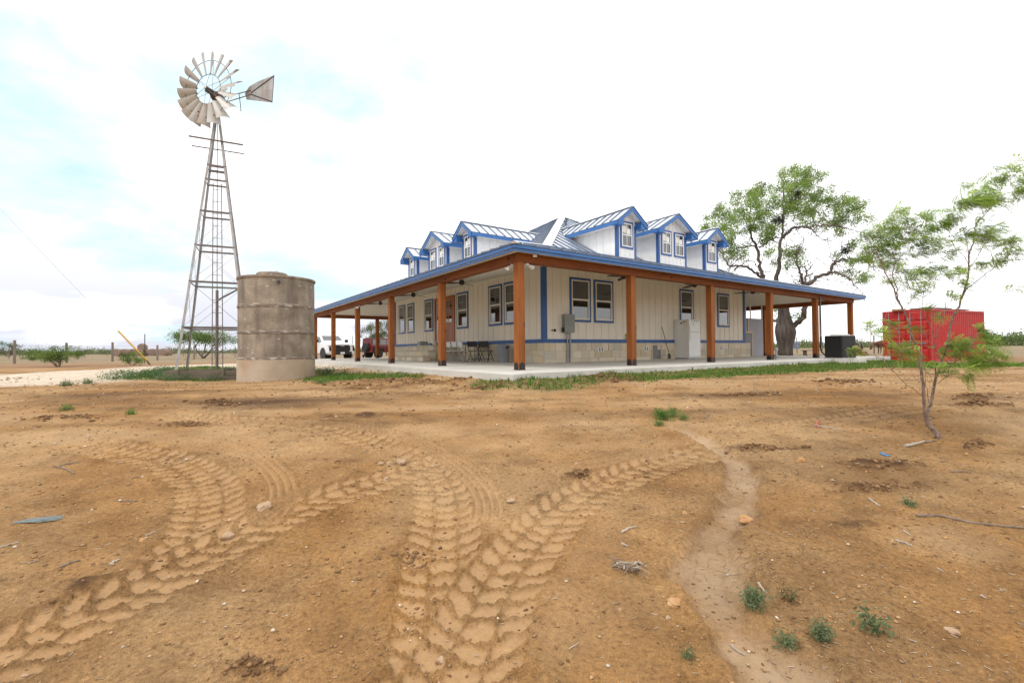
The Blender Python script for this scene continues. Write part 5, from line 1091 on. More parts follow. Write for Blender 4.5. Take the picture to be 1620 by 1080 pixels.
for pts, w0, w1 in LIMBS:
    P = [p + Vector((rn.gauss(0, .05), 0, rn.gauss(0, .05))) for p in catmull([lp(*p) for p in pts], 4)]; n = len(P)
    lb = MB(); lb.tube(P, [(w0 + (w1 - w0) * (i / (n - 1)) ** .8) * pxm * (1 + .08 * math.sin(i * 1.7)) for i in range(n)], 9, caps=True); tips = []
    for i in range(2, n, 3):
        if w0 > 4 and i < n * .45: continue
        for _ in range(2): branches(lb, P[i], Vector((rn.gauss(0, 1), rn.gauss(0, 1), rn.gauss(.3, .7))), rn.uniform(.5, 1.3), .022, 1, rn, tips)
    lb.build('limb', 'bark_grey', t, smooth=True)
CL7 = [(330,310,45),(420,340,60),(500,300,50),(480,260,40),(560,300,40),(230,470,70),(320,520,70),(110,500,50),(60,570,50),(160,600,60),(250,580,70),(420,450,60),(520,470,60),(430,560,70),(330,620,60),(560,680,60),(510,700,50),(600,620,40),(210,780,60),(300,760,50),(600,420,60),(640,330,60),(680,380,60),(650,530,45),(720,110,40),(800,110,40),(740,180,70),(820,170,60),(700,210,60),(920,110,40),(960,160,45),(900,180,60),(1000,170,30),(850,250,60),(920,230,50),(760,260,60),(790,300,60),(960,330,60),(1020,280,40),(900,360,60),(820,390,60),(1060,340,40),(1130,340,55),(1090,410,60),(1170,450,60),(1270,400,55),(1300,450,60),(1220,500,60),(1350,520,45),(1290,570,55),(1180,560,50),(1000,440,50),(920,490,50),(820,480,60),(1050,550,40),(1130,590,40),(930,560,35),(760,830,40),(730,810,50),(820,800,35),(850,860,35),(600,800,35),(620,900,25),(740,910,35),(330,830,40),(250,830,45),(180,720,40),(1260,900,40),(1150,820,25),(1360,880,50),(1380,1000,50),(1250,1000,45),(1330,1060,40),(1400,840,50),(1300,720,30),(690,1190,30),(620,1300,26),(820,1340,22),(560,560,55),(640,600,40),(480,380,50),(380,400,55),(180,540,60),(280,690,50),(760,400,55),(860,440,50),(1000,380,45),(1220,420,50),(180,420,35),(430,290,40)]
cl = []
for (u_, v_, r_) in CL7:
    c_ = lp(1110 + u_ / 5.4, 250 + v_ / 5.4, rn.uniform(-2.4, 2.4)); rr = r_ / 5.4 * pxm; q = 3 if r_ > 42 else 2
    for _ in range(q + 2):
        o = Vector((rn.gauss(0, rr * .6), rn.gauss(0, rr * 1.4), rn.gauss(0, rr * .5))); cl.append((c_ + o, (rr * rn.uniform(.4, .65), rr * .7, rr * rn.uniform(.28, .45)), rr * 60))
leaf_mesh('crown', t, cl, .13, 3, cols=[(.20, .30, .065), (.25, .36, .085), (.15, .23, .05), (.28, .38, .10)], wind=(1, 0, .1))
leaf_mesh('mistletoe_clump', t, [(lp(1110 + u_ / 5.4, 250 + v_ / 5.4, d_), (.35, .4, .28), 150) for u_, v_, d_ in ((650, 535, -1), (1240, 785, -.3), (800, 310, 0), (760, 380, -.3), (430, 600, 1.2))], .10, 9, cols=[(.03, .045, .015), (.045, .06, .02)])

# sapling at the yard edge
SB = G(1486, 692); SD = SB.y
t = thing('mesquite_sapling', 'slender forked mesquite sapling with feathery leaves leaning out of the bare soil', 'tree', tuple(SB))
def sp_(px, py, dd=0.0): return at(px, py, SD + dd) - SB
sx = SD / 734.
ST = [('trunk', [(1487, 697, 0), (1481, 685, 0), (1473, 675.6, .02), (1467, 665, .03), (1463, 655, .04)], 8.5, 6.4),
 ('trunk', [(1463, 657, .04), (1461, 633, .02), (1460, 607, 0), (1455, 571, -.03), (1451, 549, -.05), (1442, 531, -.06), (1438, 511, -.07), (1430, 493, -.08), (1420, 473, -.10), (1413, 453, -.12), (1404, 438, -.14), (1396, 420, -.15), (1389, 404, -.15), (1384, 385, -.15)], 4.8, .9),
 ('trunk', [(1464, 657, .04), (1469, 648, .06), (1475, 624, .1), (1482, 593, .14), (1491, 567, .2), (1499, 542, .24), (1503, 518, .28), (1507, 502, .3), (1518, 480, .34), (1530, 444, .38), (1533, 418, .4), (1533, 400, .42), (1540, 382, .44), (1543, 356, .46), (1556, 342, .5), (1575, 318, .55), (1584, 298, .58), (1591, 278, .6), (1606, 264, .62), (1622, 257, .64)], 4.6, .7),
 ('branch', [(1421, 476, -.1), (1419, 460, -.1), (1413, 436, -.1), (1415.6, 413, -.08), (1414, 396, -.06), (1429, 373, -.04), (1438, 352, -.02)], 2.0, .5),
 ('branch', [(1518, 480, .34), (1530, 456, .2), (1535.6, 453, .15), (1553, 438, .05), (1575, 422, -.05), (1591, 413, -.1), (1618, 410, -.15), (1640, 404, -.2)], 1.6, .7),
 ('branch', [(1478, 610, .1), (1480, 595, .02), (1479, 564, -.08), (1479, 538, -.12), (1473, 518, -.15), (1464, 500, -.18), (1460, 484, -.2), (1461, 462, -.2), (1466, 440, -.2)], 1.7, .5),
 ('branch', [(1479, 534, -.12), (1487, 513, -.16), (1495, 493, -.2), (1504, 476, -.22), (1510, 458, -.24)], 1.3, .4),
 ('branch', [(1460, 627, .0), (1448, 617, -.1), (1435, 609, -.2), (1415, 589, -.3), (1400, 573, -.36), (1384, 562, -.4), (1383, 549, -.4), (1374, 541, -.42)], 1.1, .4),
 ('branch', [(1483, 592, .1), (1495, 584, 0), (1511, 571, -.12), (1524, 558, -.22), (1536, 545, -.3), (1546, 528, -.34)], 1.3, .4),
 ('branch', [(1484, 606, .1), (1500, 594, -.05), (1516, 590, -.15), (1528, 596, -.22)], .9, .3),
 ('branch', [(1469, 640, .06), (1466, 610, -.02), (1463, 586, -.08), (1461, 572, -.1)], .9, .4), ('branch', [(1470, 645, .06), (1478, 622, 0), (1474, 600, -.05), (1468, 588, -.08)], .8, .4),
 ('branch', [(1533, 420, .4), (1524, 405, .3), (1512, 392, .22), (1503, 375, .15), (1498, 350, .1)], 1.1, .4), ('branch', [(1533, 400, .42), (1528, 378, .34), (1521, 352, .3), (1519, 330, .25), (1523, 300, .2)], 1.0, .3),
 ('branch', [(1541, 380, .44), (1553, 372, .5), (1566, 376, .56)], .9, .3), ('branch', [(1543, 360, .46), (1548, 335, .4), (1560, 318, .38)], .8, .3), ('branch', [(1531, 430, .39), (1540, 415, .3), (1549, 400, .22), (1556, 388, .18)], .9, .3),
 ('branch', [(1410, 448, -.12), (1398, 438, -.2), (1386, 424, -.25), (1372, 408, -.28)], .9, .3), ('branch', [(1428, 490, -.08), (1440, 478, 0), (1452, 462, .05), (1470, 450, .1)], .9, .3), ('branch', [(1415, 410, -.08), (1398, 392, -.1), (1390, 372, -.1), (1392, 355, -.1)], .8, .3),
 ('branch', [(1438, 512, -.07), (1420, 520, -.2), (1402, 516, -.3), (1388, 510, -.35)], .6, .25), ('branch', [(1452, 552, -.05), (1440, 560, -.15), (1424, 556, -.25), (1410, 547, -.3)], .8, .3), ('branch', [(1430, 372, -.04), (1446, 362, 0), (1462, 372, .05), (1480, 382, .1)], .8, .3),
 ('branch', [(1591, 280, .6), (1600, 290, .5), (1612, 300, .45)], .6, .25), ('branch', [(1576, 318, .55), (1590, 316, .5), (1606, 306, .42)], .7, .3)]
rn = random.Random(11)
for nm, pts, w0, w1 in ST:
    P = [p + Vector((rn.gauss(0, .003), rn.gauss(0, .003), 0)) for p in catmull([sp_(*p) for p in pts], 5)]; n = len(P); lb = MB(); lb.tube(P, [(w0 + (w1 - w0) * (i / (n - 1)) ** .85) * sx * .5 * (1 + .07 * math.sin(i * 2.1)) for i in range(n)], 9 if w0 > 2 else 6); tips = []
    for i in range(n // 3, n, 4):
        if nm == 'trunk' and w0 > 6: break
        branches(lb, P[i], Vector((rn.gauss(.3, 1), rn.gauss(0, .8), rn.gauss(.4, .6))), rn.uniform(.08, .22), .0035, 1, rn, tips)
    lb.build(nm, 'bark_young', t, smooth=True)
FC = [(1426,344,34,16),(1404,362,30,18),(1452,366,26,16),(1370,372,12,8),(1380,416,14,8),(1408,412,18,8),(1424,424,14,7),(1462,402,18,8),(1440,440,14,7),(1474,356,12,7),(1478,382,18,12),(1387,384,25,18),(1375,395,14,10),(1391,404,22,10),(1435,404,14,8),(1393,447,14,6),(1438,453,14,6),(1451,431,12,5),(1418,329,14,8),(1460,342,12,7),(1478,422,28,10),(1504,429,22,10),(1518,451,12,6),(1533,318,30,14),(1540,329,22,11),(1524,293,10,4),(1495,338,14,8),(1504,351,16,11),(1580,315,26,10),(1575,287,16,8),(1602,260,18,8),(1611,304,20,10),(1613,291,16,6),(1562,373,28,14),(1580,384,25,14),(1596,400,15,10),(1573,413,10,6),(1553,364,22,12),(1507,400,12,6),(1502,471,9,3),(1607,455,7,4),(1551,418,9,4),(1520,372,14,8),(1430,384,28,12),(1400,384,22,12),(1592,272,14,7),(1520,318,18,9),(1550,310,16,8),(1618,282,10,8),(1486,432,16,6),
 (1524,560,36,15),(1509,549,18,12),(1540,549,26,13),(1553,531,11,7),(1549,520,6,4),(1562,540,16,5),(1556,567,16,8),(1535,578,20,7),(1524,596,12,4),(1500,562,18,8),(1520,545,18,9),(1545,575,14,6),(1384,518,12,4),(1402,511,8,4),(1400,531,10,4),(1407,549,10,5),(1418,558,18,6),(1435,558,12,6),(1442,567,12,4),(1438,518,10,3),(1473,582,10,4),(1484,504,10,3),(1447,464,12,5),(1498,591,10,4),(1343,551,9,3),(1352,558,6,3),(1460,489,9,3),(1376,513,9,3),(1390,528,8,3),(1428,545,10,4)]
cl = []
for (a, b, rx, ry) in FC:
    c_ = sp_(a, b, rn.uniform(-.22, .34)); n_ = rx * ry * .105 + 4
    for _ in range(3): cl.append((c_ + Vector((rn.gauss(0, rx * sx * .42), rn.gauss(0, rx * sx * .5), rn.gauss(0, ry * sx * .42))), (rx * sx * .95, rx * sx * 1.0, ry * sx * .8), n_ / 3 + 1))
leaf_mesh('crown', t, cl, .115, 13, cols=[(.26, .38, .07), (.31, .44, .09), (.19, .29, .055), (.37, .47, .11)], wind=(.95, .1, .04), frond=True, dens=2.3)
tw = MB()
base = G(1497, 680) - SB
for q in ([(1497, 680, 0), (1496, 668, 0), (1492, 655, 0)], [(1496, 668, 0), (1503, 662, 0), (1512, 668, 0)], [(1496, 672, 0), (1506, 668, 0), (1511, 666, 0)]): tw.tube([sp_(*p) + Vector((0, .25, .0)) for p in q], .004, 5)
tw.build('dead_twig', 'bark_grey', t)

# trees, bushes beyond
def small_tree(nm, label, loc, h, spread, trunk_r, seed, cols, leaf=.12, dens=1., crown_z=(.45, 1.0), group=None, stems=3, cat='tree', n=26, flat=.0):
    rnd = random.Random(seed); t = thing(nm, label, cat, loc, 0, group); tb_ = MB(); tips = []
    for k in range(stems):
        a = rnd.uniform(0, 6.28); branches(tb_, (rnd.gauss(0, trunk_r), rnd.gauss(0, trunk_r), -.05), (math.cos(a) * .5 * spread / h * 1.4, math.sin(a) * .5 * spread / h * 1.4, 1), h * .55, trunk_r, 2, rnd, tips, .25)
    tb_.build('trunk', 'bark_grey', t, smooth=True); cl = []
    for k in range(n):
        a = rnd.uniform(0, 6.28); rr = spread * .5 * math.sqrt(rnd.random()); zz_ = h * rnd.uniform(*crown_z) - rr * .18 * h / spread; r_ = spread * rnd.uniform(.07, .15); cl.append(((math.cos(a) * rr, math.sin(a) * rr, zz_), (r_ * 1.2, r_ * 1.2, r_ * .6), 46 * dens))
    for p in tips[::2]: cl.append((p, (spread * .08,) * 3, 16 * dens))
    leaf_mesh('crown', t, cl, leaf, seed, cols, wind=(.6, 0, 0), flat=flat); return t
GREENS = [(.12, .20, .035), (.16, .25, .05), (.09, .15, .03)]; OLIVE = [(.12, .14, .06), (.15, .17, .08), (.09, .11, .05)]
p = at(321, 560, 50); small_tree('mesquite_tree', 'wide low bright green mesquite tree in the field behind the windmill', (p.x, 50, -.06), 3.0, 6.2, .11, 31, GREENS, .14, 1.2, (.62, .92), n=34)
p = at(90, 578, 22); small_tree('mesquite_bush', 'feathery green mesquite bush on a soil mound beside the gravel drive', (p.x, 22, GH(p.x, 22) + .02), .95, 1.9, .02, 32, GREENS, .06, .8, (.35, 1.0), stems=6, cat='bush', n=26)
p = at(210, 577, 23); small_tree('mesquite_bush', 'small light green mesquite bush near the yellow guy wire guard', (p.x, 23, GH(p.x, 23) + .01), .62, .95, .014, 33, GREENS, .05, .6, (.4, 1.0), stems=5, cat='bush', n=14)
for k, (px, py, D, h, s_, sd, lab) in enumerate(((588, 558, 52, 3.3, 3.0, 41, 'thin olive tree with open branches behind the utility cart'), (612, 556, 58, 5.0, 4.0, 42, 'taller olive tree behind the dark red off-road vehicle'), (632, 556, 60, 4.6, 3.2, 44, 'olive tree half hidden by the front porch post'))):
    p = at(px, py, D); small_tree('field_tree', lab, (p.x, D, -.05), h, s_, .07, sd, OLIVE, .13, .9, (.35, 1.0), n=26)
p = at(13, 556, 95); small_tree('field_bush', 'dark grey-green bush in the dry field beyond the fence', (p.x, 95, -.05), 3.0, 4.2, .06, 51, OLIVE, .16, .8, (.2, 1.0), cat='bush', n=20)
p = at(50, 566, 40); small_tree('weed_clump', 'flat green weed clump in the dry grass by the fence', (p.x, 40, -.03), .35, 1.7, .01, 52, GREENS, .06, .7, (.3, .9), cat='weed', n=10, stems=4)

# ------------------------------------------------------------------ fences
def fence(label, posts, nwires, hw, wire_top, group=None):
    t = thing('wire_fence', label, 'fence', posts[0][0])
    o = posts[0][0]
    for (p, h, r_, m_) in posts: q = p - o; MB().tube([q + Vector((0, 0, -.25)), q + Vector((0, 0, h * .5)), q + Vector((.0, 0, h))], [r_, r_ * .97, r_ * .92], 9).build('fence_post', m_, t, smooth='auto')
    for k in range(nwires):
        z = wire_top * (k + 1) / nwires; w = MB()
        for (a, ha, _, _), (b, hb, _, _) in zip(posts[:-1], posts[1:]): w.tube([a - o + Vector((0, -.05, z)), (a + b) / 2 - o + Vector((0, -.05, z - .015)), b - o + Vector((0, -.05, z))], .0045, 4)
        w.build('wire', 'old_steel', t)
    return t
def fp(px, D, h=1.45, r_=.075, m_='post_wood'): p = at(px, 560, D); return (Vector((p.x, D, gz(p.x, D))), h, r_, m_)
fence('near fence of round wooden posts and wires along the bare dirt west of the drive', [fp(-190, 27), fp(23, 29.5, 1.5), fp(105, 31, 1.35), fp(178, 34, 1.42), fp(249, 38, 1.25), fp(307, 44, 1.3), fp(395, 54, 1.3)], 5, 1.45, 1.15)
fence('far fence of thin posts across the dry field', [fp(x_, D, 1.45, .05, 'old_steel' if k % 3 else 'post_wood') for k, (x_, D) in enumerate(((-120, 58), (14, 62), (57, 66), (86, 70), (96, 76), (133, 82), (170, 92), (205, 105), (290, 70), (310, 66), (340, 63), (372, 60), (560, 64), (640, 70)))], 4, 1.4, 1.15)
fence('fence posts and wires in the field behind the porch and old tree', [fp(x_, D, 1.6, .055) for x_, D in ((1130, 60), (1261, 47), (1300, 44), (1383, 41), (1440, 44), (1500, 47))], 4, 1.5, 1.25)
rp = [fp(1560 + k * 12, 170 - k * 4, 1.7, .09) for k in range(12)]
fence('distant fence below the far tree line on the open field', rp, 3, 1.6, 1.3)
for x_, D, h in ((558, 43, 2.1), (552, 60, 1.3)):
    q = fp(x_, D, h, .035, 'old_steel'); MB().tube([(0, 0, -.2), (0, 0, h)], .035, 6).build('steel_post', 'old_steel', None, loc=q[0]); tag(bpy.context.scene.objects[-1] if False else list(COL.objects)[-1], 'thin rusty steel post standing ' + ('alone between the pickup truck and the utility cart' if D == 43 else 'far off in the field behind the pickup truck'), 'post')
q = fp(229, 27, 1.75, .03, 'dark_steel'); MB().tube([(0, 0, -.2), (0, 0, 1.72)], .022, 6).build('steel_post', 'dark_steel', None, loc=q[0]); tag(list(COL.objects)[-1], 'thin dark steel post standing next to the yellow guy wire guard', 'post')

# hay bales
def bale(loc, rz, label, r_=.78, w_=1.3, zoff=0):
    t = MB(); pr = [(r_ * .2, -w_ / 2 - .0), (r_ * .6, -w_ / 2 - .03), (r_ * .96, -w_ / 2 + .01), (r_, -w_ / 2 + .08), (r_ * 1.01, 0), (r_, w_ / 2 - .08), (r_ * .96, w_ / 2 - .01), (r_ * .6, w_ / 2 + .03), (r_ * .2, w_ / 2)]
    t.lathe(pr, 26); M = Matrix.Rotation(R(90), 4, 'Y'); t.v = [tuple(M @ Vector(v) + Vector((0, 0, r_ * .97))) for v in t.v]
    t.v = [(x, y, z + .03 * mnoise.noise(Vector((x * 2 + loc[0], y * 2, z * 2)))) for x, y, z in t.v]
    o = t.build('hay_bale', 'hay', None, smooth='auto', loc=loc); o.rotation_euler = (0, 0, rz); return tag(o, label, 'hay bale', 'round hay bales in the field')
BD = 98.
for k, (px, dd, zz_, rot, lab) in enumerate(((186, 0, 0, -1.35, 'first grey-brown hay bale at the outer end of the row'), (198, 1, 0, -1.3, 'second bale, its round face next to the outer end bale'), (211, 3, 0, -1.2, 'third bale of the row, behind the light green bush'), (219, 0, 0, -1.1, 'bale under the outer side of the raised top bale'), (229.5, 2, 0, -1.5, 'bale directly under the raised top bale'),
                              (225.5, 1.5, 1.12, -1.2, 'raised bale lying on top of the row'), (241, 1, 0, -1.0, 'bale just before the gap in the row'), (248, 5, 0, -.95, 'bale seen behind the fourth wooden fence post'), (260, 0, 0, -1.45, 'first bale past the gap, with dark round face'), (268, 4, 0, -.9, 'last bale of the row before the windmill leg'))):
    p = at(px, 560, BD + dd); bale((p.x, BD + dd, gz(p.x, BD + dd) - .02 + zz_), rot, lab)

# ------------------------------------------------------------------ guy wire with its yellow guard, utility pole out of frame
ga = G(239, 577); gp = Vector((-25.1, 17.9, 0)); gtop = at(-200, 121, 17.9)
t = thing('guy_wire', 'thin guy wire slanting to the ground with a yellow plastic guard', 'guy wire', tuple(ga))
MB().tube([(0, 0, -.1), gtop - ga], .004, 5).build('wire', 'old_steel', t)
dr_ = (gtop - ga); f = 0.0
f1 = min((i / 1000 for i in range(1000)), key=lambda q: abs(((ga + dr_ * q).dot(r2) / ((ga + dr_ * q - Vector((0, 0, CAM_Z))).dot(fw))) * F_PX + 810 - 187))
MB().tube([dr_ * .02, dr_ * f1], .035, 8).build('yellow_guard', 'yellow_plastic', t, smooth='auto'); MB().tube([(0, 0, -.05), dr_ * .025], .03, 6).build('anchor_rod', 'dark_steel', t)
t = thing('utility_pole', 'tall wooden utility pole standing west of the drive', 'utility pole', (gtop.x - .1, gtop.y, gz(gtop.x, gtop.y)))
MB().tube([(0, 0, -.5), (0, 0, gtop.z + .8)], [.17, .12], 12).build('pole', 'old_board', t, smooth='auto'); MB().box((-1.1, -.05, gtop.z + .1), (1.1, .05, gtop.z + .22)).build('crossarm', 'old_board', t)
for x_ in (-.95, 0, .95): MB().lathe([(.05, 0), (.06, .05), (.03, .12)], 10).build('insulator', 'grey_pvc', t, loc=(x_, 0, gtop.z + (.22 if x_ else .8)))

# ------------------------------------------------------------------ cattle
def cow(label, loc, rz, m_, sc=1.0, head_low=False, seed=0, nm='cow'):
    t = thing(nm, label, 'cow', loc, rz); P = {}
    me = bpy.data.meshes.new('body'); V = []; E_ = []; Rr = []
    def v(p, r_, par=None):
        V.append(Vector(p) * sc); Rr.append((r_[0] * sc, r_[1] * sc) if isinstance(r_, tuple) else (r_ * sc, r_ * sc)); 
        if par is not None: E_.append((par, len(V) - 1))
        return len(V) - 1
    a = v((-.05, 0, .98), (.26, .34)); b = v((-.45, 0, 1.0), (.25, .32), a); c_ = v((-.78, 0, 1.04), (.22, .22), b); tl_ = v((-.93, 0, 1.06), .07, c_); v((-1.0, 0, .85), .03, v((-.98, 0, .95), .035, tl_)); tt = len(V) - 1; v((-1.0, 0, .5), .035, v((-1.01, 0, .65), .022, tt))
    d = v((.35, 0, .98), (.25, .33), a); e = v((.62, 0, 1.06), (.19, .28), d)
    if head_low: n1_ = v((.88, 0, .98), (.12, .19), e); n2_ = v((1.10, 0, .80), (.10, .13), n1_); h1 = v((1.22, 0, .66), (.105, .12), n2_); h2 = v((1.30, 0, .48), (.08, .085), h1); v((1.33, 0, .38), (.07, .065), h2)
    else: n1_ = v((.85, 0, 1.20), (.12, .19), e); n2_ = v((1.05, 0, 1.34), (.10, .13), n1_); h1 = v((1.20, 0, 1.38), (.105, .12), n2_); h2 = v((1.38, 0, 1.28), (.08, .085), h1); v((1.47, 0, 1.22), (.07, .065), h2)
    for sy in (-1, 1):
        s_ = v((.52, sy * .17, .78), (.10, .13), e); k = v((.53, sy * .17, .44), .058, s_); k2 = v((.53, sy * .17, .14), .042, k); v((.56, sy * .17, .03), .055, k2)
        h = v((-.72, sy * .18, .82), (.12, .18), c_); k = v((-.62, sy * .18, .60), (.075, .09), h); k2 = v((-.78, sy * .18, .40), .05, k); k3 = v((-.73, sy * .18, .14), .042, k2); v((-.69, sy * .18, .03), .055, k3)
        v(((1.15 if head_low else 1.12), sy * .22, (.80 if head_low else 1.42)), (.04, .02), v(((1.17 if head_low else 1.13), sy * .12, (.76 if head_low else 1.42)), .035, h1))
    me.from_pydata([tuple(q) for q in V], E_, []); o = bpy.data.objects.new('body', me); COL.objects.link(o); o.parent = t; me.materials.append(MATS[m_])
    sk_ = o.modifiers.new('skin', 'SKIN'); sk_.use_smooth_shade = True
    if not me.skin_vertices: 
        bpy.context.view_layer.objects.active = o; o.select_set(True)
    for i, q in enumerate(Rr): me.skin_vertices[0].data[i].radius = q
    me.skin_vertices[0].data[0].use_root = True
    s_ = o.modifiers.new('sub', 'SUBSURF'); s_.levels = s_.render_levels = 1
    for sy in (-1, 1):
        ex, ez = (1.27, .60) if head_low else (1.27, 1.38)
        q = MB(); q.lathe([(.004, -.012), (.014, 0), (.004, .012)], 8); q.v = [(x + ex * sc, z + sy * .10 * sc, y + ez * sc) for x, y, z in q.v]; q.build('eye', 'dark_plastic', t)
        MB().tube([(Vector((1.14, sy * .07, .80 if head_low else 1.46)) * sc), (Vector((1.13, sy * .16, .88 if head_low else 1.54)) * sc), (Vector((1.18, sy * .2, .95 if head_low else 1.62)) * sc)], [.022 * sc, .016 * sc, .006 * sc], 6).build('horn', 'stick_pale', t)
    return t
p = at(1397, 558, 40); cow('brown cow standing with lowered head half hidden behind the red container', (p.x + .25, 40, .487 - (558.5 - 546) / 734 * 40), R(172), 'cow_brown', .92, True)
p = at(1357, 558, 44); cow('dark cow with pale flank patches standing behind the air conditioner', (p.x, 44, gz(p.x, 44) - .05), R(35), 'cow_dark', .86, True)
p = at(1364, 558, 38); cow('small tan calf standing between the air conditioner and the container', (p.x, 38.6, gz(p.x, 38) - .1), R(200), 'calf_tan', .55, True, nm='calf')
p = at(1365, 560, 30)
t = thing('timber_stack', 'low stack of brown timber boards lying beside the air conditioner', 'timber', (p.x, 31, .487 - (561 - 546.3) / 734 * 31), R(6))
for k, (a, b, c_, d) in enumerate(((-1.0, 1.0, .0, .10), (-.9, .95, .11, .19), (-.7, 1.0, .20, .26))): MB().box((a, -.3 + k * .05, c_), (b, .3 - k * .04, d)).build('board', 'pine_board', t, bevel=.01)
w_ = MB(); w_.lathe([(.05, -.06), (.14, -.07), (.16, 0), (.14, .07), (.05, .06)], 16); w_.v = [(x, z, y + .155) for x, y, z in w_.v]; q = at(1367, 562, 26); tag(w_.build('old_wheel', 'rubber', None, smooth='auto', loc=(q.x, 26, GH(q.x, 26))), 'small old black wheel standing on the dirt in front of the timber stack', 'wheel')
p = at(1283, 558, 33); t = thing('timber_bench', 'low weathered plank bench beyond the porch between the old tree and the air conditioner', 'bench', (p.x, 33, gz(p.x, 33)), .2)
MB().box((-.7, -.15, .38), (.7, .15, .43)).build('seat', 'old_board', t)
for x_ in (-.5, .5): MB().box((x_ - .05, -.13, 0), (x_ + .05, .13, .38)).build('leg', 'old_board', t)
p = at(1256, 549, 140); t = thing('blue_shed', 'small far blue shed on the horizon behind the old tree', 'shed', (p.x, 140, -.1), .3)
MB().box((-1.2, -.9, 0), (1.2, .9, 1.7)).build('wall', 'far_blue', t); MB().prism([(-1.3, -1.0, 1.7), (-1.3, 1.0, 1.7), (-1.3, 0, 2.2)], (2.6, 0, 0)).build('roof', 'far_blue', t); MB().box((-.1, -.93, .5), (.4, -.901, 1.2)).build('window', 'white_vinyl', t)

# ------------------------------------------------------------------ far vegetation (uncountable masses)
def mass(name, pts, n, leaf, hfun, dfun, cols, seed):
    rg = np.random.default_rng(seed); cl = []
    for _ in range(n):
        px = rg.uniform(*pts); D = dfun(px) * rg.uniform(.92, 1.25); p = at(px, 550, D); h = hfun(px, rg) ; cl.append(((p.x, D, gz(p.x, D) + h * rg.uniform(.25, .9)), (h * .8, h, h * .42), 8))
    o = leaf_mesh(name, None, cl, leaf, seed, cols); o['kind'] = 'stuff'; return o
mass('treeline', (1535, 1800), 900, 1.5, lambda px, r: 5.0 + 1.6 * math.sin(px * .11) + r.uniform(-1.5, 1.2), lambda px: 290, [(.12, .17, .05), (.15, .20, .07), (.09, .13, .045)], 71)
mass('brush', (-120, 640), 1100, .8, lambda px, r: max(.3, .5 + 1.5 * (math.sin(px * .051) * .5 + .5) ** 3 + r.uniform(-.3, .6)), lambda px: 240, [(.14, .17, .075), (.17, .20, .09), (.11, .13, .06)], 72)
mass('scrub', (1150, 1420), 500, .9, lambda px, r: 1.4 + 1.2 * math.sin(px * .08) + r.uniform(-.6, .8), lambda px: 230, [(.14, .18, .07), (.17, .20, .09)], 73)

# ------------------------------------------------------------------ grass, weeds
def blades(name, polys, n, hmin, hmax, cols, seed, lean=.5, kindw=.010, extra=None):
    rg = np.random.default_rng(seed); V = []; C = []; cols = np.array(cols); A = []
    for q in polys: xs = [p[0] for p in q]; ys = [p[1] for p in q]; A.append((max(xs) - min(xs)) * (max(ys) - min(ys)))
    for q, a in zip(polys, A):
        xs = np.array([p[0] for p in q]); ys = np.array([p[1] for p in q]); m_ = int(n * a / sum(A)); X = rg.uniform(xs.min(), xs.max(), m_); Yy = rg.uniform(ys.min(), ys.max(), m_)
        w = polymask(X + (fbm(X, Yy, 1.5, 75) - .5) * .5, Yy + (fbm(X, Yy, 1.5, 77) - .5) * .8, q, .30) * (.25 + 1.2 * fbm(X, Yy, .9, 91)); k = (rg.random(m_) < w) & (polymask(X, Yy, HOUSE_BODY, .01) < .5)
        for x, y in zip(X[k], Yy[k]):
            z = GH(x, y) - .005; h = rg.uniform(hmin, hmax) * (.5 + fbm(np.array([x]), np.array([y]), 1.1, 93)[0]); cc = cols[rg.integers(len(cols))] * rg.uniform(.75, 1.25)
            for _ in range(3):
                a = rg.uniform(0, 6.28); l_ = rg.uniform(0, lean) * h; ox, oy = rg.normal(size=2) * .018; wd = kindw * rg.uniform(.7, 1.4); dx, dy = -math.sin(a) * wd, math.cos(a) * wd; tx, ty = math.cos(a) * l_, math.sin(a) * l_
                b = (x + ox, y + oy, z); hh = h * rg.uniform(.6, 1.1)
                V += [(b[0] - dx, b[1] - dy, b[2]), (b[0] + dx, b[1] + dy, b[2]), (b[0] + tx * .4 + dx * .7, b[1] + ty * .4 + dy * .7, b[2] + hh * .6), (b[0] + tx * .4 - dx * .7, b[1] + ty * .4 - dy * .7, b[2] + hh * .6), (b[0] + tx, b[1] + ty, b[2] + hh)]; C.append(cc)
    V = np.array(V, np.float32); nb = len(C); me = bpy.data.meshes.new(name); me.vertices.add(len(V)); me.vertices.foreach_set('co', V.ravel()); b = np.arange(nb) * 5
    li = np.stack([b, b + 1, b + 2, b + 3, b + 3, b + 2, b + 4], 1).ravel(); me.loops.add(len(li)); me.polygons.add(nb * 2); me.loops.foreach_set('vertex_index', li)
    ls = np.stack([np.arange(nb) * 7, np.arange(nb) * 7 + 4], 1).ravel(); lt = np.tile([4, 3], nb); me.polygons.foreach_set('loop_start', ls); me.polygons.foreach_set('loop_total', lt); me.update()
    a = me.color_attributes.new('Col', 'FLOAT_COLOR', 'POINT'); cc = np.ones((len(V), 4), np.float32); cc[:, :3] = np.repeat(np.array(C), 5, 0); a.data.foreach_set('color', cc.ravel()); me.materials.append(MATS['blades'])
    o = bpy.data.objects.new(name, me); COL.objects.link(o); o['kind'] = 'stuff'; return o
HOUSE_BODY = [tuple(W(*p)[:2]) for p in ((-1.22, -1.2), (20.5, -1.2), (20.5, 22.4), (-1.22, 22.4))]
lawn = blades('grass', [GRASS_A, GRASS_B, GRASS_C], 100000, .035, .11, [(.09, .18, .025), (.13, .23, .035), (.07, .145, .02), (.20, .23, .06)], 81, kindw=.007)
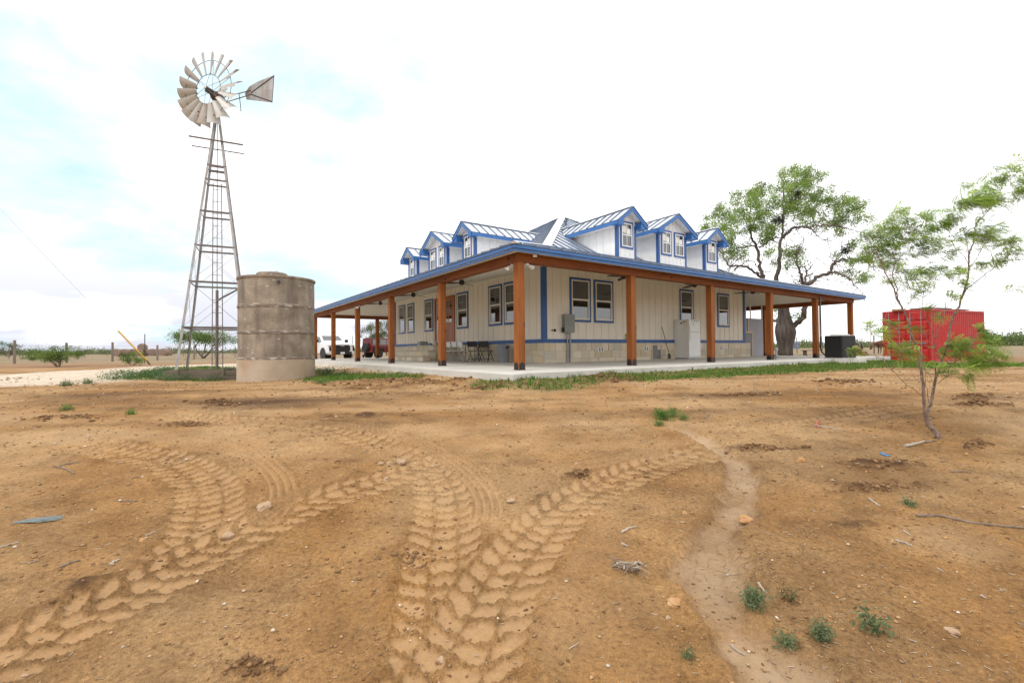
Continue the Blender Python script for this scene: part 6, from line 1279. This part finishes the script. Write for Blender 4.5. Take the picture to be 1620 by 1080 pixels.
blades('dry_grass', [Gs([(-400, 566), (60, 563), (420, 561), (640, 561), (640, 557.5), (300, 558.5), (0, 561.5), (-400, 564)]), Gs([(1150, 556), (1280, 555), (1420, 553.5), (1420, 549), (1150, 551)])], 30000, .10, .45, [(.32, .25, .14), (.26, .20, .11), (.20, .19, .09)], 82, kindw=.03)

def weed(px, py, r_, label, seed, col, n=40, leaf=.02, nm='weed_plant', h=.08):
    g = on(G(px, py)); t = thing(nm, label, 'weed', tuple(g)); rnd = random.Random(seed); st = MB()
    for k in range(9): a = rnd.uniform(0, 6.28); rr = r_ * rnd.uniform(.5, 1); st.tube([(0, 0, -.01), (math.cos(a) * rr * .5, math.sin(a) * rr * .5, h * .7), (math.cos(a) * rr, math.sin(a) * rr, h * rnd.uniform(.6, 1.2))], .0016, 4)
    st.build('stem', 'leaves_stem', t); leaf_mesh('leaves', t, [((math.cos(a) * r_ * q, math.sin(a) * r_ * q, h * rnd.uniform(.4, 1.0)), (r_ * .3, r_ * .3, h * .3), n / 8) for a, q in [(rnd.uniform(0, 6.28), rnd.uniform(0, .9)) for _ in range(12)]], leaf, seed, col, wind=(0, 0, .6)); return t
mat('leaves_stem', (.12, .16, .05), None, 5, .8)
GG = [(.19, .24, .12), (.23, .28, .15), (.15, .19, .09)]; YG = [(.13, .22, .05), (.17, .27, .07)]
WD = [(1195, 968, .075, 'bushy grey-green weed with small leaves beside the dry runoff channel', 1, GG, 110, .017, .09), (1296, 1014, .06, 'compact grey-green weed tuft below the pale runoff channel', 2, GG, 90, .015, .07), (1243, 1020, .055, 'sparse weed with one yellow flower next to the compact tuft', 3, GG, 40, .018, .05), (1385, 1004, .05, 'thin grassy weed with long upright blades', 4, GG, 30, .03, .10),
 (1086, 1044, .03, 'tiny flat green weed beside a pale pebble', 5, GG, 30, .013, .03), (1250, 955, .05, 'wilted reddish weed above the compact tuft', 6, [(.14, .15, .06), (.25, .14, .07)], 24, .018, .06), (1050, 663, .15, 'round green weed clump in the middle of the yard', 7, YG, 130, .028, .11), (1064, 658, .09, 'small green weed just behind the round weed clump', 8, YG, 60, .025, .10), (1080, 663, .07, 'sprawling small weed by the round weed clump', 9, YG, 36, .024, .07), (1042, 672, .07, 'low yellow-green weed in front of the round weed clump', 10, YG, 50, .024, .05),
 (105, 648, .07, 'small dark green weed on bare soil before the gravel drive', 11, YG, 40, .028, .05), (206, 657, .05, 'small bright green weed near the pale soil patch', 12, YG, 40, .024, .05), (1438, 801, .06, 'grey-green sprig on the dirt below the dark soil heap', 13, GG, 40, .018, .04), (103, 610, .12, 'small green tuft at the edge of the gravel drive', 14, GG, 60, .04, .08), (138, 607, .12, 'green tuft further along the gravel drive edge', 15, GG, 60, .04, .08), (508, 606, .15, 'thin green tuft in the dirt beside the water tank', 16, YG, 60, .04, .06)]
for w_ in WD: weed(w_[0], w_[1], w_[2] * (.8 if w_[1] > 700 else 1), w_[3], w_[4], w_[5], w_[6], w_[7], h=w_[8] * (.6 if w_[1] > 700 else .8))
fl = MB(); fl.lathe([(.002, 0), (.008, .003), (.003, .006)], 8); fo_ = on(G(1266, 1029), .02); 
lowp = [((p_x, p_y)) for p_x, p_y in ((192, 599), (240, 598), (300, 600), (350, 600), (372, 597), (215, 594), (262, 590), (325, 596), (508, 592), (520, 594))]
cl = []
for a, b in lowp:
    g = on(G(a, b)); 
    for _ in range(5): cl.append((g + Vector((RNG.normal() * .3, RNG.normal() * .4, .10)), (.28, .3, .12), 42))
o = leaf_mesh('undergrowth', None, cl, .05, 85, [(.10, .17, .07), (.13, .20, .09), (.08, .14, .05)]); o['kind'] = 'stuff'

# ------------------------------------------------------------------ stones, sticks, litter
def rock(px, py, wpx, hpx, m_, label, seed, flat=.7):
    g = G(px, py); s_ = g.y / 734.; a, b, c_ = wpx * s_ / 2 * .85, wpx * s_ / 2 * .7, hpx * s_ / 2 * 1.1; bm = bmesh.new(); bmesh.ops.create_icosphere(bm, subdivisions=3, radius=1)
    for v in bm.verts:
        n_ = mnoise.noise(v.co * 1.3 + Vector((seed * 3.1, 0, 0))) * .45 + mnoise.noise(v.co * 3.5 + Vector((seed, 5, 0))) * .14; v.co *= 1 + n_; v.co.x *= a; v.co.y *= b; v.co.z *= c_
    me = bpy.data.meshes.new('stone'); bm.to_mesh(me); bm.free(); me.materials.append(MATS[m_]); o = bpy.data.objects.new('stone', me); COL.objects.link(o); o.location = on(g, c_ * .12); o.rotation_euler = (0, 0, seed * 1.3); return tag(o, label, 'stone', 'loose stones in the yard')
for k, r_ in enumerate(((1181, 818, 34, 16, 'stone_orange', 'large hollow orange stone beside the pale runoff channel'), (1267, 732, 14, 10, 'stone_orange', 'orange stone near the blue scrap'), (418, 803, 28, 16, 'stone_pale', 'pinkish stone where the tyre tracks cross'), (292, 835, 20, 9, 'stone_orange', 'flat orange stone between the two left tracks'),
  (360, 848, 22, 13, 'stone_pale', 'crumbled pale orange stone on the crossing tread print'), (225, 854, 13, 5, 'stone_orange', 'small flat orange stone beyond the left tread prints'), (634, 733, 19, 12, 'stone_pale', 'largest of the three pale stones together'), (616, 735, 12, 7, 'stone_pale', 'middle pale stone of the three together'), (603, 734, 12, 8, 'stone_pale', 'sharp outer pale stone of the three together'),
  (809, 791, 17, 8, 'stone_pale', 'pale stone at the meeting of the ribbed tracks'), (611, 758, 13, 7, 'stone_pale', 'pale stone just below the three together'), (771, 708, 11, 5, 'stone_orange', 'small orange stone inside the track triangle'), (969, 764, 11, 7, 'stone_orange', 'orange stone beside the dark clod pile'), (698, 1044, 18, 11, 'stone_pale', 'smooth pale stone pressed in the nearest tread print'),
  (1083, 812, 11, 5, 'stone_orange', 'flat reddish stone on the cracked soil, upper one'), (1078, 878, 10, 6, 'stone_orange', 'flat reddish stone on the cracked soil, lower one'), (981, 969, 6, 5, 'stone_pale', 'tiny white stone below the brush pile'), (1067, 955, 34, 7, 'stone_orange', 'half-buried orange stone left of the channel mouth'), (1506, 1002, 22, 7, 'stone_pale', 'flat whitish stone half buried near the frame corner'), (1057, 981, 10, 6, 'stone_pale', 'small pale stone by the half-buried orange stone'), (1228, 690, 9, 4, 'stone_orange', 'small flat orange stone on the upper slope'), (39, 1065, 10, 5, 'stone_pale', 'small pale stone in the nearest left corner tread'), (641, 900, 10, 4, 'stone_orange', 'thin reddish stone beside the centre tread prints'), (912, 732, 9, 5, 'stone_pale', 'pebble near the far ribbed track'))):
    rock(*r_[:4], r_[4], r_[5], k + 1)
def stick(pts, wpx, m_, label, nm='stick', cat='stick', lift=.6):
    P = [G(a, b) for a, b in pts]; s_ = P[0].y / 734.; P = catmull([on(p, wpx * s_ * .5 * lift) for p in P], 4) if len(P) > 2 else [on(p, wpx * s_ * .5 * lift) for p in P]; n = len(P); m = MB(); o = P[0]
    m.tube([p - o + Vector((0, 0, .002 * math.sin(i * 2))) for i, p in enumerate(P)], [wpx * s_ * .5 * (1 - .45 * i / (n - 1)) for i in range(n)], 7); return tag(m.build(nm, m_, None, smooth='auto', loc=o), label, cat, 'dead sticks on the bare soil' if cat == 'stick' else None)
for q in (([(1450, 817), (1490, 818), (1530, 827), (1590, 834), (1640, 838)], 5, 'stick', 'long brown fallen branch lying on the soil past the dark heap'), ([(1200, 931), (1207, 940), (1213, 946)], 4, 'stick_pale', 'short bleached stick above the grey-green weed'), ([(1375, 791), (1385, 798), (1393, 803)], 3, 'stick_pale', 'short grey stick below the dark soil heap'), ([(1418, 856), (1432, 861), (1443, 866)], 4, 'stick_pale', 'short grey stick, lower of two on the open soil'), ([(1430, 841), (1440, 848)], 3, 'stick_pale', 'tiny pale stick above the lower grey stick'),
  ([(1432, 706), (1448, 702), (1464, 698)], 5, 'stick_pale', 'pale thick stick lying by the sapling foot'), ([(1465, 699), (1480, 696)], 4, 'stick', 'brown stick end touching the pale thick stick'), ([(95, 900), (112, 892), (127, 888)], 4, 'stick', 'curved brown stick below the blue twine'), ([(174, 897), (180, 892), (189, 889)], 5, 'stick_pale', 'short thick broken stick between twine and treads'), ([(30, 896), (45, 893), (62, 890)], 3, 'stick', 'thin stick next to the frame edge below the twine'), ([(0, 868), (15, 863), (30, 859)], 3, 'stick_pale', 'thin pale stick at the frame edge under the twine'),
  ([(86, 738), (104, 742), (118, 750)], 3, 'stick', 'dark forked twig beyond the blue twine'), ([(90, 739), (105, 734), (127, 731)], 2.5, 'stick', 'upper arm of the dark forked twig'), ([(230, 847), (242, 842), (254, 838)], 2.5, 'stick_pale', 'thin pale stick beside the left tread prints'), ([(190, 793), (205, 793), (218, 792)], 2.5, 'stick', 'small dark twig on the open dirt'), ([(983, 843), (995, 838), (1006, 835)], 4, 'stick_pale', 'pale split stick above the brush pile'), ([(984, 862), (993, 867)], 4, 'stick_pale', 'short stub under the pale split stick'),
  ([(1157, 1010), (1164, 1017), (1178, 1025)], 4, 'stick_pale', 'bleached stick lying in the pale channel'), ([(1552, 943), (1560, 949)], 3.5, 'stick_pale', 'tiny bleached chip near the frame edge'), ([(1504, 748), (1520, 748), (1536, 749)], 2.5, 'stick', 'thin dark twig beyond the long fallen branch'), ([(1288, 672), (1312, 676), (1336, 682)], 2.5, 'stick_pale', 'thin pale twig near the red scrap'), ([(980, 958), (972, 961)], 2.5, 'stick', 'little brown twig under the brush pile'), ([(900, 1030), (915, 1020)], 2, 'stick_pale', 'faint straw on the near soil'), ([(1483, 900), (1493, 907)], 2.5, 'stick_pale', 'short straw on the open near soil'), ([(1115, 661), (1122, 655)], 2.5, 'stick', 'small hooked twig beside the weed clumps')):
    stick(*q)
g = on(G(992, 907)); t = thing('brush_pile', 'small tangled heap of dead twigs and roots on the cracked soil', 'brush pile', tuple(g)); rn = random.Random(3); s_ = g.y / 734
for k in range(34):
    a = rn.uniform(0, 3.14); L_ = rn.uniform(.04, .13); c_ = Vector((rn.gauss(0, .05), rn.gauss(0, .05), rn.uniform(.005, .03))); d = Vector((math.cos(a), math.sin(a) * .8, rn.gauss(0, .2))) * L_ / 2
    MB().tube([c_ - d, c_ + Vector((rn.gauss(0, .01), rn.gauss(0, .01), .01)), c_ + d], rn.choice((.0018, .0025, .004)), 5).build('twig', rn.choice(('stick', 'stick_pale', 'stick')), t)
g = on(G(60, 826)); t = thing('twine_bundle', 'frayed bundle of pale blue baling twine lying on the dirt', 'twine', tuple(g), R(14)); rn = random.Random(8)
for k in range(32):
    y0 = rn.gauss(0, .013); P = [(x_, y0 * (.4 + 1.2 * (x_ > 0) + .2) + rn.gauss(0, .006), .006 + abs(rn.gauss(0, .009))) for x_ in (-.15 * rn.uniform(.5, 1), -.06, .02, .07, .12 * rn.uniform(.8, 1.15))]; MB().tube(catmull(P, 3), .0016, 4).build('strand', 'twine_blue', t)
stick([(1394, 718), (1401, 721), (1408, 722)], 4, 'blue_scrap', 'short blue plastic strip on the dirt', 'plastic_scrap', 'scrap'); stick([(1296, 665), (1291, 670), (1298, 676)], 2, 'red_scrap', 'thin curled red string on the dirt', 'string', 'string')

# crumbs and pebbles strewn over the yard: one uncountable mass
def crumbs(name, n, seed, size, cols, dark=False):
    rg = np.random.default_rng(seed); base = np.array([(1, 0, 0), (-1, 0, 0), (0, 1, 0), (0, -1, 0), (0, 0, 1), (0, 0, -1)], float); F = [(0, 2, 4), (2, 1, 4), (1, 3, 4), (3, 0, 4), (2, 0, 5), (1, 2, 5), (3, 1, 5), (0, 3, 5)]
    y = 1.35 * np.exp(rg.random(n) * math.log(14 / 1.35)); x = y * rg.uniform(-1.2, 1.2, n); s_ = size * (.3 + rg.random(n) ** 4 * 1.9) * (.45 + .16 * y); w = fbm(x, y, 1.4, seed); k = rg.random(n) < w * 1.5 - .3
    x, y, s_ = x[k], y[k], s_[k]; V = []; C = []; cols = np.array(cols)
    for a, b, c_ in zip(x, y, s_):
        z = GH(a, b); V.append((base * (1 + rg.normal(size=(6, 1)) * .25) * np.array([c_ * rg.uniform(.7, 1.5), c_ * rg.uniform(.7, 1.5), c_ * .6])) @ np.array([[math.cos(a * 9), math.sin(a * 9), 0], [-math.sin(a * 9), math.cos(a * 9), 0], [0, 0, 1]]) + np.array([a, b, z + c_ * .25])); C.append(cols[rg.integers(len(cols))] * rg.uniform(.75, 1.25))
    m_ = len(C); V = np.array(V, np.float32).reshape(-1, 3); me = bpy.data.meshes.new(name); me.vertices.add(len(V)); me.vertices.foreach_set('co', V.ravel()); f = (np.array(F)[None] + (np.arange(m_) * 6)[:, None, None]).reshape(-1)
    me.loops.add(len(f)); me.polygons.add(m_ * 8); me.loops.foreach_set('vertex_index', f); me.polygons.foreach_set('loop_start', np.arange(0, len(f), 3)); me.polygons.foreach_set('loop_total', np.full(m_ * 8, 3)); me.update()
    at_ = me.color_attributes.new('Col', 'FLOAT_COLOR', 'POINT'); cc = np.ones((len(V), 4), np.float32); cc[:, :3] = np.repeat(np.array(C), 6, 0); at_.data.foreach_set('color', cc.ravel()); me.materials.append(MATS['clods'])
    o = bpy.data.objects.new(name, me); COL.objects.link(o); o['kind'] = 'stuff'
crumbs('soil_crumbs', 42000, 101, .0065, [(.26, .145, .07), (.33, .19, .09), (.20, .11, .05), (.40, .25, .13)])
crumbs('pebbles', 2600, 102, .007, [(.55, .42, .30), (.62, .55, .46), (.50, .28, .12)])

# clods heaped in the dug patches
def heaps(name, seed, size):
    rg = np.random.default_rng(seed); P = []
    for (c, r_, hh) in DARKP:
        g = G(*c); e = G(c[0] + r_[0], c[1]); f1 = G(c[0], c[1] - r_[1]); f2 = G(c[0], c[1] + r_[1]); rx = abs(e.x - g.x); ry = max(abs(f1.y - f2.y) / 2, .06); n = int(min(500, 120 * rx * ry * 4 + 90) * (hh > .025))
        for _ in range(n):
            u, v = rg.normal(size=2) * .42; y = g.y + v * ry; P.append((g.x + u * rx + (y - g.y) * g.x / max(g.y, 1), y, size * (.35 + rg.random() ** 3 * 2.2) * (.35 + .24 * g.y)))
    bm = bmesh.new(); bmesh.ops.create_icosphere(bm, subdivisions=1, radius=1); base = np.array([v.co[:] for v in bm.verts]); F = np.array([[v.index for v in f.verts] for f in bm.faces]); bm.free(); V = []; C = []
    for x, y, s_ in P:
        if y < .9: continue
        z = GH(x, y); V.append(base * (1 + rg.normal(size=(len(base), 1)) * .22) * np.array([s_ * rg.uniform(.8, 1.5), s_ * rg.uniform(.8, 1.4), s_ * .75]) + np.array([x, y, z + s_ * .2])); C.append(np.array([(.19, .105, .05), (.25, .145, .07), (.15, .08, .038)][rg.integers(3)]) * rg.uniform(.8, 1.2))
    m_ = len(C); nb = len(base); V = np.array(V, np.float32).reshape(-1, 3); me = bpy.data.meshes.new(name); me.vertices.add(len(V)); me.vertices.foreach_set('co', V.ravel()); f = (F[None] + (np.arange(m_) * nb)[:, None, None]).reshape(-1)
    me.loops.add(len(f)); me.polygons.add(m_ * len(F)); me.loops.foreach_set('vertex_index', f); me.polygons.foreach_set('loop_start', np.arange(0, len(f), 3)); me.polygons.foreach_set('loop_total', np.full(m_ * len(F), 3)); me.update()
    at_ = me.color_attributes.new('Col', 'FLOAT_COLOR', 'POINT'); cc = np.ones((len(V), 4), np.float32); cc[:, :3] = np.repeat(np.array(C), nb, 0); at_.data.foreach_set('color', cc.ravel()); me.materials.append(MATS['clods'])
    o = bpy.data.objects.new(name, me); COL.objects.link(o); o['kind'] = 'stuff'
heaps('soil_clods', 111, .0072)
# straw and twig litter
def litter(name, n, seed):
    rg = np.random.default_rng(seed); V = []; C = []
    y = 1.3 * np.exp(rg.random(n) * math.log(11 / 1.3)); x = y * rg.uniform(-1.2, 1.2, n)
    k = (rg.random(n) < .25 + .9 * (x > 1.0) * fbm(x, y, .8, 7)); x, y = x[k], y[k]
    for a, b in zip(x, y):
        L = rg.uniform(.004, .020) * (.5 + .12 * b); w = rg.uniform(.0006, .0016) * (.6 + .25 * b); t_ = rg.uniform(0, 3.14); d = np.array([math.cos(t_), math.sin(t_), rg.normal() * .15]) * L; s_ = np.array([-math.sin(t_), math.cos(t_), 0]) * w; p = np.array([a, b, GH(a, b) + .003]); u_ = np.array([0, 0, w * 1.6])
        V += [p - d - s_, p - d + s_, p + d + s_, p + d - s_, p - d + u_, p + d + u_]; C.append(np.array([(.50, .42, .32), (.36, .28, .19), (.20, .13, .08)][rg.integers(3)]))
    m_ = len(C); V = np.array(V, np.float32); me = bpy.data.meshes.new(name); me.vertices.add(len(V)); me.vertices.foreach_set('co', V.ravel()); q = np.array([[0, 4, 5, 3], [1, 2, 5, 4], [0, 3, 2, 1]]); f = (q[None] + (np.arange(m_) * 6)[:, None, None]).reshape(-1)
    me.loops.add(len(f)); me.polygons.add(m_ * 3); me.loops.foreach_set('vertex_index', f); me.polygons.foreach_set('loop_start', np.arange(0, len(f), 4)); me.polygons.foreach_set('loop_total', np.full(m_ * 3, 4)); me.update()
    at_ = me.color_attributes.new('Col', 'FLOAT_COLOR', 'POINT'); cc = np.ones((len(V), 4), np.float32); cc[:, :3] = np.repeat(np.array(C), 6, 0); at_.data.foreach_set('color', cc.ravel()); me.materials.append(MATS['clods'])
    o = bpy.data.objects.new(name, me); COL.objects.link(o); o['kind'] = 'stuff'
litter('straw_litter', 8000, 121)
